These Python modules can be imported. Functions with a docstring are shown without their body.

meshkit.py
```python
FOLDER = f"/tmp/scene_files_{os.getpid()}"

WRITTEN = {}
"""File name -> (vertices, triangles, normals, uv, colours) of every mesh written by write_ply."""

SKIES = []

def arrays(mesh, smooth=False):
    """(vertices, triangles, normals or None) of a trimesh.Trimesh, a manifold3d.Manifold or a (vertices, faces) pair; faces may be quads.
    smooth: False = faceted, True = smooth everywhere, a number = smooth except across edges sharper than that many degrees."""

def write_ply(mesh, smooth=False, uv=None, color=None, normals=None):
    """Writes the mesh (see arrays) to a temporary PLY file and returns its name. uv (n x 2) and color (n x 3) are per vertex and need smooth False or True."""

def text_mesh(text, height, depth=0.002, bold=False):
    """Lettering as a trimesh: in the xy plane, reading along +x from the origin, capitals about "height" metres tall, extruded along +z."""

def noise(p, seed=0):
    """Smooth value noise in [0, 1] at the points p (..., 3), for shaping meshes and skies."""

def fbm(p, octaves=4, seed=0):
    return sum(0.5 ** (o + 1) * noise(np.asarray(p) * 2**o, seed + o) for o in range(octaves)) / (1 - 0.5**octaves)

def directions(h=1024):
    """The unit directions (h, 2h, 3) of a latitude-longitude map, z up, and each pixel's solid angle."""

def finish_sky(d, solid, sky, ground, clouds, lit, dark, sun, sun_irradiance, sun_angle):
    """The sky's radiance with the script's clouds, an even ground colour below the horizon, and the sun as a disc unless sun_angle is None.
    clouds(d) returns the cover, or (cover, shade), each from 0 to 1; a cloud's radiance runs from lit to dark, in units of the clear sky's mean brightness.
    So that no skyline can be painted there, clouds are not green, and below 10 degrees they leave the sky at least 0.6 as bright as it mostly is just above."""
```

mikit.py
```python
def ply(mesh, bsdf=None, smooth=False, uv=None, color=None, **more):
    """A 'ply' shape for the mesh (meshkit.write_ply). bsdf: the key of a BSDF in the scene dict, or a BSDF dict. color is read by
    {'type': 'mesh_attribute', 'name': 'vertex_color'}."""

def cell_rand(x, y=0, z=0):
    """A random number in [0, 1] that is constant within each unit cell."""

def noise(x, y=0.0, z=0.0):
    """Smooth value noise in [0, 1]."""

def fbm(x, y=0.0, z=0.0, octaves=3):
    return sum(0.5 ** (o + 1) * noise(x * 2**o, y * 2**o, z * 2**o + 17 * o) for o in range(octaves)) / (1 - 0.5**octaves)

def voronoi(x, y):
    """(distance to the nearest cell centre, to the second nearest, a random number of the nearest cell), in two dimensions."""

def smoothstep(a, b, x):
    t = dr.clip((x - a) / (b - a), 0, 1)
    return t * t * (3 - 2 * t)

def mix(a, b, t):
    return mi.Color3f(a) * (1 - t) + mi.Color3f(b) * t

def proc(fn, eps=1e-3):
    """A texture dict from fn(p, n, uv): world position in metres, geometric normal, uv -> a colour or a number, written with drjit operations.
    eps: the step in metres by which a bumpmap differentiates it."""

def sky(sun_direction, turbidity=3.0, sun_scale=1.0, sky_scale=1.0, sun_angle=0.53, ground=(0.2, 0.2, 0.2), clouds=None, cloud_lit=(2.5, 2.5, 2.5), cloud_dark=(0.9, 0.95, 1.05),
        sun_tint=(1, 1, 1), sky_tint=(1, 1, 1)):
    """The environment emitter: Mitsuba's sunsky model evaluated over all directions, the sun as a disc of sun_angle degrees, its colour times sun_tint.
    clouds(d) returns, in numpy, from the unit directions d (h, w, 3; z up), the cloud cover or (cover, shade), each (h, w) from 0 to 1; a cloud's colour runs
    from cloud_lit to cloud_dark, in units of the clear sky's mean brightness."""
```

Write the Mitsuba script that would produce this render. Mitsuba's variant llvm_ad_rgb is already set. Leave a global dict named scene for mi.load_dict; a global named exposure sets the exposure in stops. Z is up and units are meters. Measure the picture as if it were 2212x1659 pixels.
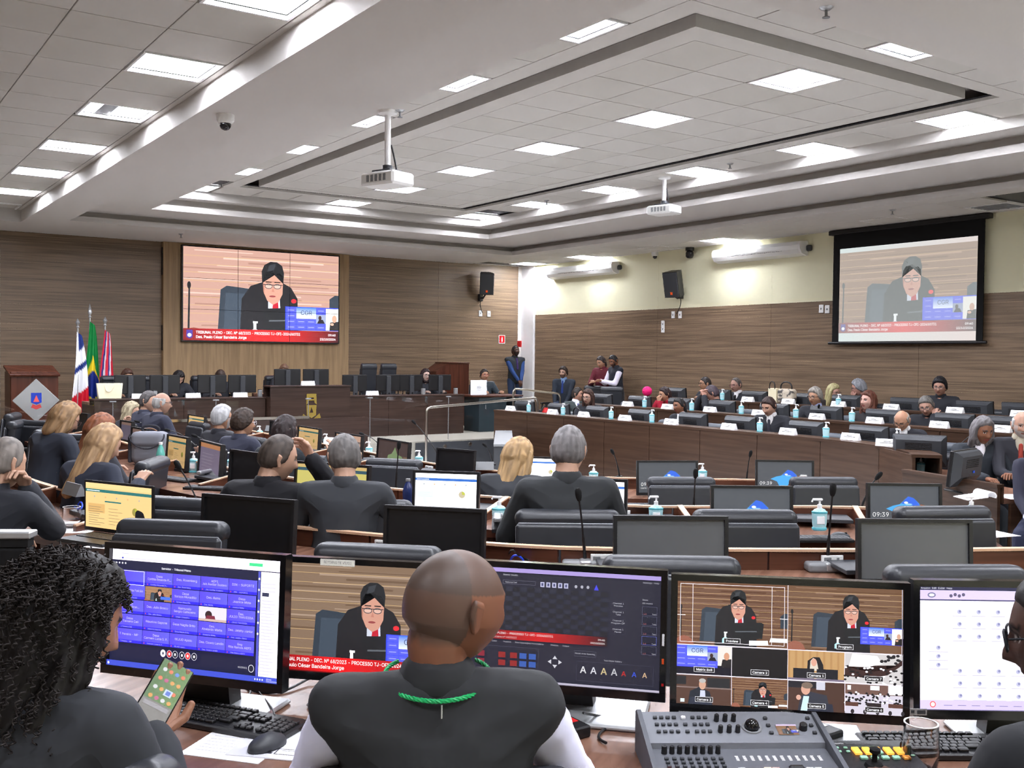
import math, random
import numpy as np, trimesh, manifold3d, shapely, mitsuba as mi, drjit as dr, mikit, meshkit
from shapely.geometry import Polygon, LineString
from mikit import proc, noise, fbm, cell_rand, smoothstep, mix
T = mi.ScalarTransform4f
M3 = manifold3d.Manifold
random.seed(7); RNG = np.random.default_rng(7)
exposure = 2.1
scene, labels = {}, {}

# ---------------------------------------------------------------- camera and light levels
YAW, PITCH, ROLL, FPX = math.radians(34.5), math.radians(1.5), math.radians(0.6), 2198.0
_F = np.array([math.sin(YAW) * math.cos(PITCH), math.cos(YAW) * math.cos(PITCH), -math.sin(PITCH)])
_R = np.array([math.cos(YAW), -math.sin(YAW), 0.0]); _U = np.cross(_R, _F)
_U = _U * math.cos(ROLL) - _R * math.sin(ROLL)
EYE = np.array([0.0, 0.0, 1.70])
scene['camera'] = {'type': 'perspective', 'fov': math.degrees(2 * math.atan(1106 / FPX)), 'fov_axis': 'x', 'near_clip': 0.05, 'far_clip': 60.0,
                   'to_world': T().look_at(origin=EYE.tolist(), target=(EYE + _F).tolist(), up=_U.tolist())}
LAMP = 15.0            # radiance of the lit ceiling panels
SCREEN = 0.33          # radiance of a white pixel on a monitor

# ---------------------------------------------------------------- keys and labels
_used = {}
def uniq(key):
    n = _used.get(key, 0); _used[key] = n + 1
    return key if n == 0 else f'{key}_{n:03d}'
def thing(name, label, cat, group=None):
    k = uniq(name); labels[k] = {'label': label, 'category': cat}
    if group: labels[k]['group'] = group
    return k
def struct(name):
    k = uniq(name); labels[k] = {'kind': 'structure'}; return k
def put(key, shape, to=None, label=None, stuff=False, **more):
    """one entry of the scene"""
    d = dict(shape)
    if to is not None: d['to_world'] = to
    d.update(more); scene[key] = d
    if label or stuff:
        labels.setdefault(key, {})
        if label: labels[key]['label'] = label
        if stuff: labels[key]['kind'] = 'stuff'
    return key
def part(parent, name, shape, to=None, **kw): return put(uniq(parent + '__' + name), shape, to, **kw)
def P(mesh, bsdf, smooth=30, **kw): return mikit.ply(mesh, bsdf, smooth=smooth, **kw)
def at(x, y, z, th=90.0, s=1.0):
    """a place on the floor plan, turned so that local +y faces the compass direction th (degrees from +x)"""
    t = T().translate([float(x), float(y), float(z)]).rotate([0, 0, 1], float(th) - 90.0)
    return t if isinstance(s, float) and s == 1.0 else t.scale(s)

# ---------------------------------------------------------------- meshes
def cat(*m):
    m = [q for a in m for q in (a if isinstance(a, (list, tuple)) else [a])]
    return trimesh.util.concatenate(m)
def box(cx, cy, cz, sx, sy, sz):
    b = trimesh.creation.box((sx, sy, sz)); b.apply_translation((cx, cy, cz)); return b
def box2(x0, x1, y0, y1, z0, z1): return box((x0 + x1) / 2, (y0 + y1) / 2, (z0 + z1) / 2, x1 - x0, y1 - y0, z1 - z0)
def cbox(cx, cy, cz, sx, sy, sz, c=0.005):
    """box with chamfered edges"""
    h = np.array([sx, sy, sz]) / 2; pts = []
    for s in np.ndindex(2, 2, 2):
        s = np.array(s) * 2 - 1
        for k in range(3):
            q = h - c; q[k] = h[k]; pts.append(s * q)
    m = trimesh.convex.convex_hull(np.array(pts)); m.apply_translation((cx, cy, cz)); return m
def rbox(cx, cy, cz, sx, sy, sz, r, n=2):
    """box with rounded edges"""
    s = trimesh.creation.icosphere(n, r).vertices; h = np.array([sx, sy, sz]) / 2 - r
    m = trimesh.convex.convex_hull(np.vstack([s + h * (np.array(q) * 2 - 1) for q in np.ndindex(2, 2, 2)])); m.apply_translation((cx, cy, cz)); return m
def cyl(p0, p1, r, r1=None, n=16):
    p0, p1 = np.asarray(p0, float), np.asarray(p1, float); r1 = r if r1 is None else r1
    return tube([p0, p1], [r, r1], n)
def tube(pts, r, n=8, cap=True):
    p = np.asarray(pts, float); r = np.broadcast_to(np.asarray(r, float), (len(p),))
    t = np.gradient(p, axis=0); t /= np.linalg.norm(t, axis=1, keepdims=True) + 1e-12
    a = np.cross(t[0], [0, 0, 1.0] if abs(t[0][2]) < .9 else [1.0, 0, 0]); a /= np.linalg.norm(a)
    V = []; ang = np.arange(n) * 2 * np.pi / n
    for i in range(len(p)):
        a = a - t[i] * (a @ t[i]); a /= np.linalg.norm(a) + 1e-12; b = np.cross(t[i], a)
        V.append(p[i] + r[i] * (np.cos(ang)[:, None] * a + np.sin(ang)[:, None] * b))
    V = np.vstack(V); F = []
    for i in range(len(p) - 1):
        for j in range(n):
            k = (j + 1) % n; A, B, C, D = i * n + j, i * n + k, (i + 1) * n + k, (i + 1) * n + j
            F += [[A, B, C], [A, C, D]]
    if cap:
        V = np.vstack([V, p[0], p[-1]]); m = len(V); e = (len(p) - 1) * n
        for j in range(n):
            k = (j + 1) % n; F += [[m - 2, k, j], [m - 1, e + j, e + k]]
    return trimesh.Trimesh(V, F, process=False)
def spline(pts, n=24):
    from scipy.interpolate import CubicSpline
    p = np.asarray(pts, float); return CubicSpline(np.linspace(0, 1, len(p)), p)(np.linspace(0, 1, n))
def lathe(profile, n=24):
    return trimesh.creation.revolve(np.asarray(profile, float), sections=n)
def prism(pts, z0, z1):
    m = trimesh.creation.extrude_polygon(Polygon(pts), z1 - z0, engine='earcut'); m.apply_translation((0, 0, z0)); return m
def hullp(*pts): return trimesh.convex.convex_hull(np.vstack(pts))
def tr(m, x=0, y=0, z=0): m = m.copy(); m.apply_translation((x, y, z)); return m
def rot(m, deg, axis, about=(0, 0, 0)):
    m = m.copy(); m.apply_transform(trimesh.transformations.rotation_matrix(math.radians(deg), axis, about)); return m
def srgb(r, g, b):
    c = np.array([r, g, b]) / 255.0
    return np.where(c <= .04045, c / 12.92, ((c + .055) / 1.055) ** 2.4).tolist()

# ---------------------------------------------------------------- materials
def mat(key, rgb, rough=.5, spec=.4, **kw):
    scene[key] = {'type': 'twosided', 'bsdf': {'type': 'principled', 'base_color': rgb if isinstance(rgb, dict) else {'type': 'rgb', 'value': srgb(*rgb)}, 'roughness': rough, 'specular': spec, **kw}}
    return key
def wood(along, dark, light, streak, amount=.0, freq=60.0):
    """wood grain running along axis 0, 1 (horizontal) or 2 (vertical); streak = pale broken lines in the laminate"""
    dk, lt, st = srgb(*dark), srgb(*light), srgb(*streak)
    def fn(p, n, uv):
        if along == 2: u, v = p.z, p.x + p.y
        elif along == 3: u, v = p.x + p.y * .6, p.y - .6 * p.x
        else: u, v = p.x + p.y, p.z
        g = .75 * fbm(u * 1.6, v * freq, 3.0, octaves=3) + .25 * noise(u * .35, v * freq * .22, 9.0)
        c = mix(dk, lt, smoothstep(.15, .85, g))
        if amount > 0:
            row = dr.floor(v * 24.0); f = v * 24.0 - row
            on = smoothstep(1 - amount, 1.0, noise(u * 1.1 + row * 7.31, row * 1.7, 2.0)) * smoothstep(.10, .02, dr.abs(f - .5)) * smoothstep(.35, .6, cell_rand(row, 3))
            c = mix(c, st, on * .55)
        return c
    return proc(fn)
mat('m_paint', (226, 222, 216), .8, .2)
mat('m_tile', (191, 188, 183), .9, .1)
mat('m_tile_b', (187, 184, 178), .9, .1)
mat('m_ceil', (192, 188, 184), .85, .15)
mat('m_cream', (230, 226, 194), .7, .25)
mat('m_white', (235, 235, 235), .45, .4)
mat('m_whiteplastic', (225, 225, 222), .35, .5)
mat('m_greyplastic', (120, 122, 124), .4, .5)
mat('m_silver', (180, 182, 184), .3, .5, metallic=.6)
mat('m_chrome', (215, 210, 200), .18, .5, metallic=1.0)
mat('m_black', (20, 20, 22), .4, .5)
mat('m_blackgloss', (14, 14, 16), .12, .6)
mat('m_blackmatte', (20, 20, 21), .8, .2)
mat('m_darkgrey', (52, 54, 58), .45, .4)
mat('m_leather', (38, 40, 45), .38, .5)
mat('m_leather_b', (74, 79, 86), .45, .4)
mat('m_seam', (120, 122, 128), .4, .4)
mat('m_floor', (200, 200, 198), .35, .4)
mat('m_carpet', (170, 168, 164), .5, .3)
mat('m_red', (190, 30, 32), .5, .4)
mat('m_blue', (30, 90, 220), .4, .4)
mat('m_gold', (140, 118, 48), .4, .5)
mat('m_paper', (238, 238, 240), .8, .2)
mat('m_teal', (120, 190, 200), .3, .5)
mat('m_wallwood', wood(0, (96, 79, 63), (132, 110, 89), (196, 170, 136), .5), .38, .4)
mat('m_lightwood', wood(2, (142, 116, 86), (168, 140, 106), (0, 0, 0), 0, 34.0), .5, .3)
mat('m_deskwood', wood(0, (70, 38, 26), (92, 54, 38), (0, 0, 0), 0, 40.0), .3, .5)
mat('m_benchwood', wood(0, (56, 38, 28), (70, 50, 37), (0, 0, 0), 0, 40.0), .35, .4)
mat('m_daiswood', wood(0, (47, 33, 28), (60, 44, 38), (0, 0, 0), 0, 40.0), .35, .4)
mat('m_desktop', wood(3, (92, 62, 48), (122, 90, 74), (0, 0, 0), 0, 30.0), .22, .6)
mat('m_edge', (196, 160, 132), .4, .4)
mat('m_redwood', wood(2, (60, 28, 18), (82, 42, 27), (0, 0, 0), 0, 30.0), .35, .4)
scene['m_glass'] = {'type': 'thindielectric', 'int_ior': 1.5}
scene['m_vcol'] = {'type': 'twosided', 'bsdf': {'type': 'principled', 'base_color': {'type': 'mesh_attribute', 'name': 'vertex_color'}, 'roughness': .5, 'specular': .3}}
scene['m_screen'] = {'type': 'roughplastic', 'diffuse_reflectance': {'type': 'rgb', 'value': .02}, 'alpha': .35}

# ---------------------------------------------------------------- flat pictures (screens, print): layered flat polygons
_glyph = {}
def text2d(s, h, bold=False):
    """flat lettering, height h, from the origin along +x: (vertices, faces)"""
    if (s, bold) not in _glyph:
        m = meshkit.text_mesh(s, 1.0, .1, bold); top = (m.vertices[m.faces][:, :, 2] > .05).all(1); f = m.faces[top]
        ids, inv = np.unique(f, return_inverse=True); _glyph[(s, bold)] = (m.vertices[ids][:, :2], inv.reshape(-1, 3))
    v, f = _glyph[(s, bold)]; return v * h, f
class Art:
    """canvas of w x h metres, x right, y up, origin at the lower left corner"""
    def __init__(s, w, h): s.w, s.h, s.V, s.F, s.C, s.n, s.z = w, h, [], [], [], 0, 0.0
    def add(s, v, f, c):
        v = np.asarray(v, float)[:, :2]; s.z += 4e-5
        c = np.asarray(c, float); c = srgb(*c) if c.ndim == 1 else np.array([srgb(*q) for q in c])
        s.V.append(np.column_stack([v, np.full(len(v), s.z)])); s.F.append(np.asarray(f) + s.n); s.C.append(np.broadcast_to(c, (len(v), 3))); s.n += len(v); return s
    def rect(s, x0, y0, x1, y1, c): return s.add([[x0, y0], [x1, y0], [x1, y1], [x0, y1]], [[0, 1, 2], [0, 2, 3]], c)
    def grad(s, x0, y0, x1, y1, cl, cr, vert=False):
        return s.add([[x0, y0], [x1, y0], [x1, y1], [x0, y1]], [[0, 1, 2], [0, 2, 3]], [cl, cl, cr, cr] if vert else [cl, cr, cr, cl])
    def poly(s, pts, c):
        v, f = trimesh.creation.triangulate_polygon(Polygon(pts), engine='earcut'); 
        v = np.asarray(v); a = v[f[:, 1]] - v[f[:, 0]]; b = v[f[:, 2]] - v[f[:, 0]]; f = np.where((a[:, 0] * b[:, 1] - a[:, 1] * b[:, 0] < 0)[:, None], f[:, ::-1], f)
        return s.add(v, f, c)
    def ell(s, x, y, a, b, c, n=20):
        t = np.linspace(0, 2 * np.pi, n, endpoint=False); return s.add(np.vstack([[[x, y]], np.column_stack([x + a * np.cos(t), y + b * np.sin(t)])]), [[0, 1 + i, 1 + (i + 1) % n] for i in range(n)], c)
    def line(s, p, q, w, c):
        p, q = np.array(p, float), np.array(q, float); d = (q - p) / np.linalg.norm(q - p); n = np.array([-d[1], d[0]]) * w / 2
        return s.add([p - n, q - n, q + n, p + n], [[0, 1, 2], [0, 2, 3]], c)
    def frame(s, x0, y0, x1, y1, w, c):
        for a in ((x0, y0, x1, y0 + w), (x0, y1 - w, x1, y1), (x0, y0, x0 + w, y1), (x1 - w, y0, x1, y1)): s.rect(*a, c)
        return s
    def text(s, x, y, t, h, c, align=0.0, bold=False, maxw=None):
        v, f = text2d(t, h, bold); v = v.copy(); wd = v[:, 0].max()
        if maxw and wd > maxw: v[:, 0] *= maxw / wd; wd = maxw
        v[:, 0] -= align * wd; return s.add(v + [x, y], f, c)
    def put(s, o, x, y, k):
        """draws another canvas, scaled by k, with its corner at (x, y)"""
        z0 = s.z
        for v, f, c in zip(o.V, o.F, o.C): s.V.append(v * [k, k, 1] + [x, y, z0]); s.F.append(f - f.min() + s.n); s.C.append(c); s.n += len(v)
        s.z = z0 + o.z; return s
    def shape(s, gain, standing=True, glow=True, bsdf='m_screen'):
        """the picture as one mesh, standing upright in the xz plane facing -y (or lying, facing +z); middle of the lower edge at the origin"""
        v, f, c = np.vstack(s.V), np.vstack(s.F), np.vstack(s.C); v = v - [s.w / 2, 0, 0]
        if standing: v = np.column_stack([v[:, 0], -v[:, 2], v[:, 1]])
        d = mikit.ply((v, f), bsdf, smooth=False, color=c * gain)
        if glow: d['emitter'] = {'type': 'area', 'radiance': {'type': 'mesh_attribute', 'name': 'vertex_color'}, 'sampling_weight': .05}
        return d

def video(w=1.6, h=.9, banner=True, inset=True, x0=0.0, zoom=1.0, tint=(150, 112, 84), plate=False):
    """the broadcast picture: a man in a dark robe reading at a bench in front of a wood wall"""
    a = Art(w, h); lt = [min(255, q + 34) for q in tint]; dk = [max(0, q - 22) for q in tint]
    a.rect(0, 0, w, h, tint)
    r = np.random.default_rng(3)
    for i in range(26):
        y = h * i / 26; xx = r.uniform(-.3, w * .5); a.rect(max(0, xx), y, min(w, xx + r.uniform(.5, 1.4)), y + h * r.uniform(.008, .02), lt if i % 2 else dk)
    for i in range(9):
        y = h * (.2 + i * .088); a.rect(0, y, w, y + .004, (205, 170, 120))
    X = lambda q: x0 + q * zoom
    Y = lambda q: q * zoom
    def P_(pts, c): return a.poly([(min(w, max(0, X(p))), min(h, max(0, Y(q)))) for p, q in pts], c)
    P_([(.04, .02), (.06, .02), (.065, .50), (.05, .50)], (24, 24, 28)); a.ell(X(.055), Y(.53), .018 * zoom, .035 * zoom, (24, 24, 28))
    P_([(.33, .05), (.36, .50), (.42, .54), (.66, .52), (.70, .05)], (48, 58, 70)); P_([(.39, .05), (.41, .47), (.62, .47), (.64, .05)], (62, 74, 88))
    if x0 >= 0: P_([(1.50, .28), (1.5, .45), (1.56, .49), (1.6, .49), (1.6, .28)], (48, 58, 70))
    P_([(.55, .0), (.57, .42), (.66, .55), (.80, .60), (.98, .60), (1.08, .55), (1.15, .44), (1.16, .0)], (26, 25, 30))
    P_([(.84, .28), (.84, .48), (.96, .48), (.97, .28)], (205, 210, 225)); P_([(.88, .26), (.895, .44), (.94, .44), (.955, .26)], (190, 28, 48))
    P_([(.785, .70), (.79, .50), (.83, .41), (.89, .37), (.95, .40), (.99, .48), (1.0, .70)], (206, 150, 130))
    P_([(.778, .585), (.772, .70), (.80, .765), (.86, .80), (.93, .80), (.985, .765), (1.005, .69), (.998, .585), (.99, .66), (.958, .69), (.915, .676), (.865, .705), (.82, .70), (.792, .66)], (28, 30, 34)); P_([(.83, .70), (.85, .765), (.92, .785), (.90, .72)], (54, 58, 64)); P_([(.785, .575), (.79, .50), (.80, .47), (.80, .58)], (176, 118, 100)); a.ell(X(.845), Y(.553), .011 * zoom, .007 * zoom, (50, 36, 34)); a.ell(X(.935), Y(.553), .011 * zoom, .007 * zoom, (50, 36, 34)); [a.rect(X(e - .03), Y(.592), X(e + .03), Y(.602), (44, 36, 34)) for e in (.845, .935)]
    for e in (.845, .935): a.ell(X(e), Y(.555), .04 * zoom, .026 * zoom, (60, 62, 70)); a.ell(X(e), Y(.555), .034 * zoom, .02 * zoom, (222, 180, 164))
    a.rect(X(.79), Y(.567), X(.99), Y(.573), (40, 40, 46)); P_([(.875, .50), (.89, .545), (.905, .50)], (190, 128, 110)); a.ell(X(.885), Y(.455), .034 * zoom, .010 * zoom, (150, 70, 70))
    a.ell(X(1.11), Y(.415), .028 * zoom, .022 * zoom, (235, 40, 50))
    P_([(.79, .30), (.80, .33), (1.22, .35), (1.26, .33), (1.24, .12), (.84, .10)], (22, 24, 28)); P_([(.85, .20), (.85, .215), (1.16, .23), (1.16, .215)], (90, 96, 104))
    P_([(.66, .04), (.66, .10), (.685, .12), (.725, .12), (.75, .10), (.75, .04)], (170, 220, 230)); a.rect(X(.69), Y(.12), X(.72), Y(.19), (240, 244, 246)); a.rect(X(.685), Y(.18), X(.735), Y(.20), (240, 244, 246))
    if plate: P_([(1.05, .02), (1.05, .09), (1.32, .10), (1.33, .03)], (245, 245, 248)); P_([(1.34, .08), (1.36, .14), (1.62, .14), (1.62, .08)], (225, 226, 232))
    P_([(.0, .0), (.0, .08), (.04, .11), (.10, .125), (.17, .11), (.22, .07), (.25, .0)], (150, 92, 74))
    if inset:
        a.rect(1.02, .12, 1.6, .36, (50, 70, 235)); conf(a, 1.03, .125, .43, .23); 
        a.rect(1.46, .125, 1.6, .35, (235, 232, 226)); P_f = a.poly([(1.50, .125), (1.51, .21), (1.60, .22), (1.60, .125)], (36, 32, 34)); a.ell(1.555, .245, .026, .038, (205, 160, 136)); a.ell(1.53, .19, .02, .014, (214, 170, 148))
    if banner:
        a.grad(0, 0, .8, .115, (120, 10, 14), (226, 24, 26)); a.grad(.8, 0, w, .115, (226, 24, 26), (60, 4, 10))
        a.poly([(.03, .03), (.03, .10), (.09, .10), (.09, .03), (.06, .015)], (70, 50, 150)); a.ell(.06, .05, .02, .018, (240, 240, 245))
        a.text(.12, .066, 'TRIBUNAL PLENO - DEC. Nº 68/2023 - PROCESSO TJ-OFI-2024/60731', .026, (255, 255, 255), bold=True, maxw=1.06)
        a.text(.12, .022, 'Des. Paulo César Bandeira Jorge', .026, (255, 255, 255), bold=True, maxw=.5)
        a.text(1.57, .066, '09:40', .022, (255, 255, 255), 1.0, True); a.text(1.57, .022, '23/10/2024', .022, (255, 255, 255), 1.0, True)
    return a
def conf(a, x, y, w, h):
    """small grid of a video conference with one bright tile"""
    cw, ch = w / 4, h / 4
    for i in range(4):
        for j in range(4):
            if 1 <= i <= 2 and j >= 2: continue
            a.rect(x + i * cw + .002, y + j * ch + .002, x + (i + 1) * cw - .002, y + (j + 1) * ch - .002, (84, 92, 232)); a.rect(x + i * cw + .02, y + (j + .4) * ch, x + (i + .8) * cw, y + (j + .55) * ch, (150, 156, 245))
    a.grad(x + cw, y + 2 * ch, x + 3 * cw, y + 4 * ch, (236, 244, 255), (60, 120, 230), True); a.text(x + 2 * cw, y + 2.7 * ch, 'CGR', ch * .75, (40, 56, 90), .5)
    a.rect(x + 3 * cw, y + 1.2 * ch, x + 4 * cw, y + 2.8 * ch, (150, 160, 190)); a.ell(x + 3.4 * cw, y + 2.2 * ch, cw * .16, ch * .4, (60, 40, 36)); a.poly([(x + 3.1 * cw, y + 1.2 * ch), (x + 3.3 * cw, y + 1.9 * ch), (x + 3.7 * cw, y + 1.9 * ch), (x + 3.9 * cw, y + 1.2 * ch)], (30, 26, 34))
def page(w, h, warm=True, seed=1):
    """web page with a header bar, small icons and a pie chart"""
    bg, bar, tx = ((238, 196, 132), (44, 110, 108), (150, 130, 96)) if warm else ((250, 250, 252), (40, 96, 180), (190, 206, 214))
    a = Art(w, h); a.rect(0, 0, w, h, bg); a.rect(0, h * .90, w, h, [min(255, q + 10) for q in bg]); a.rect(0, h * .80, w, h * .865, bar)
    a.rect(w * .02, h * .82, w * .22, h * .84, (225, 235, 240))
    for i in range(5): a.ell(w * (.14 + i * .17), h * .70, h * .018, h * .02, (214, 160, 110) if i % 2 else (150, 160, 170))
    a.rect(w * .30, h * .59, w * .55, h * .62, bar if warm else (210, 216, 222))
    r = np.random.default_rng(seed)
    a.rect(w * .04, h * .34, w * .30, h * .54, [q - 26 for q in bg] if warm else (206, 226, 228))
    for i in range(9): a.rect(w * .05, h * (.06 + i * .05), w * (.05 + r.uniform(.12, .25)), h * (.072 + i * .05), tx)
    for i in range(6): a.rect(w * .36, h * (.10 + i * .07), w * (.36 + r.uniform(.1, .24)), h * (.11 + i * .07), tx)
    a.ell(w * .76, h * .44, h * .09, h * .09, (150, 140, 70) if warm else (178, 168, 140)); a.poly([(w * .76, h * .44), (w * .76, h * .53), (w * .76 + h * .064, h * .50), (w * .76 + h * .09, h * .44)], (170, 176, 60))
    a.rect(w * .66, h * .20, w * .92, h * .21, tx); a.rect(w * .66, h * .15, w * .86, h * .16, tx)
    return a
def wallpaper(w, h, clock='09:39'):
    """lock screen: a sea arch picture on slate grey, with the time"""
    a = Art(w, h); a.rect(0, 0, w, h, (74, 78, 84))
    a.poly([(w * .24, h * .42), (w * .34, h * .50), (w * .44, h * .54), (w * .56, h * .74), (w * .64, h * .70), (w * .72, h * .56), (w * .76, h * .30), (w * .74, h * .12), (w * .42, h * .12), (w * .36, h * .34)], (70, 170, 240))
    a.poly([(w * .46, h * .56), (w * .56, h * .74), (w * .64, h * .70), (w * .71, h * .57), (w * .73, h * .48), (w * .60, h * .52)], (40, 100, 225)); a.ell(w * .53, h * .58, w * .03, h * .03, (235, 242, 250)); a.ell(w * .57, h * .54, w * .05, h * .02, (150, 205, 245))
    a.poly([(w * .74, h * .54), (w * .84, h * .50), (w, h * .48), (w, h * .12), (w * .74, h * .12)], (168, 92, 46))
    for i in range(7): a.ell(w * (.78 + .035 * i), h * (.46 - .04 * (i % 4)), w * .02, h * .02, (216, 130, 64) if i % 2 else (110, 56, 30))
    a.rect(w * .42, h * .12, w * .76, h * .20, (214, 170, 120)); a.poly([(w * .56, h * .2), (w * .58, h * .28), (w * .61, h * .28), (w * .62, h * .2)], (70, 60, 60))
    a.rect(0, 0, w, h * .12, (66, 70, 76)); a.text(w * .04, h * .22, clock, h * .11, (245, 245, 245)); a.text(w * .04, h * .13, 'quarta-feira', h * .045, (235, 235, 235))
    return a
def blank(w, h, c): return Art(w, h).rect(0, 0, w, h, c)
# ================================================================ the room
XL, XR, YN, YF, ZC = -2.6, 13.35, -3.0, 19.0, 3.74
AX = 7.36                                   # axis of the stepped ceiling

# floor: near platform, sunken well, side tiers, dais
fl = struct('floor')
well = Polygon([(2.75, 14.75), (2.75, 8.2), (3.1, 6.6), (4.0, 5.3), (5.6, 4.45), (6.9, 4.3), (7.6, 3.6), (10.7, 3.6), (10.7, 14.75)])
room = shapely.geometry.box(XL, YN, XR, YF)
near = room.difference(well).difference(shapely.geometry.box(XL, 14.75, XR, YF)).difference(shapely.geometry.box(11.9, 3.0, XR, 14.75))
def flat(poly, z0, z1):
    out = []
    for g in getattr(poly, 'geoms', [poly]):
        m = trimesh.creation.extrude_polygon(g, z1 - z0, engine='earcut'); m.apply_translation((0, 0, z0)); out.append(m)
    return cat(out)
mat('m_stone', (150, 146, 136), .4, .4)
part(fl, 'platform', P(flat(near, -.5, 0), 'm_carpet'))
part(fl, 'well', P(flat(well, -.5, -.15), 'm_floor'))
part(fl, 'tier', P(box2(11.9, XR, 3.0, 14.75, -.5, .12), 'm_carpet'))
part(fl, 'dais', P(box2(XL, XR, 14.75, YF, -.5, .29), 'm_stone'))

# walls
wl = struct('wall_left'); put(wl, P(box2(XL - .1, XL, YN, YF, -.5, 4.4), 'm_wallwood'))
wb = struct('wall_back'); put(wb, P(box2(XL - .1, XR + .1, YN - .1, YN, -.5, 4.4), 'm_cream'))
wf = struct('wall_front')
put(wf, P(box2(XL, XR, YF, YF + .12, -.5, 4.4), 'm_paint'))
for i, (a, b) in enumerate([(XL, -.2), (-.2, 2.6), (2.6, 5.26), (8.95, 11.1), (11.1, 13.19)]):
    part(wf, 'wood_panel', P(box2(a + .002, b - .002, YF - .02, YF, .29, 3.75), 'm_wallwood'))
part(wf, 'light_wood_panel', P(cbox((5.26 + 8.95) / 2, YF - .06, (.29 + 3.74) / 2, 8.95 - 5.26, .12, 3.74 - .29, .004), 'm_lightwood'), label='pale vertical-grain wood panel behind the big screen')
wr = struct('wall_right')
put(wr, P(box2(XR, XR + .12, YN, YF, -.5, 4.4), 'm_paint'))
yy = [YN, 0.2, 3.2, 6.1, 8.9, 11.7, 14.5, 16.6, 18.5]
for a, b in zip(yy[:-1], yy[1:]):
    part(wr, 'wood_panel', P(box2(XR - .025, XR, a + .002, b - .002, 0, 2.65), 'm_wallwood'))
    part(wr, 'cream_panel', P(box2(XR - .012, XR, a + .001, b - .001, 2.65, 3.76), 'm_cream'))
part(wr, 'pillar_face', P(cbox(XR - .03, 18.76, 2.02, .06, .47, 3.46, .006), 'm_white'), label='white pillar in the corner of the room')

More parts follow.
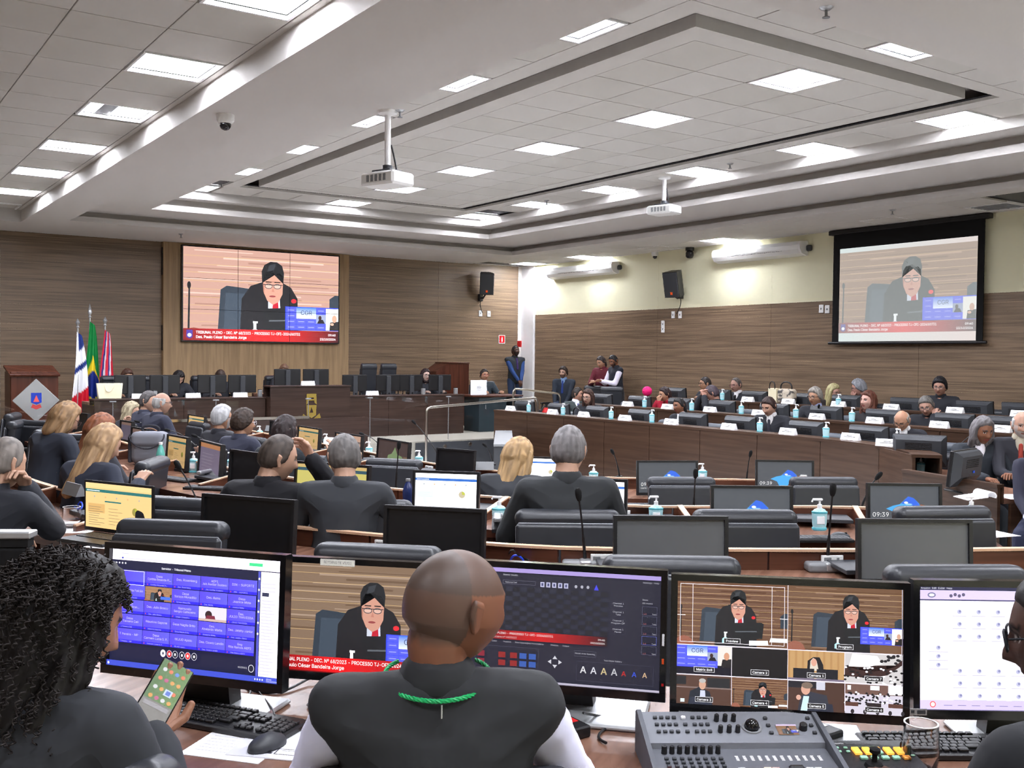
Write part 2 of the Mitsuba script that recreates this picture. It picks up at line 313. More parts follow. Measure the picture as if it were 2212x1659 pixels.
# ceilings --------------------------------------------------------------------------------
ce = struct('ceiling')
def ring(x0, x1, y0, y1, X0, X1, Y0, Y1, z0, z1):
    """flat frame: outer rectangle minus inner rectangle, as a slab"""
    o = shapely.geometry.box(X0, Y0, X1, Y1).difference(shapely.geometry.box(x0, y0, x1, y1)); return flat(o, z0, z1)
O1 = (3.28, 11.55, 3.66, 16.86)             # outer lip, z 3.74
O2 = (4.28, 10.45, 4.40, 16.02)             # inner lip, z 3.91
O3 = (4.50, 10.17, 4.62, 15.90)             # lamp ring, z 4.23
ISL = (5.55, 9.13, 5.66, 14.86)             # floating tile island
BX = 2.70                                   # edge of the left bay
# low soffit around the tray (z 3.74), beam between the left bay and the tray
o = shapely.geometry.box(BX, YN, XR, YF).difference(shapely.geometry.box(O1[0], O1[2], O1[1], O1[3])).difference(shapely.geometry.box(11.62, YN, XR, YF))
part(ce, 'soffit', P(flat(o, 3.74, 3.80), 'm_ceil'))
part(ce, 'soffit_lip', P(ring(O1[0], O1[1], O1[2], O1[3], O1[0] - .02, O1[1] + .02, O1[2] - .02, O1[3] + .02, 3.74, 3.82), 'm_ceil'))
part(ce, 'middle_step', P(ring(O2[0], O2[1], O2[2], O2[3], O1[0] - .16, O1[1] + .16, O1[2] - .16, O1[3] + .16, 3.91, 3.94), 'm_ceil'))
part(ce, 'middle_lip', P(ring(O2[0], O2[1], O2[2], O2[3], O2[0] - .02, O2[1] + .02, O2[2] - .02, O2[3] + .02, 3.91, 3.997), 'm_ceil'))
part(ce, 'cove_side', P(cat(ring(O1[0] - .15, O1[1] + .15, O1[2] - .15, O1[3] + .15, O1[0] - .17, O1[1] + .17, O1[2] - .17, O1[3] + .17, 3.80, 3.93), ring(O2[0] - .15, O2[1] + .15, O2[2] - .15, O2[3] + .15, O2[0] - .17, O2[1] + .17, O2[2] - .17, O2[3] + .17, 3.94, 4.13)), 'm_ceil', False))
part(ce, 'upper_step', P(ring(O3[0], O3[1], O3[2], O3[3], O2[0] - .16, O2[1] + .16, O2[2] - .16, O2[3] + .16, 4.11, 4.14), 'm_ceil'))
part(ce, 'upper_fascia', P(ring(O3[0], O3[1], O3[2], O3[3], O3[0] - .03, O3[1] + .03, O3[2] - .03, O3[3] + .03, 4.11, 4.24), 'm_ceil'))
part(ce, 'slab', P(box2(XL - .1, XR + .1, YN - .1, YF + .1, 4.40, 4.46), 'm_ceil'))
part(ce, 'beam_fascia', P(box2(BX, BX + .04, YN, 17.55, 3.74, 4.0), 'm_ceil'))
part(ce, 'bay_end', P(box2(XL, BX + .04, 17.55, YF, 3.74, 4.0), 'm_ceil'))

# lamps: rows as they hang -----------------------------------------------------------------
ORD = ['nearest', 'second', 'third', 'fourth', 'fifth', 'sixth', 'seventh', 'eighth']
lamps = []                                  # (x, y, z, lit, label, group)
YR = [6.22, 8.10, 10.00, 11.87, 13.75]
for i, y in enumerate(YR):
    lamps.append((7.35, y, 4.23, 1, f'{ORD[i]} square lit ceiling lamp in the middle row of the floating tile panel', 'lamps in the tile island'))
    lamps.append((4.80, y, 4.23, 1, f'{ORD[i]} lit lamp in the raised ceiling channel left of the tile panel', 'lamps in the left channel'))
    lamps.append((9.87, y, 4.23, 1, f'{ORD[i]} lit lamp in the raised ceiling channel right of the tile panel', 'lamps in the right channel'))
for i, x in enumerate([4.80, 7.35, 9.87]):
    lamps.append((x, 15.55, 4.23, 1, ['left', 'middle', 'right'][i] + ' lit lamp in the far ceiling channel nearest the big screen', 'lamps in the far channel'))
    lamps.append((x, 4.95, 4.23, 1, ['left', 'middle', 'right'][i] + ' lit lamp in the near ceiling channel above the camera side', 'lamps in the near channel'))
for i, y in enumerate([4.30, 6.20, 8.09, 9.90, 11.86, 13.75, 15.62, 17.3]):
    lamps.append((2.33, y, 3.925, 2 if i == 3 else 1, 'lit lamp of the left bay with a dark strip across its middle' if i == 3 else f'{ORD[i]} lit lamp in the lower left ceiling bay beside the beam', 'lamps in the left bay'))
for i, y in enumerate([7.5, 9.15, 12.42, 14.0, 16.25, 18.2]):
    lit = i > 1
    lamps.append((12.9, y, 3.745, int(lit), (['', '', 'lit ceiling lamp above the wall air conditioner nearest the projection screen', 'lit ceiling lamp between the two wall air conditioners', 'lit ceiling lamp above the far wall air conditioner', 'small lit lamp by the white corner pillar'][i]) if lit else ['unlit louvred ceiling lamp at the right edge by the projection screen', 'unlit louvred ceiling lamp just left of the projection screen'][i], 'lamps along the right wall'))
for i, (x, y, z) in enumerate([(2.33, 2.4, 3.925), (2.33, .5, 3.925), (2.33, -1.4, 3.925), (-1.4, 2.4, 3.925), (.5, .3, 3.925), (5.5, 1.5, 3.745), (8.2, 1.5, 3.745), (5.5, -1.2, 3.745), (10.9, 1.5, 3.745)]):
    lamps.append((x, y, z - .055, 1, 'lit square ceiling lamp of the rows behind the camera', 'lamps behind the camera'))
lampspots = [(x, y) for x, y, *_ in lamps]
LS = .30
fr = cat(box(0, LS - .01, .012, 2 * LS, .02, .03), box(0, -LS + .01, .012, 2 * LS, .02, .03), box(LS - .01, 0, .012, .02, 2 * LS - .04, .03), box(-LS + .01, 0, .012, .02, 2 * LS - .04, .03), box(0, 0, .06, 2 * LS, 2 * LS, .02))
bl = cat([box(0, t, .017, 2 * LS - .04, .004, .022) for t in (-.14, 0, .14)] + [box(t, 0, .017, .004, 2 * LS - .04, .022) for t in (-.22, -.15, -.075, 0, .075, .15, .22)])
LAMP_FRAME, LAMP_LOUVRE = P(fr, 'm_white', False), P(bl, 'm_silver', False)
def quad(x0, x1, y0, y1, z):                # faces down
    return trimesh.Trimesh([[x0, y0, z], [x1, y0, z], [x1, y1, z], [x0, y1, z]], [[0, 2, 1], [0, 3, 2]], process=False)
PANEL = quad(-.275, .275, -.275, .275, .032); PANEL2 = cat(quad(-.275, -.14, -.275, .275, .032), quad(-.01, .275, -.275, .275, .032))
LAMP_LIT, LAMP_LIT2, LAMP_OFF = P(PANEL, 'm_white', False), P(PANEL2, 'm_white', False), P(PANEL, 'm_silver', False)
for x, y, z, lit, lab, grp in lamps:
    k = thing('ceiling_lamp', lab, 'ceiling light', grp); to = T().translate([x, y, z])
    part(k, 'frame', LAMP_FRAME, to)
    if lit == 1: part(k, 'diffuser', LAMP_LIT, to, emitter={'type': 'area', 'radiance': {'type': 'rgb', 'value': [LAMP * .97, LAMP, LAMP * 1.10]}})
    elif lit == 2:
        part(k, 'diffuser', LAMP_LIT2, to, emitter={'type': 'area', 'radiance': {'type': 'rgb', 'value': [LAMP * .97, LAMP, LAMP * 1.10]}})
        part(k, 'dark_strip', P(box(-.075, 0, .034, .13, .55, .01), 'm_greyplastic', False), to)
    else:
        part(k, 'louvre', LAMP_LOUVRE, to); part(k, 'reflector', LAMP_OFF, to)

# ceiling tiles: each a slab with a 7 mm shadow joint --------------------------------------
t0 = .6175; TILE = P(cbox(0, 0, .012, t0, t0, .024, .002), 'm_tile', False); TILE_B = P(cbox(0, 0, .012, t0, t0, .024, .002), 'm_tile_b', False)
def tile(x, y, z):
    if any(abs(x - a) < .2 and abs(y - b) < .2 for a, b in lampspots): return
    part(ce, 'tile', TILE if RNG.random() < .6 else TILE_B, T().translate([x, y, z]))
for i in range(5):
    for j in range(14): tile(7.35 + (i - 2) * .625, 6.22 + j * .6275, 4.23)
for i in range(8):
    for j in range(20): tile(2.33 - i * .625 if i < 7 else 9, 4.30 - .62 + j * .628 if i < 7 else -9, 3.925) if i < 4 else None
for j in range(15):
    for x in (4.80, 9.87): tile(x, 6.22 + (j - 1) * .6275 if j else 5.58, 4.23)
for i in range(-3, 4):
    for y in (4.95, 15.55): tile(7.35 + i * .63, y, 4.23)
for i in range(2):
    for j in range(18): tile(12.9 - i * .625, 7.5 + j * .62 if j < 12 else 7.5 + j * .62, 3.745)
part(ce, 'bay_panel', P(flat(shapely.geometry.box(XL, YN, BX, 17.55), 3.975, 3.99), 'm_darkgrey', False))
part(ce, 'bay_border', P(cat(box2(2.645, BX, YN, 17.55, 3.925, 3.95), box2(XL, 2.64, YN, 3.35, 3.925, 3.95), box2(XL, .14, 3.35, 17.55, 3.925, 3.95), box2(.14, 2.645, 15.95, 17.55, 3.925 + .02, 3.95)), 'm_tile', False))
part(ce, 'ring_panel', P(ring(5.33, 9.35, 5.44, 15.08, O3[0], O3[1], O3[2], O3[3], 4.262, 4.28), 'm_darkgrey', False))
part(ce, 'ring_border', P(cat(ring(5.33, 9.35, 5.44, 15.08, 5.115, 9.555, 5.265, 15.235, 4.23, 4.262)), 'm_tile', False))
part(ce, 'island_border', P(ring(5.785, 8.915, 5.905, 14.70, *[ISL[i] for i in (0, 1, 2, 3)], 4.23, 4.33), 'm_tile', False))
part(ce, 'island_core', P(box2(ISL[0] + .02, ISL[1] - .02, ISL[2] + .02, ISL[3] - .02, 4.262, 4.33), 'm_darkgrey', False))
part(ce, 'wall_strip', P(cat(box2(11.62, 11.96, YN, YF, 3.745, 3.80), box2(13.215, XR, YN, YF, 3.745, 3.80)), 'm_tile', False))
part(ce, 'wall_strip_panel', P(box2(11.62, XR, YN, YF, 3.778, 3.80), 'm_darkgrey', False))

# ================================================================ furniture of the hall
def offset(line, d):
    """polyline moved d to its right-hand side"""
    p = np.asarray(line, float); t = np.gradient(p, axis=0); t /= np.linalg.norm(t, axis=1, keepdims=True)
    return p + d * np.column_stack([t[:, 1], -t[:, 0]])
def resample(line, step):
    ls = LineString(line); n = max(1, round(ls.length / step)); return np.array([ls.interpolate(i / n, normalized=True).coords[0] for i in range(n + 1)])
def strip(line, d0, d1, z0, z1):
    """slab between two offsets of a polyline"""
    a, b = offset(line, d0), offset(line, d1); pg = Polygon(np.vstack([a, b[::-1]])).buffer(0); return flat(pg, z0, z1)
def smoothline(pts, n=40):
    p = np.asarray(pts, float); s = spline(p, n * 2); return resample(s, LineString(s).length / n)

def row_desk(label, rim, zf, ztop, zdesk, depth, ledge, seats, board='m_deskwood'):
    """long bench: boards up to the rim, pale edge strip, work surface on its right-hand side, one slanted divider per seat"""
    k = thing('bench_desk', label, 'desk'); rim = np.asarray(rim, float); rs = resample(rim, .95)
    for a, b in zip(rs[:-1], rs[1:]):
        u = (b - a) / np.linalg.norm(b - a); seg = np.array([a + u * .004, b - u * .004])
        part(k, 'front_board', P(strip(seg, 0, .03, zf, ztop - .012), board, False))
    fine = resample(rim, .25)
    if ledge > .05:
        part(k, 'ledge', P(strip(fine, -.01, ledge, ztop - .03, ztop), board, False)); part(k, 'inner_board', P(strip(fine, ledge - .02, ledge, zdesk - .03, ztop - .031), board, False))
    else: part(k, 'edge_strip', P(strip(fine, -.006, .036, ztop - .012, ztop), 'm_edge', False))
    d0 = max(ledge, .031)
    part(k, 'work_surface', P(strip(fine, d0 + .001, d0 + depth, zdesk - .04, zdesk), 'm_desktop', False)); part(k, 'surface_edge', P(strip(fine, d0 + depth + .0005, d0 + depth + .012, zdesk - .045, zdesk), 'm_deskwood', False))
    for a in rs[::3]:
        i = np.argmin(np.linalg.norm(rs - a, axis=1)); t = np.gradient(rs, axis=0)[i]; t /= np.linalg.norm(t); n = np.array([t[1], -t[0]])
        q = a + n * (d0 + depth * .5); part(k, 'support', P(box(0, 0, 0, depth * .8, .03, zdesk - .04 - zf), board, False), T().translate([q[0], q[1], (zdesk - .04 + zf) / 2]).rotate([0, 0, 1], math.degrees(math.atan2(n[1], n[0]))))
    if ledge < .05:
        pr = trimesh.creation.extrude_polygon(Polygon([(0, 0), (.42, 0), (.42, .03), (0, ztop - zdesk)]), .03, engine='earcut'); pr.apply_transform(np.array([[1, 0, 0, 0], [0, 0, -1, .015], [0, 1, 0, 0], [0, 0, 0, 1.0]]))
        te = trimesh.creation.extrude_polygon(Polygon([(0, ztop - zdesk), (.42, .03), (.42, .038), (0, ztop - zdesk + .008)]), .034, engine='earcut'); te.apply_transform(np.array([[1, 0, 0, 0], [0, 0, -1, .017], [0, 1, 0, 0], [0, 0, 0, 1.0]]))
        DV, DE = P(pr, 'm_deskwood', False), P(te, 'm_edge', False)
        PL = P(cat(box(0, 0, 0, .012, .105, .036), box(.007, 0, .0, .004, .095, .028)), 'm_whiteplastic', False); PH = P(cat(box(.009, .025, 0, .003, .012, .014), box(.009, -.025, 0, .003, .035, .016)), 'm_greyplastic', False)
        SH = P(cbox(.12, 0, .0, .24, .34, .022, .003), 'm_darkgrey', False)
        for s in seats:
            ls = LineString(rim)
            if s > ls.length - .1: continue
            q = np.array(ls.interpolate(s).coords[0]); q2 = np.array(ls.interpolate(s + .02).coords[0]); t = (q2 - q) / np.linalg.norm(q2 - q); n = np.array([t[1], -t[0]]); ang = math.degrees(math.atan2(n[1], n[0]))
            p0 = q + n * .032
            to = T().translate([p0[0], p0[1], zdesk]).rotate([0, 0, 1], ang); dv = part(k, 'divider', DV, to); put(dv + '__edge', DE, to)
            p1 = q - t * .36 + n * .032; to = T().translate([p1[0], p1[1], zdesk + .055]).rotate([0, 0, 1], ang); pl = part(k, 'outlet_plate', PL, to); put(pl + '__sockets', PH, to)
            p2 = q - t * .22 + n * .036; to = T().translate([p2[0], p2[1], zdesk + .042]).rotate([0, 0, 1], ang); part(k, 'shelf', SH, to)
    return k
R1 = smoothline([(1.18, 10.4), (1.22, 9.0), (1.36, 7.3), (1.72, 5.92), (2.10, 5.06), (2.70, 4.14), (3.15, 3.70), (3.66, 3.37), (4.13, 3.07), (4.64, 2.78), (5.5, 2.35)])
R2 = smoothline([(2.62, 13.6), (2.62, 10.0), (2.80, 7.6), (3.26, 6.2), (3.64, 5.5), (4.10, 4.80), (4.50, 4.49), (5.02, 4.20), (5.41, 3.90), (5.80, 3.40)])
R3 = smoothline([(5.02, 14.65), (5.02, 10.0), (5.10, 8.4), (5.40, 7.5), (5.85, 6.90), (6.45, 6.45), (6.90, 6.10), (7.35, 5.50)])
row_desk('long dark desk row nearest the camera behind the operators\' monitors, curved left to right', R1, 0, .80, .70, .60, 0, [2.0, 3.1, 4.25, 5.2, 6.4, 7.5, 8.6, 9.7])
row_desk('second curved desk row with lit monitors where the grey-haired men sit', R2, 0, .80, .70, .62, 0, [1.2, 2.4, 3.6, 4.8, 6.0, 7.2, 8.4, 9.5, 10.6, 11.7])
row_desk('innermost curved desk row bordering the open well, below the dais', R3, -.15, .65, .55, .62, 0, [1.5, 2.7, 3.9, 5.1, 6.3, 7.5, 8.7, 9.8])
RA = resample(np.vstack([spline([(8.50, 5.72), (8.85, 6.08), (9.10, 6.60), (9.25, 7.2), (9.30, 7.9)], 14), [(9.3, 10.0), (9.3, 12.0), (9.3, 14.05)]]), .22)
row_desk('front bench on the right with a tall brown panel curving at its near end', RA, -.15, .83, .62, .40, .26, [], 'm_benchwood')
row_desk('middle bench on the right, its panel behind the front-row chairs', [(10.6, 4.9), (10.6, 13.4)], 0, .94, .74, .42, .26, [], 'm_benchwood')
row_desk('rearmost bench on the right along the wood wall', [(11.88, 4.2), (11.88, 13.7)], .12, 1.05, .85, .42, .22, [], 'm_benchwood')
row_desk('short bench block at the right with a plain brown front near the bearded man', [(7.84, 4.50), (8.17, 5.60)], -.15, .72, .60, .62, .03 + .03, [], 'm_benchwood')

# office chairs ---------------------------------------------------------------------------
def chair_parts(leather='m_leather'):
    c = {}
    c['back_cushion'] = P(rot(cat(rbox(0, .02, .67, .52, .10, .44, .045), rbox(0, .015, .885, .54, .125, .10, .048)), -7, (1, 0, 0), (0, 0, .45)), leather, 40)
    c['back_shell'] = P(rot(rbox(0, -.045, .655, .53, .045, .41, .02), -7, (1, 0, 0), (0, 0, .45)), leather, 40)
    c['piping'] = P(rot(tube([(-.262, -.04, .50), (-.262, -.045, .845), (-.25, -.05, .862), (.25, -.05, .862), (.262, -.045, .845), (.262, -.04, .50)], .005, 6), -7, (1, 0, 0), (0, 0, .45)), 'm_seam', 40)
    c['seat'] = P(rbox(0, .30, .45, .52, .50, .11, .05), leather, 40)
    arm = lambda s: cat(rbox(s * .30, .24, .63, .055, .30, .035, .017), tube([(s * .30, .34, .62), (s * .305, .36, .52), (s * .26, .30, .43)], .014, 8), tube([(s * .30, .14, .62), (s * .305, .12, .52), (s * .26, .2, .43)], .014, 8))
    c['armrest'] = P(arm(-1), 'm_black', 40); c['armrest_001'] = P(arm(1), 'm_black', 40)
    c['column'] = P(cat(cyl((0, .28, .08), (0, .28, .40), .026), cyl((0, .28, .25), (0, .28, .40), .04), cbox(0, .28, .395, .3, .25, .03)), 'm_black', 30)
    b = [hullp(*[trimesh.creation.icosphere(1, r).vertices + q for q, r in (((0, .28, .085), .03), ((.28 * math.cos(t), .28 + .28 * math.sin(t), .07), .017))]) for t in np.arange(5) * 2 * math.pi / 5]
    w = [cyl((.28 * math.cos(t) - .02, .28 + .28 * math.sin(t), .03), (.28 * math.cos(t) + .02, .28 + .28 * math.sin(t), .03), .03) for t in np.arange(5) * 2 * math.pi / 5]
    c['base'] = P(cat(b), 'm_black', 30)
    for i, q in enumerate(w): c['caster' + (f'_{i:03d}' if i else '')] = P(q, 'm_blackmatte', 30)
    return c
CH_A, CH_B = chair_parts('m_leather'), chair_parts('m_leather_b')
def chair(x, y, z, th, label, group, kind=CH_A, s=1.0):
    k = thing('office_chair', label, 'chair', group); to = at(x, y, z, th, s)
    for n, d in kind.items(): put(k + '__' + n, d, to)
    return k
g1, g2, g3 = 'chairs of the near desk row', 'chairs of the second desk row', 'chairs of the innermost desk row'
for x, y, th, lab in [(1.33, 4.72, 47, 'black leather chair behind the top left corner of the blue video-call monitor'), (1.86, 3.68, 46, 'black leather chair just above the shaven-headed operator, behind his left monitor'), (2.73, 2.86, 54, 'black leather chair right of the shaven-headed operator, in front of a switched-off grey monitor'), (3.54, 2.16, 58, 'black leather chair at the right edge behind the purple-white monitor'), (.42, 4.93, 40, 'black chair under the man at the left picture edge')]:
    chair(x, y, 0, th, lab, g1)
for x, y, th, lab in [(1.60, 5.42, 42, 'black leather chair under the man who leans his face on his hand'), (2.393, 4.884, 56, 'black leather chair directly behind the greying man at the yellow screen'), (3.13, 4.04, 56, 'black leather chair behind the grey-haired man, with a microphone in front'), (3.92, 3.57, 57, 'empty black chair behind the wallpaper monitor right of the grey-haired man'), (4.95, 3.11, 63, 'empty black chair at the second row near the right bench block'), (4.382, 4.658, 56, 'second-row chair hidden low behind the others')][:5]:
    chair(x, y, 0, th, lab, g2)
for px, lab in [((4.248, 8.072), 'empty black chair in front of the monitor with the green star shape'), ((5.559, 5.735), 'empty black chair in front of the left wallpaper monitor of the innermost row'), ((6.56, 5.17), 'empty black chair in front of the right wallpaper monitor of the innermost row')]:
    chair(px[0], px[1], -.15, 58 if px[0] > 5 else 38, lab, g3)
for px, th, lab in [((3.858, 9.527), 12, 'black chair behind the dark-haired woman in the colourful blouse'), ((4.02, 11.078), 6, 'black chair under the woman with short curly hair'), ((4.061, 12.268), 5, 'black chair behind the white-haired man in the left inner row'), ((4.242, 13.732), 5, 'black chair between the bald man and the white-haired man'), ((3.855, 14.812), -8, 'black chair behind the bald man with glasses, left inner row'), ((3.794, 8.654), 25, 'black chair left of the yellow screen behind the greying men')]:
    chair(px[0], px[1], -.15, th, lab, g3)
for px, th, lab in [((2.021, 14.217), -20, 'farthest black chair at the left picture edge'), ((1.845, 12.652), -24, 'black chair at the left picture edge, overlapping the farthest one'), ((1.881, 11.231), -25, 'tall black chair seen side-on with its armrest, left of the fair-haired woman'), ((2.032, 12.474), 30, 'black chair behind the woman with short fair hair'), ((1.65, 9.096), -25, 'black chair seen from the side behind the long-haired blonde woman'), ((1.976, 10.286), 45, 'black chair behind the red-haired woman'), ((1.633, 7.956), 5, 'black chair turned half side-on beside the long-haired blonde woman'), ((1.999, 7.68), -32, 'black chair turned side-on in front of the green water bottle')]:
    chair(px[0], px[1], 0, th, lab, 'chairs of the left arm of the second row')
YA, YB, YC = [13.2, 11.83, 10.9, 9.965, 8.925, 7.99, 7.15, 6.45], [13.2, 12.34, 11.42, 10.53, 9.6, 8.62, 7.75, 6.88, 6.14, 5.3], [11.875, 10.97, 10.17, 9.27, 8.41, 7.48, 6.63, 5.6]
NTH = ['far end', 'second from the far end', 'third from the far end', 'fourth from the far end', 'fifth from the far end', 'sixth from the far end', 'seventh from the far end', 'eighth from the far end', 'ninth from the far end', 'near end']
for i, y in enumerate(YA): chair(10.42, y, -.15, 180, f'grey-black leather chair of the right front bench, {NTH[i]}', 'chairs of the right front bench', CH_B, 1.03)
for i, y in enumerate(YB): chair(11.66, y, 0, 180, f'grey-black leather chair of the right middle bench, {NTH[i]}', 'chairs of the right middle bench', CH_B, 1.03)
for i, y in enumerate(YC): chair(12.95, y, .12, 180, f'black leather chair of the right rear bench by the wall, {NTH[i]}', 'chairs of the right rear bench', CH_A, 1.03)
chair(9.55, 5.05, -.15, 190, 'black leather chair under the bearded bald man at the right edge', 'chairs of the right bench block', CH_A); chair(9.5, 5.75, -.15, 190, 'black leather chair under the woman with the headset microphone', 'chairs of the right bench block', CH_A)

# ================================================================ equipment on the desks
def monitor(label, p, q, ztop, zdesk, art, group=None, gain=1.0, tilt=4, h=None, key='monitor', frame='m_black', off='m_off'):
    """flat monitor whose upper edge runs from p to q (left to right for its user)"""
    p, q = np.array(p), np.array(q); c = (p + q) / 2; w = np.linalg.norm(q - p); th = math.degrees(math.atan2(q[1] - p[1], q[0] - p[0])) + 90
    if h is None: h = min(ztop - zdesk - .012, w * .62)
    k = thing(key, label, 'monitor', group); to = T().translate([c[0], c[1], ztop]).rotate([0, 0, 1], th - 90).rotate([1, 0, 0], -tilt).translate([0, 0, -h]); b = .016
    fr = cat(box(0, 0, b * .7, w, .03, b * 1.4), box(0, 0, h - b / 2, w, .03, b), box(-w / 2 + b / 2, 0, h / 2 + .004, b, .03, h - 2.4 * b), box(w / 2 - b / 2, 0, h / 2 + .004, b, .03, h - 2.4 * b), cbox(0, .012, h / 2, w, .022, h, .004), rbox(0, .04, h * .52, w * .8, .05, h * .72, .02))
    part(k, 'frame', P(fr, frame, 30), to)
    sw, sh = w - 2 * b, h - 2.4 * b; sto = to @ T().translate([0, -.0005, 1.4 * b])
    if callable(art): part(k, 'screen', art(sw, sh).shape(SCREEN * gain), sto)
    else: part(k, 'screen', blank(sw, sh, (0, 0, 0)).shape(1, glow=False, bsdf=art or off), sto)
    z0 = ztop - h
    if z0 - zdesk > .005 or True:
        st = T().translate([c[0], c[1], zdesk]).rotate([0, 0, 1], th - 90)
        part(k, 'stand', P(cat(cbox(0, .075, .006, min(.24, w * .5), .17, .012, .004), cbox(0, .085, (z0 - zdesk) / 2 + .06, .07, .03, z0 - zdesk + .12, .006)), frame, 30), st)
    return k
mat('m_off', (40, 40, 42), .25, .5); mat('m_offgrey', (88, 90, 92), .3, .5); mat('m_offblack', (24, 24, 26), .3, .5)
WARM = lambda w, h: page(w, h, True); WHITE = lambda w, h: page(w, h, False)
def purple(w, h): a = page(w, h, True); b = blank(w, h, (120, 108, 130)); b.rect(0, h * .85, w, h, (190, 130, 90)); [b.rect(w * .1, h * (.15 + .1 * i), w * .6, h * (.17 + .1 * i), (140, 128, 146)) for i in range(6)]; return b
def yellow(w, h):
    a = page(w, h, True); b = blank(w, h, (226, 214, 120)); b.rect(0, h * .92, w, h, (230, 196, 128)); b.rect(0, h * .83, w, h * .91, (62, 96, 112)); [b.rect(w * (.08 + .3 * (i % 3)), h * (.1 + .2 * (i // 3)), w * (.28 + .3 * (i % 3)), h * (.105 + .2 * (i // 3)), (190, 182, 100)) for i in range(9)]; return b
def star(w, h):
    b = blank(w, h, (70, 54, 52)); b.poly([(w * .3, h * .18), (w * .34, h * .42), (w * .46, h * .5), (w * .56, h * .78), (w * .64, h * .5), (w * .8, h * .44), (w * .84, h * .18)], (126, 150, 104)); b.rect(w * .84, h * .14, w, h * .45, (120, 96, 70)); return b
def peach(w, h): b = blank(w, h, (196, 158, 136)); b.rect(0, h * .68, w, h * .76, (112, 100, 96)); b.rect(0, h * .0, w, h * .3, (186, 142, 116)); return b
def dim(w, h): b = blank(w, h, (96, 88, 104)); b.rect(0, h * .84, w, h, (130, 104, 96)); return b
for lab, pq, art, gain in [
    ('switched-off black monitor in front of the man leaning on his hand', ((1.62, 5.091), (1.922, 4.627)), 'm_offblack', 1), ('switched-off black monitor above the shaven-headed operator', ((2.219, 4.274), (2.55, 3.91)), 'm_offblack', 1),
    ('switched-off grey monitor behind the third chair of the near row', ((2.942, 3.471), (3.369, 3.187)), 'm_offgrey', 1), ('switched-off grey monitor farthest right in the near row', ((3.82, 2.843), (4.248, 2.559)), 'm_offgrey', 1)]:
    monitor(lab, pq[0], pq[1], 1.0, .70, art, 'monitors of the near desk row', gain)
for lab, pq, art, gain in [
    ('monitor with a yellow page left of the greying man', ((2.64, 6.36), (2.926, 5.842)), yellow, .62), ('monitor with a bright white web page beside the blue bottle', ((3.049, 5.499), (3.34, 5.192)), WHITE, 1.1),
    ('white monitor half hidden behind the grey-haired man', ((3.634, 4.752), (3.882, 4.456)), WHITE, 1.1), ('monitor with the sea arch picture behind the middle chair of the second row', ((4.118, 4.028), (4.491, 3.767)), wallpaper, .8),
    ('right-hand second-row monitor with the sea arch picture and clock', ((4.991, 3.651), (5.338, 3.404)), wallpaper, .8), ('upright monitor with an ochre page beside the grey backpack', ((2.562, 9.027), (2.595, 8.552)), WARM, .45),
    ('violet-grey monitor behind the open laptop keyboard, left middle', ((2.624, 8.323), (2.611, 7.735)), purple, .6), ('switched-off black monitor left of the man leaning on his hand', ((2.549, 7.366), (2.642, 6.908)), 'm_offblack', 1),
    ('grey monitor between the blonde woman and the backpack', ((2.524, 10.095), (2.556, 9.663)), dim, .55), ('narrow dark monitor left of the white-haired woman with headphones', ((2.669, 11.127), (2.703, 10.776)), dim, .6), ('dark monitor facing the fair-haired woman in black', ((2.551, 12.827), (2.611, 12.377)), 'm_off', 1)]:
    monitor(lab, pq[0], pq[1], 1.0, .70, art, 'monitors of the second desk row', gain)
for lab, pq, art, gain in [
    ('left sea arch monitor of the innermost row, showing the clock', ((5.657, 6.386), (6.116, 6.136)), wallpaper, .8), ('right sea arch monitor of the innermost row', ((6.616, 5.951), (7.003, 5.652)), wallpaper, .8),
    ('switched-off black monitor with a nameplate beside it, middle of the innermost row', ((4.802, 8.204), (4.964, 7.799)), 'm_offblack', 1), ('monitor showing a green star shape on dark red', ((4.86, 9.517), (4.848, 8.815)), star, .6),
    ('monitor with a peach page behind the greying man\'s head', ((4.795, 10.424), (4.825, 9.814)), peach, .7), ('monitor with an ochre page in front of the woman in the colourful blouse', ((4.842, 11.583), (4.846, 10.965)), WARM, .5),
    ('monitor with an orange page between the bald man and the white-haired man', ((4.381, 14.439), (4.403, 13.767)), WARM, .55), ('bright white monitor facing the blonde woman at the centre', ((5.013, 7.183), (5.276, 6.903)), WHITE, 1.2), ('thin dark monitor in front of the woman with short curly hair', ((4.895, 12.64), (4.892, 12.331)), 'm_off', 1)]:
    monitor(lab, pq[0], pq[1], .85, .55, art, 'monitors of the innermost desk row', gain)
# monitors of the right benches, seen from behind
def rear_monitor_parts(w=.50, h=.31):
    d = {}
    d['frame'] = P(cat(cbox(0, 0, h / 2 + .05, w, .035, h, .006)), 'm_black', 30)
    bk = trimesh.convex.convex_hull(np.array([[sx * w * .5, .018, .05 + q * h] for sx in (-1, 1) for q in (0.02, .98)] + [[sx * w * .42, .085, .05 + q * h] for sx in (-1, 1) for q in (.30, .86)] + [[sx * w * .46, .05, .05 + .95 * h] for sx in (-1, 1)]))
    d['back_cover'] = P(bk, 'm_darkgrey', 20)
    d['vents'] = P(cat([box(0, .088, .05 + h * (.56 + .05 * i), w * .5, .004, .006) for i in range(5)]), 'm_blackgloss', False)
    d['label'] = P(box(-.04, .089, .05 + h * .42, .035, .003, .02), 'm_blue', False)
    d['stand'] = P(cat(cbox(0, .01, .007, .25, .18, .014, .005), cbox(0, .06, .10, .09, .035, .18, .01)), 'm_black', 30)
    d['screen'] = blank(w - .03, h - .03, (0, 0, 0)).shape(1, glow=False, bsdf='m_off'); return d
RM = rear_monitor_parts()
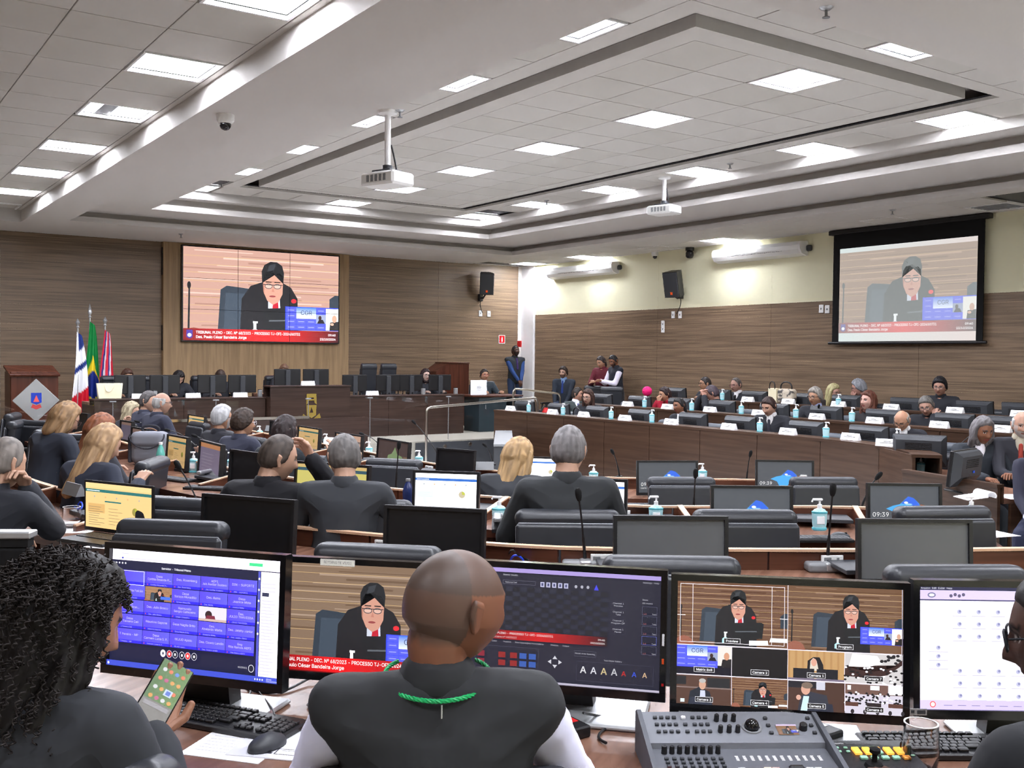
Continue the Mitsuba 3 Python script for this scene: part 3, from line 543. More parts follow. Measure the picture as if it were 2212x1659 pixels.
def rear_monitor(x, y, z, th, label, group):
    k = thing('monitor', label, 'monitor', group); to = at(x, y, z, th).rotate([1, 0, 0], -6)
    for n, d in RM.items(): put(k + '__' + n, d, (to @ T().translate([0, -.019, .066])) if n == 'screen' else to)
PX_A = [1139, 1213, 1297, 1391, 1503, 1610, 1748, 1884]
MA = [((9.8, 13.803, 0.87)), ((9.8, 12.863, 0.899)), ((9.8, 11.894, 0.903)), ((9.8, 10.917, 0.905)), ((9.8, 9.879, 0.896)), ((9.8, 9.035, 0.902)), ((9.8, 7.985, 0.875)), ((9.8, 7.12, 0.879))]
for i, m in enumerate(MA): rear_monitor(9.80, m[1], .62, 180, f'black monitor seen from behind on the right front bench, {NTH[i]}', 'monitors of the right front bench')
rear_monitor(9.062, 6.016, .62, 205, 'black monitor between the bald man and the curved bench end', 'monitors of the right front bench')
MB = [((11.08, 13.353, 1.024)), ((11.08, 12.392, 1.016)), ((11.08, 11.454, 0.998)), ((11.08, 10.582, 1.009)), ((11.08, 9.593, 1.002)), ((11.08, 8.714, 1.008)), ((11.08, 7.846, 0.989)), ((11.08, 6.881, 0.993)), ((11.08, 6.225, 1))]
for i, m in enumerate(MB): rear_monitor(11.08, m[1], .74, 180, f'black monitor seen from behind on the right middle bench, {NTH[i]}', 'monitors of the right middle bench')
MC = [((12.32, 12.877, 1.129)), ((12.32, 11.843, 1.126)), ((12.32, 11.075, 1.125)), ((12.32, 10.204, 1.122)), ((12.32, 9.336, 1.116)), ((12.32, 8.365, 1.106)), ((12.32, 7.386, 1.102)), ((12.32, 6.772, 1.091))]
for i, m in enumerate(MC): rear_monitor(12.32, m[1], .85, 180, f'black monitor seen from behind on the right rear bench, {NTH[i]}', 'monitors of the right rear bench')
rear_monitor(8.056, 4.973, .60, 280, 'black monitor seen edge-on in front of the woman with the headset microphone', 'monitors of the right bench block')

# sanitiser bottles -----------------------------------------------------------------------
body = lathe([(0, 0), (.036, 0), (.040, .006), (.036, .02), (.040, .035), (.043, .095), (.040, .105), (.030, .118), (.014, .124), (0, .124)], 18); body.apply_scale([1, .72, 1])
ringm = (lathe([(.0385, .004), (.0415, .006), (.0415, .016), (.037, .02)], 18), lathe([(.0425, .094), (.0445, .098), (.0445, .106), (.041, .108)], 18)); [q.apply_scale([1, .72, 1]) for q in ringm]
pump = cat(cyl((0, 0, .12), (0, 0, .145), .013, n=12), cyl((0, 0, .145), (0, 0, .165), .006, n=8), rbox(-.012, 0, .172, .055, .02, .014, .006), cyl((-.038, 0, .170), (-.044, 0, .158), .005, n=8))
mat('m_gel', (176, 216, 222), .12, .6); mat('m_gelring', (96, 178, 190), .3, .5)
lab = rbox(0, -.0275, .06, .044, .008, .045, .0035)
BOT = {'body': P(body, 'm_gel', 40), 'ring': P(ringm[0], 'm_gelring', 40), 'ring_001': P(ringm[1], 'm_gelring', 40), 'pump': P(pump, 'm_white', 40), 'label': P(lab, 'm_paper', 40)}
def bottle(x, y, z, label, group, th=90):
    k = thing('sanitiser_bottle', label, 'bottle', group); to = at(x, y, z, th)
    for n, d in BOT.items(): put(k + '__' + n, d, to)
for p, z, lab in [((3.346, 4.989), .755, 'blue sanitiser pump bottle left of the grey-haired man\'s chair'), ((4.168, 4.524), .755, 'blue sanitiser pump bottle between the grey-haired man and the next empty chair'), ((4.612, 3.676), .755, 'blue sanitiser pump bottle on a dark shelf beside a mouse, right of centre'), ((5.855, 3.528), .755, 'white pump of a sanitiser bottle rising behind the second-row chair at the right'), ((2.638, 8.563), .755, 'blue sanitiser bottle by the drinking glass near the backpack'), ((2.9, 8.377), .755, 'white pump bottle left of the man leaning on his hand')]:
    bottle(p[0], p[1], z if 'shelf' in lab else .70, lab, 'sanitiser bottles of the second desk row', 56)
for p, lab in [((5.867, 7.207), 'blue sanitiser bottle right of the grey-haired man\'s head'), ((6.848, 6.806), 'sanitiser bottle beside the left sea arch monitor of the innermost row'), ((6.93, 5.68), 'sanitiser bottle at the right edge of the right inner sea arch monitor'), ((5.163, 9.196), 'blue sanitiser bottle by the handrail foot'), ((5.188, 10.395), 'blue sanitiser bottle left of the green star monitor'), ((5.246, 11.685), 'blue sanitiser bottle under the raised hand of the woman in the colourful blouse'), ((5.029, 13.393), 'blue sanitiser bottle in front of the woman with short curly hair'), ((4.8, 13.4), 'blue sanitiser bottle by the orange-page monitor')]:
    bottle(p[0], p[1], .55, lab, 'sanitiser bottles of the innermost desk row', 40)
for i, p in enumerate([((9.44, 13.256, 0.813)), ((9.44, 12.353, 0.817)), ((9.44, 11.215, 0.804)), ((9.44, 10.354, 0.803)), ((9.44, 8.432, 0.801)), ((9.44, 7.455, 0.795)), ((9.2, 6.376, 0.816))]): bottle(p[0], p[1], .83, f'sanitiser bottle on the ledge of the right front bench, {NTH[i]}', 'sanitiser bottles of the right front bench', 180)
for i, p in enumerate([((10.74, 11.955, 0.909)), ((10.74, 10.915, 0.924)), ((10.74, 9.937, 0.908)), ((10.74, 8.974, 0.917)), ((10.74, 8.091, 0.908))]): bottle(p[0], p[1], .94, f'sanitiser bottle on the ledge of the right middle bench, {NTH[i]}', 'sanitiser bottles of the right middle bench', 180)
for i, p in enumerate([((12, 11.512, 1.023)), ((12, 9.272, 1.052))]): bottle(p[0], p[1], 1.05, ['sanitiser bottle on the rear bench near the two men with glasses', 'sanitiser bottle on the rear bench before the blonde woman with glasses'][i], 'sanitiser bottles of the right rear bench', 180)
for p, lab in [((9.282, 6.12), 'farther sanitiser bottle behind the bench block'), ((9.586, 6.122), 'sanitiser bottle in front of the edge-on monitor'), ((8.933, 5.917), 'nearest sanitiser bottle at the corner of the bench block')]:
    bottle(p[0], p[1], .60, lab, 'sanitiser bottles of the right bench block', 180)

# nameplates ------------------------------------------------------------------------------
pr = trimesh.creation.extrude_polygon(Polygon([(-.035, 0), (.035, 0), (.004, .075), (-.004, .075)]), .23, engine='earcut'); pr.apply_transform(np.array([[0, 0, 1, -.115], [1, 0, 0, 0], [0, 1, 0, 0], [0, 0, 0, 1.0]]))
tx = cat([rot(box(0, 0, 0, w, .0012, .006), 22.5, (1, 0, 0)).apply_translation((0, -.0205 + .0, z)) for w, z in ((.07, .048), (.15, .034))]); tx.apply_translation((0, -.002, 0))
NPL, NPT, NPG = P(pr, 'm_paper', False), P(tx, 'm_greyplastic', False), P(pr, 'm_greyplastic', False)
def nameplate(x, y, z, th, label, group, grey=False):
    k = thing('nameplate', label, 'nameplate', group); to = at(x, y, z, th + 180)
    put(k + '__body', NPG if grey else NPL, to)
    to2 = at(x, y, z, th); put(k + '__lettering', NPT, at(x, y, z, th + 180))
for i, y in enumerate([13.755, 12.6, 11.83, 10.9, 9.965, 8.925, 7.99, 7.115]): nameplate(9.43, y, .83, 180, f'white nameplate on the ledge of the right front bench, {NTH[i]}', 'nameplates of the right front bench')
nameplate(9.08, 6.4, .83, 205, 'white nameplate on the curved bench end before the bald man', 'nameplates of the right front bench')
for i, y in enumerate([12.34, 11.42, 10.53, 9.6, 8.62, 7.75, 6.88, 6.14]): nameplate(10.73, y, .94, 180, f'white nameplate on the ledge of the right middle bench, {NTH[i]}', 'nameplates of the right middle bench')
for i, y in enumerate([11.875, 10.97, 10.17, 9.27, 8.41, 7.48, 6.63]): nameplate(12.0, y, 1.05, 180, f'white nameplate on the ledge of the right rear bench, {NTH[i]}', 'nameplates of the right rear bench')
for p, th, z, lab, gr in [((1.691, 5.974), 222, .80, 'white nameplate on the near row rim behind the laptop', 0), ((1.36, 6.867), 10, .80, 'grey nameplate seen from behind on the near row rim at the left', 1), ((5.132, 7.955), 58, .65, 'grey nameplate right of the switched-off inner monitor', 1), ((5.097, 11.157), 40, .65, 'pale nameplate by the raised hand of the woman in the colourful blouse', 0), ((5.224, 13.403), 30, .65, 'grey nameplate in front of the woman with short curly hair', 1)]:
    nameplate(p[0], p[1], z, th, lab, 'nameplates of the left rows', bool(gr))

# microphones -----------------------------------------------------------------------------
mb = cat(rbox(0, 0, .022, .22, .13, .044, .015)); ms = cat(rbox(0, 0, .026, .06, .134, .044, .012)); MBASE, MSTR = P(mb, 'm_greyplastic', 40), P(ms, 'm_silver', 40)
def mic(label, b, c, th, group, big=True):
    k = thing('microphone', label, 'microphone', group); b, c = np.array(b), np.array(c)
    if big: put(k + '__base', MBASE, at(*b, th)); put(k + '__base_plate', MSTR, at(*b, th))
    else: part(k, 'base', P(cyl(b, b + [0, 0, .02], .03, n=12), 'm_black', 30))
    mid = (b + c) / 2 + np.array([0, 0, .04]); s = spline([b + [0, 0, .04 if big else .02], mid, c], 12); d = s[-1] - s[-3]; d /= np.linalg.norm(d)
    part(k, 'stem', P(tube(s, np.r_[[.008] * 4, [.0045] * 8], 8), 'm_black', 40))
    cp = lathe([(0, -.03), (.009, -.028), (.014, -.012), (.016, .005), (.015, .022), (.008, .034), (0, .036)], 12); R = trimesh.geometry.align_vectors([0, 0, 1], d); cp.apply_transform(R); cp.apply_translation(s[-1] + d * .02)
    part(k, 'capsule', P(cp, 'm_blackmatte', 40))
for lab, bc, th in [('gooseneck microphone leaning left beside the open laptop of the near row', ((1.88, 5.89, 0.7), (1.752, 5.94, 1.035)), 45), ('gooseneck microphone with its head before the greying man\'s chair back', ((2.537, 4.85, 0.7), (2.357, 4.932, 0.927)), 48), ('tall gooseneck microphone before the grey-haired man\'s chair', ((3.021, 3.766, 0.7), (2.975, 3.76, 1.035)), 54), ('tall gooseneck microphone on a grey base with silver plate, right of centre', ((3.983, 3.124, 0.7), (3.973, 3.094, 1.068)), 58)]:
    mic(lab, bc[0], bc[1], th, 'microphones of the near desk row')
for lab, bc, th in [('gooseneck microphone upright against the empty chair of the inner row', ((3.542, 6.653, 0.7), (3.542, 6.615, 1.025)), 50), ('gooseneck microphone between the two empty second-row chairs', ((4.581, 4.625, 0.7), (4.564, 4.597, 0.962)), 56), ('gooseneck microphone leaning over the right second-row sea arch monitor', ((5.609, 4.148, 0.7), (5.663, 4.07, 0.941)), 60), ('gooseneck microphone slanting across the violet-grey monitor', ((3.275, 9.865, 0.7), (3.095, 9.946, 0.892)), 20), ('gooseneck microphone slanting by the ochre monitor near the backpack', ((3.389, 10.968, 0.7), (3.156, 11.085, 0.875)), 10), ('gooseneck microphone slanting by the grey monitor left of the backpack', ((3.36, 12.394, 0.7), (3.191, 12.467, 0.883)), 0)]:
    mic(lab, bc[0], bc[1], th, 'microphones of the second desk row', False)
for lab, bc, th in [('gooseneck microphone at the handrail foot', ((5.829, 9.927, 0.55), (5.592, 10.054, 0.942)), 40), ('gooseneck microphone behind the peach-page monitor', ((5.74, 11.139, 0.55), (5.532, 11.239, 0.743)), 40), ('gooseneck microphone in front of the tall brown bench, left of the clock monitor', ((6.406, 7.475, 0.55), (6.334, 7.484, 0.785)), 58), ('gooseneck microphone beside the right inner sea arch monitor', ((7.107, 6.5, 0.55), (7.107, 6.46, 0.815)), 60), ('gooseneck microphone above the dark low parapet', ((5.96, 9.013, 0.55), (5.879, 9.027, 0.75)), 55), ('gooseneck microphone before the woman in the colourful blouse', ((5.584, 12.512, 0.55), (5.407, 12.591, 0.729)), 30), ('gooseneck microphone before the bald man with glasses', ((4.62, 13.3, .55), (4.42, 13.15, .93)), 10)]:
    mic(lab, bc[0], bc[1], th, 'microphones of the innermost desk row', False)
for lab, bc in [('thin microphone before the woman with hair tied back, right front bench', ((12.663, 12.109, 0.62), (12.776, 11.989, 0.835))), ('thin microphone between the empty grey chairs of the right benches', ((13.297, 11.809, 0.62), (13.397, 11.699, 0.836))), ('thin microphone left of the grey-haired man in the middle bench', ((11.1, 8.95, .74), (10.98, 8.8, 1.08)))]:
    mic(lab, bc[0], bc[1], 180, 'microphones of the right benches', False)
mic('long microphone in front of the mouth of the woman at the bench block', *((10.178, 6.424, 0.6), (10.358, 6.261, 0.908)), 200, 'microphones of the right benches', False)

# laptops, keyboards, mice, phones --------------------------------------------------------
def keys_mesh(w, d, nx, ny, h=.004, gap=.003):
    cw, ch = w / nx, d / ny; return [box(-w / 2 + (i + .5) * cw, -d / 2 + (j + .5) * ch, h / 2, cw - gap, ch - gap, h) for i in range(nx) for j in range(ny)]
KBD = {'body': P(cbox(0, 0, .009, .44, .14, .018, .004), 'm_black', 30), 'keys': P(tr(cat(keys_mesh(.42, .115, 18, 5)), 0, 0, .018), 'm_darkgrey', False)}
def keyboard(label, x, y, z, th, group):
    k = thing('keyboard', label, 'keyboard', group); put(k + '__body', KBD['body'], at(x, y, z, th)); put(k + '__keys', KBD['keys'], at(x, y, z, th), stuff=True)
LB = {'base': P(cbox(0, -.12, .009, .36, .25, .018, .004), 'm_black', 30), 'keys': P(tr(cat(keys_mesh(.30, .11, 14, 5)), 0, -.09, .018), 'm_darkgrey', False)}
def laptop(label, p, q, ztop, zdesk, art, gain):
    p, q = np.array(p), np.array(q); c = (p + q) / 2; w = np.linalg.norm(q - p); th = math.degrees(math.atan2(q[1] - p[1], q[0] - p[0])) + 90; h = ztop - zdesk - .02
    k = thing('laptop', label, 'laptop', 'laptops'); base = at(c[0], c[1], zdesk, th)
    put(k + '__base', LB['base'], base); put(k + '__keys', LB['keys'], base, stuff=True)
    part(k, 'lid', P(cbox(0, .012, h / 2 + .018, w, .014, h, .004), 'm_black', 30), base); part(k, 'screen', art(w - .03, h - .035).shape(SCREEN * gain), base @ T().translate([0, .0045, .04]))
laptop('open laptop with a warm yellow page in front of the man at the left edge', *((1.232, 5.981), (1.477, 5.491)), 1.0, .70, WARM, .95)
keyboard('dark keyboard in front of the violet-grey monitor', 2.347, 8.126, .70, 20, 'keyboards of the second row'); keyboard('dark keyboard left of the man leaning on his hand', 2.435, 7.415, .70, 40, 'keyboards of the second row'); keyboard('keyboard edge beside the empty second-row chair', 4.564, 3.692, .70, 58, 'keyboards of the second row'); keyboard('keyboard before the clock monitor', 5.302, 5.926, .55, 58, 'keyboards of the innermost row')
mm = trimesh.creation.icosphere(2, 1.0); mm.apply_scale([.032, .055, .03]); mm = trimesh.intersections.slice_mesh_plane(mm, [0, 0, 1], [0, 0, -.004], cap=True); mm.apply_translation((0, 0, .004)); MOUSE = P(mm, 'm_darkgrey', True)
def mouse(label, x, y, z, th): k = thing('computer_mouse', label, 'mouse', 'computer mice'); put(k + '__shell', MOUSE, at(x, y, z, th)); part(k, 'wheel', P(cyl((-.004, .03, .026), (.004, .03, .026), .008, n=10), 'm_blackmatte', 30), at(x, y, z, th))
mouse('grey computer mouse right of the sanitiser bottle on the dark shelf', 4.779, 3.663, .70, -60)
def paper(label, x, y, z, th, w=.21, h=.297, n=6):
    k = thing('paper_sheet', label, 'paper', 'loose papers'); a = Art(w, h).rect(0, 0, w, h, (236, 236, 238)); r = np.random.default_rng(int(x * 100))
    for i in range(n * 2): a.rect(w * .1, h * (.12 + i * .06), w * r.uniform(.6, .9), h * (.128 + i * .06), (176, 176, 184))
    part(k, 'sheet', P(box(0, h / 2, .0008, w, h, .0014), 'm_paper', False), at(x, y, z, th)); put(k + '__print', a.shape(1, standing=False, glow=False, bsdf='m_vcol'), at(x, y, z + .0016, th))
for lab, p, z, th in [('white sheet in front of the fair-haired woman in black', (2.709, 13.542), .70, 0), ('white sheet beside the laptop near the water glass', (1.166, 6.009), .70, 60), ('sheet of paper lying before the long-haired blonde woman', (2.934, 12.232), .70, 20), ('open papers at the right edge by the bearded man', (8.171, 4.652), .60, 240), ('white sheet lying under the near keyboard row at the left', (1.203, 5.46), .70, 40), ('sheets on the desk beside the right second-row chair', (5.637, 3.176), .70, 75)]:
    paper(lab, p[0], p[1], z, th)
def roll(label, x, y, z, th):
    k = thing('curled_papers', label, 'paper'); t = np.linspace(-.3, 3.6, 18); prof = np.column_stack([.035 * np.cos(t), .036 + .03 * np.sin(t)])
    pg = LineString(np.vstack([[.20, .004], prof])).buffer(.004); m = trimesh.creation.extrude_polygon(pg, .22, engine='earcut'); m.apply_transform(np.array([[0, 0, 1, -.11], [1, 0, 0, 0], [0, 1, 0, 0], [0, 0, 0, 1.0]])); part(k, 'sheet', P(m, 'm_paper', 40), at(x, y, z, th))
roll('curled white papers on top of the bench block at the right', 7.783, 4.577, .60, 150)
def desk_phone(label, x, y, z, th):
    k = thing('desk_phone', label, 'telephone', 'desk telephones'); to = at(x, y, z, th)
    w = trimesh.creation.extrude_polygon(Polygon([(-.09, 0), (.09, 0), (.09, .07), (.05, .075), (-.09, .02)]), .2, engine='earcut'); w.apply_transform(np.array([[0, 0, 1, -.1], [1, 0, 0, 0], [0, 1, 0, 0], [0, 0, 0, 1.0]]))
    part(k, 'body', P(w, 'm_black', 30), to); part(k, 'handset', P(cat(rbox(-.07, 0, .075, .045, .19, .03, .012)), 'm_silver', 40), to)
for lab, p, z, th in [('grey desk telephone behind the violet-grey monitor', (2.661, 8.715), .70, 30), ('grey desk telephone left of the chair of the man leaning on his hand', (2.583, 7.888), .70, 40), ('desk telephone with a silver handset left of the grey-haired man\'s chair', (3.314, 4.835), .70, 56)]: desk_phone(lab, p[0], p[1], z, th)
scene['m_clear'] = {'type': 'dielectric', 'int_ior': 1.33}
def glass(label, x, y, z, h=.10, r=.038, stem=False, group='drinking glasses'):
    k = thing('drinking_glass', label, 'glass', group)
    pr = [(0, 0), (r * .8, 0), (r * .95, h * .1), (r * 1.1, h * .45), (r, h), (r - .002, h), (r * 1.08 - .002, h * .45), (r * .9, h * .12), (0, h * .1)]
    part(k, 'bowl', P(lathe(pr, 24), 'm_clear', True), T().translate([x, y, z])); part(k, 'rim', P(lathe([(r - .0028, h - .001), (r + .0006, h - .001), (r + .0006, h + .0015), (r - .0028, h + .0015), (r - .0028, h - .001)], 24), 'm_white', True), T().translate([x, y, z]))
glass('round clear water glass beside the open yellow laptop', 1.214, 6.194, .70, .12, .048); glass('clear drinking glass before the ochre monitor near the backpack', 2.749, 9.406, .70); glass('clear glass on the desk of the bearded man', 9.589, 5.641, .60); glass('clear glass held by the woman at the bench block', 9.838, 6.392, .60)
# bottles, bags
def pet(label, x, y, z, h, r, bodymat, capmat, lab2):
    k = thing('water_bottle', label, 'bottle'); to = T().translate([x, y, z])
    part(k, 'body', P(lathe([(0, 0), (r * .9, 0), (r, h * .04), (r, h * .28), (r * .93, h * .36), (r, h * .45), (r, h * .62), (r * .6, h * .82), (r * .38, h * .88), (r * .38, h * .92), (0, h * .92)], 20), bodymat, 40), to)
    part(k, 'cap', P(cyl((0, 0, h * .92), (0, 0, h), r * .45, n=14), capmat, 30), to)
    if lab2: part(k, 'label', P(lathe([(r * 1.02, h * .12), (r * 1.03, h * .13), (r * 1.03, h * .27), (r * 1.02, h * .28)], 20), lab2, 40), to)
mat('m_aqua', (96, 176, 164), .12, .6); mat('m_navy', (34, 46, 92), .2, .6); mat('m_limelabel', (196, 206, 170), .6, .3)
pet('green plastic water bottle with white cap in front of the grey backpack', 2.395, 8.667, .70, .26, .036, 'm_aqua', 'm_white', 'm_limelabel'); pet('dark blue bottle with silver cap left of the white web page', 3.123, 5.703, .72, .20, .034, 'm_navy', 'm_silver', None)
def backpack(label, x, y, z, th):
    k = thing('backpack', label, 'backpack'); to = at(x, y, z, th); mat('m_bag', (128, 130, 138), .9, .1); mat('m_bagdark', (58, 58, 64), .9, .1)
    part(k, 'body', P(rbox(0, 0, .15, .34, .20, .30, .08, 3), 'm_bag', 40), to); part(k, 'flap', P(cat(rbox(0, -.06, .23, .30, .12, .14, .05, 3)), 'm_bag', 40), to); part(k, 'trim', P(tube(spline([(-.15, -.09, .28), (-.12, -.118, .20), (0, -.124, .15), (.12, -.118, .20), (.15, -.09, .28)], 20), .006, 6), 'm_bagdark', 40), to); part(k, 'handle', P(tube(spline([(-.06, 0, .29), (-.05, -.01, .345), (.05, -.01, .345), (.06, 0, .29)], 14), .011, 8), 'm_bagdark', 40), to)
    part(k, 'side_panel', P(rbox(-.165, 0, .14, .03, .17, .24, .014), 'm_bagdark', 40), to)
backpack('grey backpack standing on the desk between monitor and green bottle', 2.511, 9.399, .70, 55)
mat('m_brownleather', (112, 82, 62), .5, .4)
k = thing('handbag', 'small brown handbag with looped handle behind the backpack', 'handbag'); to = at(2.926, 11.023, .70, 40)
part(k, 'body', P(rbox(0, 0, .07, .24, .10, .14, .04), 'm_brownleather', 40), to); part(k, 'handle', P(tube(spline([(-.09, 0, .13), (-.06, 0, .2), (.06, 0, .2), (.09, 0, .13)], 14), .009, 8), 'm_brownleather', 40), to)
mat('m_bluecable', (40, 80, 235), .4, .4)
def cable(label, pts, r, m, group=None, nm='cable'): k = thing(nm, label, 'cable', group); part(k, 'lead', P(tube(spline(pts, 28), r, 6), m, 40))
g = 'blue network cables'
for lab, q in [('bright blue network cable at the left behind the water glass', [((1.324, 6.578, 0.72)), ((1.378, 6.794, 0.76)), ((1.305, 6.359, 0.8)), ((1.326, 6.695, 0.71))]), ('blue network cable above the operators\' purple-bar monitor', [((2.76, 4.015, 0.72)), ((2.74, 3.949, 0.76)), ((2.768, 3.939, 0.75)), ((2.816, 3.967, 0.7))]), ('blue network cable arching by the right grey monitor', [((4.762, 2.842, 0.72)), ((4.742, 2.775, 0.77)), ((4.757, 2.736, 0.75)), ((4.849, 2.753, 0.71))])]: cable(lab, q, .005, 'm_bluecable', g)
cable('tangle of black leads behind the second near-row monitor', [((2.829, 4.134, 0.72)), ((2.683, 3.874, 0.8)), ((2.8, 3.965, 0.74)), ((2.851, 3.921, 0.72)), ((2.797, 3.922, 0.71))], .005, 'm_black')

# ================================================================ dais, wall fittings, ceiling fittings
def straight_bench(label, x0, x1, y, zf, ztop, zdesk, depth, m, n):
    k = thing('dais_bench', label, 'bench'); w = (x1 - x0) / n
    for i in range(n): part(k, 'front_board', P(box2(x0 + i * w + .003, x0 + (i + 1) * w - .003, y, y + .03, zf, ztop), m, False))
    part(k, 'ledge', P(cbox((x0 + x1) / 2, y + .15, ztop + .012, x1 - x0 + .02, .34, .025, .004), m, 30)); part(k, 'work_surface', P(box2(x0, x1, y + .32, y + .85, zdesk - .04, zdesk), 'm_desktop', False)); part(k, 'inner_board', P(box2(x0, x1, y + .29, y + .315, zdesk - .04, ztop), m, False))
    part(k, 'side_panel', P(box2(x0, x0 + .03, y + .032, y + .85, zf, zdesk - .04), m, False)); part(k, 'side_panel', P(box2(x1 - .03, x1, y + .032, y + .85, zf, zdesk - .04), m, False)); return k
straight_bench('left wing of the long brown dais bench', 3.45, 6.10, 16.0, .29, .985, .95, .8, 'm_daiswood', 4)
straight_bench('right wing of the long brown dais bench', 7.58, 9.92, 16.0, .29, .985, .95, .8, 'm_daiswood', 3)
kb = straight_bench('taller middle block of the dais bench carrying a gold coat of arms', 6.13, 7.55, 15.85, .29, 1.17, 1.05, .8, 'm_daiswood', 1)
def emblem(k, x, y, z, s, th, m):
    e = [Polygon([(-.22, .52), (-.20, .95), (.20, .95), (.22, .52), (.12, .60), (.12, .68), (-.12, .68), (-.12, .60)]).difference(shapely.geometry.box(-.1, .74, .1, .80)), Polygon([(-.19, .10), (-.21, .50), (.21, .50), (.19, .10), (0, -.02)]).difference(Polygon([(-.08, .2), (0, .42), (.08, .2)])), Polygon([(-.40, .0), (-.34, .16), (-.22, .06), (-.04, -.08), (.04, -.08), (.22, .06), (.34, .16), (.40, .0), (.24, -.16), (.26, -.34), (.1, -.26), (0, -.4), (-.1, -.26), (-.26, -.34), (-.24, -.16)])]
    pos = part(k, 'coat_of_arms', P(cat(*[trimesh.creation.extrude_polygon(q, .012 / s, engine='earcut') for q in e]), m, False), T().translate([x, y, z]).rotate([0, 0, 1], th - 90).rotate([1, 0, 0], 90).scale(s), label='gold coat of arms with castle crown, shield and ribbon')
emblem(kb, 6.84, 15.85, .66, .42, 90, 'm_gold')
# glass guard with steel clamps
k = thing('glass_guard', 'low clear glass guard with steel clamps along the dais edge', 'railing')
gx = [2.0, 3.46, 4.92, 6.38, 7.45, 8.93, 10.55]
for a, b in zip(gx[:-1], gx[1:]): part(k, 'pane', P(trimesh.Trimesh([[a + .01, 14.9, .30], [b - .01, 14.9, .30], [b - .01, 14.9, 1.03], [a + .01, 14.9, 1.03]], [[0, 1, 2], [0, 2, 3]], process=False), 'm_glass', False))
for a in gx[1:-1]:
    part(k, 'post', P(cat(box2(a - .004, a + .004, 14.895, 14.905, .29, 1.03), cbox(a, 14.9, 1.02, .09, .03, .02, .004)), 'm_greyplastic', 30))
k = thing('parapet', 'low brown parapet with a bright steel strip before the left wing of the dais', 'parapet'); part(k, 'strip', P(box2(2.2, 6.3, 14.66, 14.70, .725, .765), 'm_chrome', False)); part(k, 'board', P(box2(2.2, 7.3, 14.67, 14.70, -.15, .724), 'm_daiswood', False))
k = thing('riser_glass', 'dark glass riser with round steel bolts in front of the dais', 'glass panel')
part(k, 'pane', P(box2(8.2, 10.6, 14.715, 14.73, -.14, .27), 'm_darkgrey', False))
for x, z in ((8.75, .19), (8.75, .02), (9.25, .21), (9.25, .02)): part(k, 'bolt', P(lathe([(0, 0), (.035, 0), (.03, .018), (0, .022)], 14), 'm_chrome', 40), T().translate([x, 14.713, z]).rotate([1, 0, 0], 90))
def rail(label, pts, r=.021):
    k = thing('handrail', label, 'handrail', 'steel handrails'); P_ = np.array(pts, float); out = [P_[0]]
    for a, b, c in zip(P_[:-2], P_[1:-1], P_[2:]):
        u, v = (a - b) / np.linalg.norm(a - b), (c - b) / np.linalg.norm(c - b)
        for t in np.linspace(0, 1, 6): out.append(b + .09 * ((1 - t) ** 2 * u + t ** 2 * v))
    out.append(P_[-1]); part(k, 'tube', P(tube(out, r, 12), 'm_chrome', 60))
    for e in (P_[0],): part(k, 'flange', P(cyl(e, e + [0, 0, .012], .05), 'm_chrome', 30))
rail('polished steel handrail rising to the right from the well', [(8.30, 14.55, -.15), (8.30, 14.55, .86), (10.55, 14.55, .995), (10.55, 14.55, -.15)])
rail('farther thin steel handrail by the standing guard', [(10.75, 15.6, .29), (10.75, 15.6, 1.12), (11.85, 15.6, 1.01), (11.85, 15.6, .29)], .018)
k = thing('low_parapet', 'dark grey low parapet with a slanted left end beyond the blonde woman', 'parapet'); part(k, 'body', P(prism([(7.55, 11.4), (7.75, 11.3), (9.2, 13.4), (9.0, 13.5)], -.15, .50), 'm_darkgrey', False)); part(k, 'cap', P(prism([(7.53, 11.38), (7.77, 11.26), (9.22, 13.4), (8.98, 13.52)], .50, .53), 'm_greyplastic', False))
# lecterns
k = thing('lectern', 'dark red-brown lectern at the far left of the dais', 'lectern'); part(k, 'body', P(cbox(2.74, 16.9, .85, .66, .55, 1.12, .01), 'm_redwood', 30)); part(k, 'top', P(rot(cbox(2.74, 16.88, 1.42, .70, .62, .035, .006), 12, (1, 0, 0), (2.74, 16.88, 1.42)), 'm_redwood', 30))
k = thing('diamond_stand', 'grey diamond-shaped plate with a small coloured crest before the left lectern', 'crest plate'); c = ((2.639, 15.9, 1.01)); to = T().translate(list(c)).rotate([0, 1, 0], 45)
part(k, 'plate', P(cbox(0, 0, 0, .44, .03, .44, .004), 'm_silver', 30), to); ar = Art(.30, .30); ar.poly([(.08, .12), (.08, .26), (.22, .26), (.22, .12), (.15, .09)], (36, 60, 170)); ar.poly([(.11, .13), (.15, .23), (.19, .13)], (220, 90, 90)); ar.poly([(.08, .05), (.10, .10), (.15, .08), (.20, .10), (.22, .05), (.15, .02)], (196, 70, 70)); part(k, 'crest', ar.shape(1, glow=False, bsdf='m_vcol'), T().translate([c[0], c[1] - .017, c[2] - .15]))
part(k, 'post', P(box2(c[0] - .02, c[0] + .02, 15.92, 15.96, .29, c[2] - .05), 'm_silver', False))
k = thing('lectern', 'dark red-brown lectern with a sloped left edge behind the right wing of the dais', 'lectern'); part(k, 'body', P(trimesh.convex.convex_hull(np.array([[x, y, z] for x, z in ((10.35, .29), (11.12, .29), (11.12, 1.56), (10.60, 1.56), (10.35, 1.40)) for y in (17.75, 18.25)])), 'm_redwood', False)); part(k, 'rim', P(cbox(10.87, 18.0, 1.575, .52, .54, .025, .005), 'm_redwood', 30))
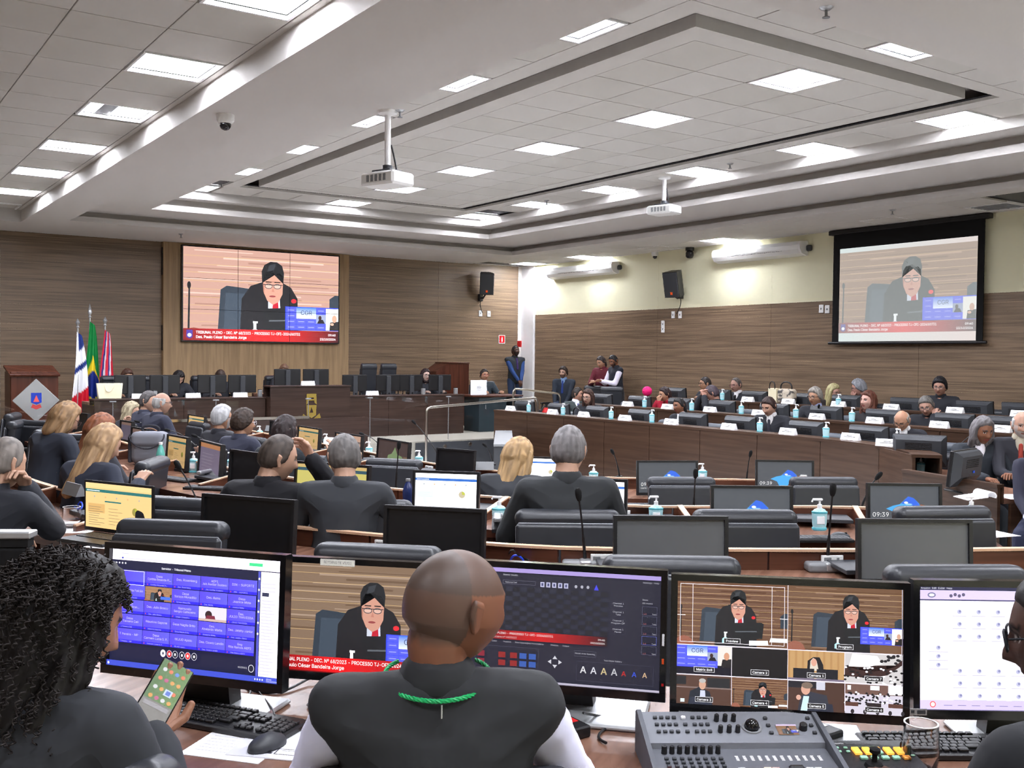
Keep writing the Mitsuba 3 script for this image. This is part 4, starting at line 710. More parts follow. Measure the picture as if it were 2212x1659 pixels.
# side desk with dark drawers, right of the dais bench
k = thing('side_desk', 'small side desk with dark teal drawers at the right end of the dais bench', 'desk'); mat('m_tealdark', (34, 48, 54), .5, .4)
part(k, 'top', P(cbox(10.72, 16.35, .965, 1.15, .62, .035, .006), 'm_redwood', 30)); part(k, 'pedestal', P(cbox(10.62, 16.35, .615, .62, .54, .65, .006), 'm_tealdark', 30))
part(k, 'leg', P(box2(11.18, 11.23, 16.1, 16.6, .29, .945), 'm_tealdark', False)); part(k, 'handle', P(cyl((10.45, 16.072, .72), (10.45, 16.072, .80), .007), 'm_silver', 30))
k = thing('paper_board', 'white A4 notice standing on the side desk', 'notice'); a = Art(.34, .27).rect(0, 0, .34, .27, (236, 238, 242)); a.text(.17, .17, 'TJ', .015, (90, 94, 100), .5); a.text(.17, .12, 'BIO', .035, (120, 124, 130), .5, True); a.rect(.12, .09, .22, .095, (150, 150, 156))
part(k, 'board', P(cbox(10.33, 16.14, 1.125, .35, .02, .28, .002), 'm_paper', 30)); part(k, 'print', a.shape(1, glow=False, bsdf='m_vcol'), T().translate([10.33, 16.128, .99]))
# big screen
k = thing('video_wall', 'large wall screen showing a man in a dark robe reading', 'screen'); X0, X1, Z0, Z1 = 5.57, 8.705, 1.93, 3.70; yT = 18.80
part(k, 'frame', P(cat(box2(X0, X1, yT, yT + .075, Z0, Z1)), 'm_black', False)); a = video(tint=(186, 146, 132)); W, H = X1 - X0 - .05, Z1 - Z0 - .05
b = Art(W, H).put(a, 0, 0, W / 1.6); 
for v in b.V: v[:, 1] = v[:, 1] * (H / (W * .9 / 1.6))
part(k, 'screen', b.shape(SCREEN * 1.15), T().translate([(X0 + X1) / 2, yT - .002, Z0 + .025]))
for f in (1 / 3, 2 / 3): part(k, 'panel_joint', P(box2(X0 + .025 + W * f - .003, X0 + .025 + W * f + .003, yT - .008, yT - .006, Z0 + .03, Z1 - .03), 'm_blackmatte', False)); part(k, 'panel_joint', P(box2(X0 + .03, X1 - .03, yT - .008, yT - .006, Z0 + .025 + H * f - .003, Z0 + .025 + H * f + .003), 'm_blackmatte', False))
# projection screen on the right wall
k = thing('projection_screen', 'pull-down projection screen with black border showing the same man', 'screen'); xs = 13.22
part(k, 'fabric', P(box2(xs, xs + .012, 7.86, 10.36, 1.98, 3.70), 'm_blackmatte', False)); part(k, 'bottom_bar', P(cyl((xs, 7.80, 1.975), (xs, 10.42, 1.975), .022), 'm_black', 30)); part(k, 'case', P(cbox(xs + .02, 9.11, 3.70, .11, 2.66, .07, .01), 'm_black', 30))
a = video(); pw, ph = 2.28, 1.44; b = Art(pw, ph).grad(0, 0, pw, ph, (196, 206, 204), (206, 196, 192)); b.put(a, .0, .13, pw / 1.6)
for v in b.V[1:]: v[:, 1] = .13 + (v[:, 1] - .13) * ((ph - .20) / (pw * .9 / 1.6))
for i in range(1, len(b.C)): b.C[i] = b.C[i] * .55 + np.array([.20, .215, .21])
part(k, 'picture', b.shape(SCREEN * .9), T().translate([xs - .002, (10.24 + 7.95) / 2, 2.0]).rotate([0, 0, 1], -90))
# air conditioners
def aircon(label, y0, y1, z):
    k = thing('air_conditioner', label, 'air conditioner', 'wall air conditioners'); L = y1 - y0; c = (y0 + y1) / 2
    prof = Polygon([(0, 0), (.05, .0), (.16, .03), (.21, .10), (.22, .17), (.19, .23), (0, .245)])
    m = trimesh.creation.extrude_polygon(prof, L - .08, engine='earcut'); m.apply_transform(np.array([[-1, 0, 0, XR - .012], [0, 0, 1, c - (L - .08) / 2], [0, 1, 0, z], [0, 0, 0, 1.0]])); m.fix_normals(); part(k, 'body', P(m, 'm_whiteplastic', 20))
    for s in (-1, 1):
        e = trimesh.creation.extrude_polygon(prof.buffer(-.004), .04, engine='earcut'); e.apply_transform(np.array([[-1, 0, 0, XR - .012], [0, 0, 1, c + s * (L / 2 - .02) - .02], [0, 1, 0, z], [0, 0, 0, 1.0]])); e.fix_normals(); part(k, 'end_cap', P(e, 'm_white', 20))
    part(k, 'outlet', P(cat([rot(box(XR - .21, c, z + .095 + .03 * i, .012, L * .62, .014), 20 - 25 * i, (0, 1, 0), (XR - .21, c, z + .095 + .03 * i)) for i in range(3)]), 'm_blackmatte', False), stuff=False)
    part(k, 'louvre', P(cbox(XR - .232, c, z + .118, .008, L * .60, .010, .002), 'm_whiteplastic', 30)); part(k, 'pipe_cover', P(rbox(XR - .05, y0 - .05, z + .12, .07, .10, .10, .03), 'm_darkgrey', 40))
aircon('white wall air conditioner near the white corner pillar', 15.65, 17.85, 3.40); aircon('white wall air conditioner left of the projection screen', 10.95, 12.9, 3.40); aircon('partly visible air conditioner at the right picture edge', 5.2, 7.15, 3.36)
# loudspeakers
def speaker(label, c, th, tilt, wallpt, yaw2):
    k = thing('loudspeaker', label, 'loudspeaker', 'wall loudspeakers'); to = T().translate(list(c)).rotate([0, 0, 1], th - 90).rotate([1, 0, 0], tilt)
    cab = trimesh.convex.convex_hull(np.array([[sx * wx, yv, sz * .235] for sx in (-1, 1) for sz in (-1, 1) for wx, yv in ((.155, .13), (.10, -.13))])); part(k, 'cabinet', P(cab, 'm_black', False), to); part(k, 'grille', P(cbox(0, .135, 0, .29, .015, .45, .004), 'm_darkgrey', 30), to); part(k, 'badge', P(box(0, .145, -.155, .045, .006, .05), 'm_orange', False), to)
    p = np.array(c) + [0, 0, -.22]; w = np.array(wallpt); part(k, 'bracket', P(cat(tube([p, (p + w) / 2 + [0, 0, -.06], w], .018, 8), cbox(*w, .09, .09, .16, .01)), 'm_black', 30)); part(k, 'cable', P(tube(spline([w + [0, 0, -.08], w + [.0, .0, -.2], w + yaw2, ], 14), .007, 6), 'm_blackmatte', 40))
mat('m_orange', (236, 90, 30), .4, .4)
speaker('black loudspeaker on the dark front wall left of the pillar', ((12.15, 18.72, 3.313)), 245, -12, ((12.144, 18.93, 3.008)), np.array([.06, .0, -.34])); speaker('black loudspeaker tilted on the cream right wall', ((13.08, 13.786, 3.085)), 195, -14, ((13.29, 13.843, 2.901)), np.array([0, .10, -.36]))
# switch plates
PLATE = P(cbox(0, 0, 0, .012, .09, .13, .004), 'm_white', 30); DOT = P(box(-.008, 0, 0, .004, .025, .03), 'm_greyplastic', False)
for lab, c, th in [('left white switch plate under the front-wall loudspeaker', ((12.173, 18.97, 2.664)), 90), ('right white switch plate under the front-wall loudspeaker', ((12.394, 18.97, 2.661)), 90), ('left white switch plate under the right-wall loudspeaker', ((13.315, 14.059, 2.53)), 0), ('right white switch plate under the right-wall loudspeaker', ((13.315, 13.873, 2.525)), 0), ('small white socket above the white box on the right wall', ((13.315, 14.333, 2.362)), 0), ('white box below the small socket on the right wall', ((13.315, 14.331, 2.266)), 0), ('left white switch plate beside the projection screen', ((13.315, 10.653, 2.529)), 0), ('right white switch plate beside the projection screen', ((13.315, 10.536, 2.518)), 0)]:
    k = thing('switch_plate', lab, 'switch plate', 'white wall plates'); to = T().translate(list(c)).rotate([0, 0, 1], th); put(k + '__plate', PLATE, to); put(k + '__socket', DOT, to)
# signs
k = thing('fire_sign', 'square red fire-extinguisher sign with white border on the front wall', 'sign'); c = ((12.751, 18.975, 2.102)); a = Art(.17, .19).rect(0, 0, .17, .19, (240, 240, 240)).rect(.014, .014, .156, .176, (200, 30, 34)); a.poly([(.07, .04), (.07, .12), (.08, .14), (.08, .155), (.10, .155), (.10, .14), (.105, .12), (.105, .04)], (245, 245, 245)); part(k, 'plate', P(box(c[0], c[1], c[2], .17, .006, .19), 'm_white', False)); part(k, 'print', a.shape(1, glow=False, bsdf='m_vcol'), T().translate([c[0], c[1] - .005, c[2] - .095]))
k = thing('red_sign', 'small red sign standing out edge-on beside the pillar', 'sign'); c = ((13.181, 18.9, 2.005)); part(k, 'plate', P(cbox(c[0], c[1], c[2], .03, .14, .14, .003), 'm_red', 30)); part(k, 'bracket', P(box2(c[0] - .01, c[0] + .01, 18.97, 18.985, c[2] - .05, c[2] + .05), 'm_white', False))
k = thing('fire_extinguisher', 'red fire extinguisher on the floor behind the front bench end', 'fire extinguisher'); e = [11.15, 15.1, .29]; part(k, 'cylinder', P(lathe([(0, 0), (.075, 0), (.08, .02), (.08, .40), (.05, .47), (.025, .49), (0, .49)], 18), 'm_red', 40), T().translate(e)); part(k, 'valve', P(cat(cyl((0, 0, .48), (0, 0, .54), .02), cbox(.03, 0, .55, .12, .02, .02)), 'm_black', 30), T().translate(e)); part(k, 'hose', P(tube(spline([(0, 0, .52), (-.09, .02, .45), (-.10, .02, .2)], 12), .012, 8), 'm_black', 40), T().translate(e))
# slots in the front wall beside the light panel
for lab, y0, y1 in [('upper narrow black slot left of the pale wood panel', 533, 594), ('lower narrow black slot left of the pale wood panel', 702, 757)]:
    a, b = np.array(((5.284, 18.96, 3.642))), np.array(((5.285, 18.96, 3.137)))
    if y0 > 600: a, b = np.array(((5.286, 18.96, 2.225))), np.array(((5.287, 18.96, 1.76)))
    k = thing('line_speaker', lab, 'loudspeaker', 'narrow column loudspeakers'); part(k, 'case', P(cbox(a[0], 18.945, (a[2] + b[2]) / 2, .07, .07, abs(a[2] - b[2]), .006), 'm_black', 30)); part(k, 'grille', P(box(a[0], 18.908, (a[2] + b[2]) / 2, .05, .004, abs(a[2] - b[2]) - .03), 'm_blackmatte', False))
# projectors
def projector(label, x, y, ztop, zc, th):
    k = thing('projector', label, 'projector', 'ceiling projectors'); to = at(x, y, zc, th)
    part(k, 'body', P(cbox(0, 0, 0, .40, .30, .12, .02), 'm_whiteplastic', 30), to); part(k, 'lens', P(cat(cyl((.08, .15, 0), (.08, .19, 0), .045), ), 'm_blackgloss', 30), to); part(k, 'vent', P(cat([box(-.12 + .03 * i, .151, 0, .012, .004, .07) for i in range(4)]), 'm_greyplastic', False), to); part(k, 'back_vent', P(cat([box(-.1 + .05 * i, -.151, 0, .03, .004, .06) for i in range(5)]), 'm_greyplastic', False), to)
    part(k, 'mount', P(cat(cbox(0, 0, .075, .22, .18, .02, .004), cyl((0, 0, .08), (0, 0, .13), .045)), 'm_darkgrey', 30), to); part(k, 'pole', P(cyl((x, y, zc + .12), (x, y, ztop), .028), 'm_white', 30)); part(k, 'ceiling_plate', P(lathe([(0, 0), (.09, 0), (.085, -.025), (.03, -.04), (0, -.04)], 20).copy(), 'm_white', 40), T().translate([x, y, ztop])); part(k, 'cable', P(tube(spline([(x + .1, y, zc + .06), (x + .07, y, zc + .2), (x + .035, y, zc + .32)], 12), .008, 6), 'm_black', 40))
pz = 3.91
q = np.array((4.292, 8.268)); projector('white projector hanging on a long pole at the left of the ceiling', q[0], q[1], 3.91, 3.91 - .62, 20)
projector('white projector hanging on a pole at the right of the ceiling', 9.79, 10.55, 4.23, 3.77, 15)
# cameras and sprinklers
k = thing('dome_camera', 'white dome camera with a dark globe under the left beam', 'security camera'); x, y = 2.91, 8.587; to = T().translate([x, y, 3.74]); part(k, 'base', P(lathe([(0, 0), (.075, 0), (.075, -.05), (.055, -.075), (0, -.075)], 20), 'm_white', 40), to); part(k, 'dome', P(tr(trimesh.creation.icosphere(2, .048), 0, 0, -.085), 'm_blackgloss', True), to)
k = thing('dome_camera', 'small white camera under the ceiling by the right-wall lamp', 'security camera'); x, y = 13.308, 14.573; to = T().translate([x, y, 3.745]); part(k, 'base', P(lathe([(0, 0), (.07, 0), (.07, -.05), (.05, -.08), (0, -.08)], 20), 'm_white', 40), to); part(k, 'dome', P(tr(trimesh.creation.icosphere(2, .04), 0, 0, -.09), 'm_darkgrey', True), to)
k = thing('pan_camera', 'black pan-tilt camera hanging from the ceiling near the tilted loudspeaker', 'camera'); x, y = 13.237, 13.564; to = T().translate([x, y, 3.745]); part(k, 'base', P(lathe([(0, 0), (.08, 0), (.08, -.06), (0, -.06)], 20), 'm_black', 40), to); part(k, 'head', P(rbox(0, 0, -.13, .13, .13, .14, .05, 3), 'm_black', True), to); part(k, 'lens', P(cyl((-.04, -.05, -.14), (-.07, -.09, -.15), .03), 'm_blackgloss', 30), to)
for lab, c in [('dark fire sprinkler at the top right of the ceiling', ((5.242, 4.198, 3.91))), ('small sprinkler beside the left projector pole', ((4.363, 8.171, 3.91))), ('small sprinkler right of the right projector', ((9.767, 9.299, 4.23))), ('small sprinkler above the middle right channel', ((9.751, 13.256, 4.23))), ('small sprinkler on the low ceiling above the pale wood panel', ((5.17, 17.498, 3.74))), ('small sprinkler near the unlit lamp by the projection screen', ((12.019, 8.468, 3.745)))]:
    k = thing('sprinkler', lab, 'sprinkler', 'ceiling sprinklers'); to = T().translate(list(c)); part(k, 'rosette', P(lathe([(0, 0), (.045, 0), (.03, -.015), (0, -.018)], 16), 'm_silver', 40), to); part(k, 'head', P(cat(cyl((0, 0, -.015), (0, 0, -.06), .009), lathe([(0, -.06), (.024, -.06), (.024, -.065), (0, -.065)], 14)), 'm_greyplastic', 30), to)
# flags on poles
def flag(label, x, y, ztip, cols, seed, finial):
    k = thing('flag', label, 'flag', 'flags on poles'); part(k, 'pole', P(cyl((x, y, .29), (x, y, ztip - .12), .014), 'm_silver', 30)); part(k, 'foot', P(lathe([(0, 0), (.16, 0), (.15, .03), (.03, .05), (.02, .2), (0, .2)], 18), 'm_silver', 40), T().translate([x, y, .29])); part(k, 'finial', P(lathe([(0, -.14), (.03, -.13), (.015, -.10), (.036, -.05), (0, finial)], 14), 'm_silver', 40), T().translate([x, y, ztip]))
    nu, nv = 26, 60; V, C = [], []; H = ztip - .20 - .38
    for i in range(nu):
        for j in range(nv):
            u, v = i / (nu - 1), j / (nv - 1); spread = .05 + .17 * v ** .8
            px = x + (u - .35) * 2 * spread * .78 + .02 * math.sin(v * 5 + seed); py = y - .035 - .035 * math.sin(u * 11 + seed + v * 1.5) * (.3 + v); V.append([px, py, ztip - .20 - v * H - .06 * u * (1 - v)]); C.append(srgb(*cols(u, v)))
    F = [[i * nv + j, (i + 1) * nv + j, (i + 1) * nv + j + 1] for i in range(nu - 1) for j in range(nv - 1)] + [[i * nv + j, (i + 1) * nv + j + 1, i * nv + j + 1] for i in range(nu - 1) for j in range(nv - 1)]
    part(k, 'cloth', P((np.array(V), np.array(F)), 'm_vcol', True, color=np.array(C)))
def c1(u, v):
    w = v + (.12 * u); return (30, 50, 120) if w < .22 and u > .3 else (236, 236, 240) if w < .60 and not .36 < w < .42 else (30, 50, 120) if w < .42 else (236, 236, 240) if w < .64 else (196, 26, 44)
def c2(u, v):
    d = abs(u - .55) / .55 + abs(v - .55) / .26; return (22, 40, 120) if (u - .6) ** 2 / .16 + (v - .56) ** 2 / .016 < 1 else (240, 206, 40) if d < 1 else (16, 122, 58)
def c3(u, v):
    w = u * 1.3 + v * .35; return (200, 40, 60) if w % .62 < .34 else (44, 48, 120) if w % .62 < .5 else (232, 232, 238)
flag('white, blue and red flag, leftmost of the three flags', *((3.543, 17.6, 2.226))[:1], 17.6, ((3.543, 17.6, 2.241))[2], c1, .3, .02); flag('green, yellow and blue flag, tallest of the three flags', *((3.749, 17.7, 2.462))[:1], 17.7, ((3.749, 17.7, 2.416))[2], c2, 1.4, .10); flag('red, blue and white flag, rightmost of the three flags', *((3.965, 17.6, 2.299))[:1], 17.6, ((3.965, 17.6, 2.284))[2], c3, 2.2, .02)
k = thing('tote_bag', 'cream tote bag on the left end of the dais bench', 'bag'); c = ((3.7, 16.1, 1.14)); part(k, 'body', P(trimesh.convex.convex_hull(np.array([[sx * .16, sy * .05, -.12] for sx in (-1, 1) for sy in (-1, 1)] + [[sx * .19, sy * .02, .11] for sx in (-1, 1) for sy in (-1, 1)])), 'm_creamcloth', 30), T().translate([c[0], 16.14, 1.135])); part(k, 'handle', P(tube(spline([(-.08, 0, .10), (-.03, -.05, -.02), (.06, -.05, .08)], 12), .008, 6), 'm_creamcloth', 40), T().translate([c[0], 16.13, 1.135]))
mat('m_creamcloth', (226, 216, 186), .9, .1)
# dais monitors: flat black backs with grey column stands
DM = {'panel': P(cbox(0, 0, .26, .48, .03, .30, .008), 'm_black', 30), 'stand': P(cat(cbox(0, -.03, .20, .085, .04, .38, .008), cbox(0, .0, .008, .22, .20, .016, .005)), 'm_darkgrey', 30), 'port': P(lathe([(0, 0), (.016, 0), (.016, .004), (0, .005)], 10), 'm_blackgloss', 30), 'screen': blank(.45, .27, (0, 0, 0)).shape(1, glow=False, bsdf='m_off')}
def dmon(px, z, i, lab): 
    k = thing('dais_monitor', lab, 'monitor', 'monitors on the dais bench'); to = at(px, 16.62, z, 90)
    put(k + '__panel', DM['panel'], to); put(k + '__stand', DM['stand'], to); put(k + '__port', DM['port'], to @ T().translate([0, -.051, .07]).rotate([1, 0, 0], 90)); put(k + '__screen', DM['screen'], at(px, 16.637, z + .125, 270))
for i, px in enumerate([((4.119, 16.62, 1.141))[0], ((4.657, 16.62, 1.151))[0], ((4.922, 16.62, 1.148))[0] + .12, ((5.422, 16.62, 1.159))[0], ((5.931, 16.62, 1.155))[0], ((8, 16.62, 1.156))[0], ((8.669, 16.62, 1.151))[0], ((9.15, 16.62, 1.147))[0], ((9.767, 16.62, 1.143))[0]]):
    if i != 2: dmon(px, .95, i, f'black dais monitor seen from behind, {["leftmost behind the tote bag", "second from the left", "", "third from the left", "fourth from the left", "first right of the middle block", "second right of the middle block", "left of the dark-haired woman on the dais", "right of the dark-haired woman on the dais"][i]}')
for i, px in enumerate([((6.73, 16.47, 1.296))[0], ((7.256, 16.47, 1.294))[0]]): dmon(px, 1.05, i, ['left black monitor on the taller middle block', 'right black monitor on the taller middle block'][i])
for i, (px, z) in enumerate([(((4.127, 16.1, 1.057))[0], .998 + .012), (((4.943, 16.1, 1.062))[0], 1.01), (((5.708, 16.1, 1.068))[0], 1.01), (((6.812, 15.95, 1.215))[0], 1.195), (((8.08, 16.1, 1.089))[0], 1.01)]):
    nameplate(px, 16.08 if i != 3 else 15.93, z, 90, f'white nameplate on the dais bench, {["before the leftmost monitor", "second from the left", "left of the middle block", "on the middle block", "right of the middle block"][i]}', 'nameplates on the dais')
DG = {'carton': P(cbox(0, 0, .055, .06, .06, .11, .004), 'm_silver', 30), 'lid': P(cbox(0, 0, .114, .05, .05, .012, .003), 'm_black', 30)}
for lab, px, z in [('small silver carton on the dais left of the left monitors', 335, 1.01), ('small silver carton beside the middle block', 545, 1.01), ('white carton before the dark-haired woman on the dais', 915, 1.01), ('silver carton at the right end of the dais bench', 1008, 1.01)]:
    x = {335: ((4.377, 16.15, 1.117)), 545: ((6.069, 16.15, 1.1)), 915: ((9.15, 16.15, 1.111)), 1008: ((9.839, 16.15, 1.104))}[px][0]; k = thing('carton', lab, 'carton', 'cartons on the dais'); put(k + '__carton', DG['carton'], T().translate([x, 16.16, z])); put(k + '__lid', DG['lid'], T().translate([x, 16.16, z]))
for px, lab in [(((4.831, 17.35, 1.305))[0], 'left of the woman with her head bowed'), (((5.636, 17.35, 1.303))[0], 'behind the man with bowed head'), (((6.949, 17.35, 1.424))[0], 'behind the woman at the middle block'), (((8.716, 17.2, 1.429))[0], 'tall and empty right of the middle block'), (((9.137, 17.2, 1.43))[0], 'tall and empty beside the dark-haired woman'), (((9.859, 17.35, 1.32))[0], 'behind the dark-haired woman on the dais'), (((4.161, 17.35, 1.307))[0], 'at the left end by the flags')]:
    chair(px, 17.55, .29, 270.0, 'black dais chair ' + lab, 'chairs on the dais', CH_A, [.62, .8, 1.36] if 'tall' in lab else 1.12)
chair(11.0, 17.1, .29, 265, 'black chair of the man at the side desk', 'chairs on the dais'); q = np.array(((12.9, 16.909, 1.15))); chair(12.95, q[1], .12, 190, 'chair of the young man with beard by the wall', 'chairs by the right wall'); 
for px, lab in [(((12.75, 15.616, 1.296)), 'tall black leather chair left of the two standing people'), (((12.55, 14.872, 1.367)), 'tall black leather chair in front of the standing man with white sleeves')]: chair(px[0], px[1], .12, 215, lab, 'tall chairs by the standing people', CH_A, [.85, .9, 1.12])
k = thing('pink_ball', 'bright pink round cushion on the rear bench behind the woman in red', 'cushion'); c = ((12.1, 13.294, 1.093)); mat('m_pink', (226, 30, 110), .6, .3); part(k, 'cover', P(tr(trimesh.creation.icosphere(3, .085), 12.0, c[1], 1.05 + .085), 'm_pink', True)); part(k, 'button', P(tr(trimesh.creation.icosphere(1, .015), 12.0 - .084, c[1], 1.14), 'm_pink', True))
k = thing('handbag', 'pale patterned bag with dark handles on the rear bench', 'handbag'); c = ((12.1, 10.284, 1.143)); mat('m_patterned', proc(lambda p, n, uv: mix(srgb(190, 178, 160), srgb(80, 76, 74), smoothstep(.45, .6, fbm(p.x * 18, p.y * 18, p.z * 18)))), .7, .3); part(k, 'body', P(rbox(12.1, c[1], 1.16, .14, .30, .22, .05), 'm_patterned', 40)); part(k, 'handle', P(tube(spline([(12.08, c[1] - .1, 1.25), (12.08, c[1] - .06, 1.36), (12.08, c[1] + .06, 1.36), (12.08, c[1] + .1, 1.25)], 14), .01, 8), 'm_black', 40))
k = thing('gift_bag', 'grey paper bag with black handles beside the patterned bag', 'bag'); c = ((12.1, 10.41, 1.18)); part(k, 'body', P(cbox(12.1, c[1] + .12, 1.16, .10, .16, .22, .004), 'm_creamcloth', 30)); part(k, 'handle', P(tube(spline([(12.05, c[1] + .07, 1.26), (12.05, c[1] + .09, 1.36), (12.05, c[1] + .15, 1.36), (12.05, c[1] + .17, 1.26)], 14), .007, 8), 'm_black', 40))
k = thing('handbag', 'black handbag on the front bench ledge left of the woman with glasses', 'handbag'); part(k, 'body', P(rbox(9.75, 12.35, .72, .16, .30, .20, .06), 'm_black', 40)); part(k, 'handle', P(tube(spline([(9.72, 12.25, .80), (9.70, 12.3, .92), (9.70, 12.4, .92), (9.72, 12.45, .80)], 14), .009, 8), 'm_black', 40))

# ================================================================ the operators' desk in the foreground
NEARE = [(0.113, 2.469), (0.649, 2.101), (1.2, 1.674), (1.499, 1.275), (1.809, 0.844)]
FARE = [(0.239, 3.62), (0.964, 3.122), (1.76, 2.454), (2.256, 1.919), (2.758, 1.404)]
k = thing('operator_desk', 'brown wooden operators\' desk in the foreground with five large monitors', 'desk')
top = np.vstack([resample(NEARE, .1), resample(FARE, .1)[::-1]]); part(k, 'work_surface', P(flat(Polygon(top), .715, .75), 'm_desktop', False)); part(k, 'surface_edge', P(strip(resample(NEARE, .1), .0, .012, .71, .75), 'm_deskwood', False))
part(k, 'front_panel', P(strip(resample(FARE, .1), .02, .05, 0, .714), 'm_deskwood', False))
for q in ((0.472, 2.829), (1.466, 2.146), (2.203, 1.276)): part(k, 'support', P(box(0, 0, .357, .04, .55, .714), 'm_deskwood', False), at(*q, 0, 55))
NAMES = [['', 'Desa|Cynthia Resende Pi...', 'Des. Rosenberg', 'AEP1|Juiz Auxiliar Gustavo', 'DIN - SUPORTE'], ['DES Rosita Falcão', '*', 'Desa|Soraya Moradillo', 'Des. Bahia', 'Desa|Joanice Mota'], ['Des|Castelo Bran...', 'Des. Julio Bosco', 'Raimundo|Sergio Cafezeiro', '*', 'Des.|JULIO TRAVESSA'], ['Desa|y Teixeira Celi', 'Mauricio Sapone', 'Desa Nágila Brito', 'Des.|Abelardo Matta', 'Des. Jatahy Júnior'], ['T Pereira - MP', 'Desa|Carmem Lucia S. P.', 'SEJUD Apoio', 'Des. Cicero Landin', 'Eng|Rita Ramos AEP2']]
def small_video(w, h): b = Art(w, h); v = video(banner=False, inset=False); b.put(v, 0, 0, w / 1.6); [b.V.__setitem__(i, q * [1, h / (w * .9 / 1.6), 1]) for i, q in enumerate(b.V)]; return b
def fit(art, w, h): b = Art(w, h); b.put(art, 0, 0, 1); b.V = [q * [w / art.w, h / art.h, 1] for q in b.V]; return b
def call(w, h):
    a = Art(1.6, 1.0); a.rect(0, 0, 1.6, 1, (26, 28, 58)); a.rect(0, .90, 1.6, 1, (246, 240, 255)); a.rect(.06, .915, .5, .921, (206, 200, 220)); a.rect(.09, .955, .16, .961, (200, 196, 214)); a.ell(.1, .92, .008, .008, (60, 70, 180)); a.rect(1.30, .935, 1.42, .96, (70, 214, 140))
    for i in range(4): a.ell(.04 + .03 * i, .875, .008, .008, (230, 230, 240))
    a.text(.62, .845, 'Servidor - Tribunal Pleno', .017, (236, 236, 246), .5, True)
    X0, Y0, cw, ch = .07, .20, .262, .124
    for r in range(5):
        for c in range(5):
            x, y = X0 + c * cw, Y0 + (4 - r) * ch; t = NAMES[r][c]
            a.grad(x + .002, y + .002, x + cw - .002, y + ch - .002, (86, 70, 236), (96, 92, 246)); a.rect(x + .002, y + .002, x + cw - .002, y + .026, (48, 40, 222))
            if t == '*':
                if r == 1: a.put(fit(small_video(.4, .22), cw - .004, ch - .004), x + .002, y + .002, 1); a.rect(x + cw * .6, y + .02, x + cw - .01, y + .045, (70, 110, 240))
                else: a.rect(x + .002, y + .002, x + cw - .002, y + ch - .002, (214, 208, 240)); a.ell(x + cw * .36, y + .055, .032, .034, (52, 30, 34)); a.poly([(x + .06, y + .015), (x + .08, y + .05), (x + .15, y + .05), (x + .16, y + .015)], (120, 40, 60)); a.rect(x + .002, y + .002, x + cw - .002, y + .022, (196, 170, 160))
                continue
            L = t.split('|') if t else []
            for i, q in enumerate(L): a.text(x + cw / 2, y + .066 - .026 * i + (.012 if len(L) > 1 else 0), q, .019, (206, 196, 255), .5, maxw=cw * .86)
            if t: a.text(x + cw * .18, y + .008, L[-1], .012, (176, 172, 250), 0, maxw=cw * .7); a.ell(x + .02, y + .014, .005, .007, (200, 70, 120))
    a.frame(X0 - .002, Y0 + 4 * ch + .002, X0 + cw + .004, Y0 + 5 * ch, .005, (226, 222, 250))
    for i, (c, x) in enumerate(zip([(226, 226, 236), (190, 40, 50), (28, 30, 50), (28, 30, 50), (236, 50, 54), (28, 30, 50)], (.54, .60, .655, .72, .775, .835))):
        a.ell(x, .145, .026, .032, (210, 210, 224)); a.ell(x, .145, .022, .028, c); a.ell(x, .145, .009, .012, (240, 240, 244) if i else (90, 90, 110))
    a.ell(1.36, .10, .026, .032, (214, 214, 226)); a.ell(1.36, .10, .021, .027, (28, 30, 50)); a.text(1.24, .095, '01:30:01', .014, (220, 220, 230))
    a.rect(1.40, .0, 1.42, .90, (80, 84, 190)); [a.ell(1.41, .84 - .09 * i, .008, .010, (235, 235, 245)) for i in range(6)]
    a.rect(1.425, .03, 1.6, .90, (244, 240, 252)); a.rect(1.44, .70, 1.50, .73, (50, 54, 80)); [a.rect(1.435, .66 - .026 * i, 1.54 + .02 * math.sin(i * 2.1), .667 - .026 * i, (204, 200, 216)) for i in range(24)]; [a.rect(1.435, .80 - .03 * i, 1.56, .807 - .03 * i, (206, 202, 220)) for i in range(3)]
    a.rect(0, 0, 1.6, .045, (60, 76, 196)); [a.ell(1.40 + .022 * i, .02, .006, .008, (240, 240, 250)) for i in range(4)]; a.text(1.50, .022, '09:40', .012, (245, 245, 250)); a.text(1.50, .006, '23/10/2024', .012, (245, 245, 250)); a.ell(.02, .02, .01, .012, (220, 226, 250)); return fit(a, w, h)
def onair(w, h):
    a = Art(1.6, .95); v = video(1.6, .95, banner=False, inset=True, x0=.0, tint=(132, 108, 88)); a.put(v, 0, .0, 1); a.V = [q + [-.06, 0, 0] for q in a.V]; a.V = [np.column_stack([np.clip(q[:, 0], 0, 1.6), q[:, 1:]]) for q in a.V]; a.rect(1.5, 0, 1.6, .95, (150, 120, 96))
    a.grad(0, 0, .5, .13, (150, 10, 16), (236, 20, 26)); a.grad(.5, 0, 1.6, .13, (236, 20, 26), (90, 6, 12)); a.text(.02, .078, 'UNAL PLENO - DEC. Nº 68/2023 - PROCESSO TJ-OFI-2024/60731', .031, (255, 255, 255), bold=True, maxw=1.22); a.text(.02, .026, 'Paulo César Bandeira Jorge', .031, (255, 255, 255), bold=True, maxw=.56); return fit(a, w, h)
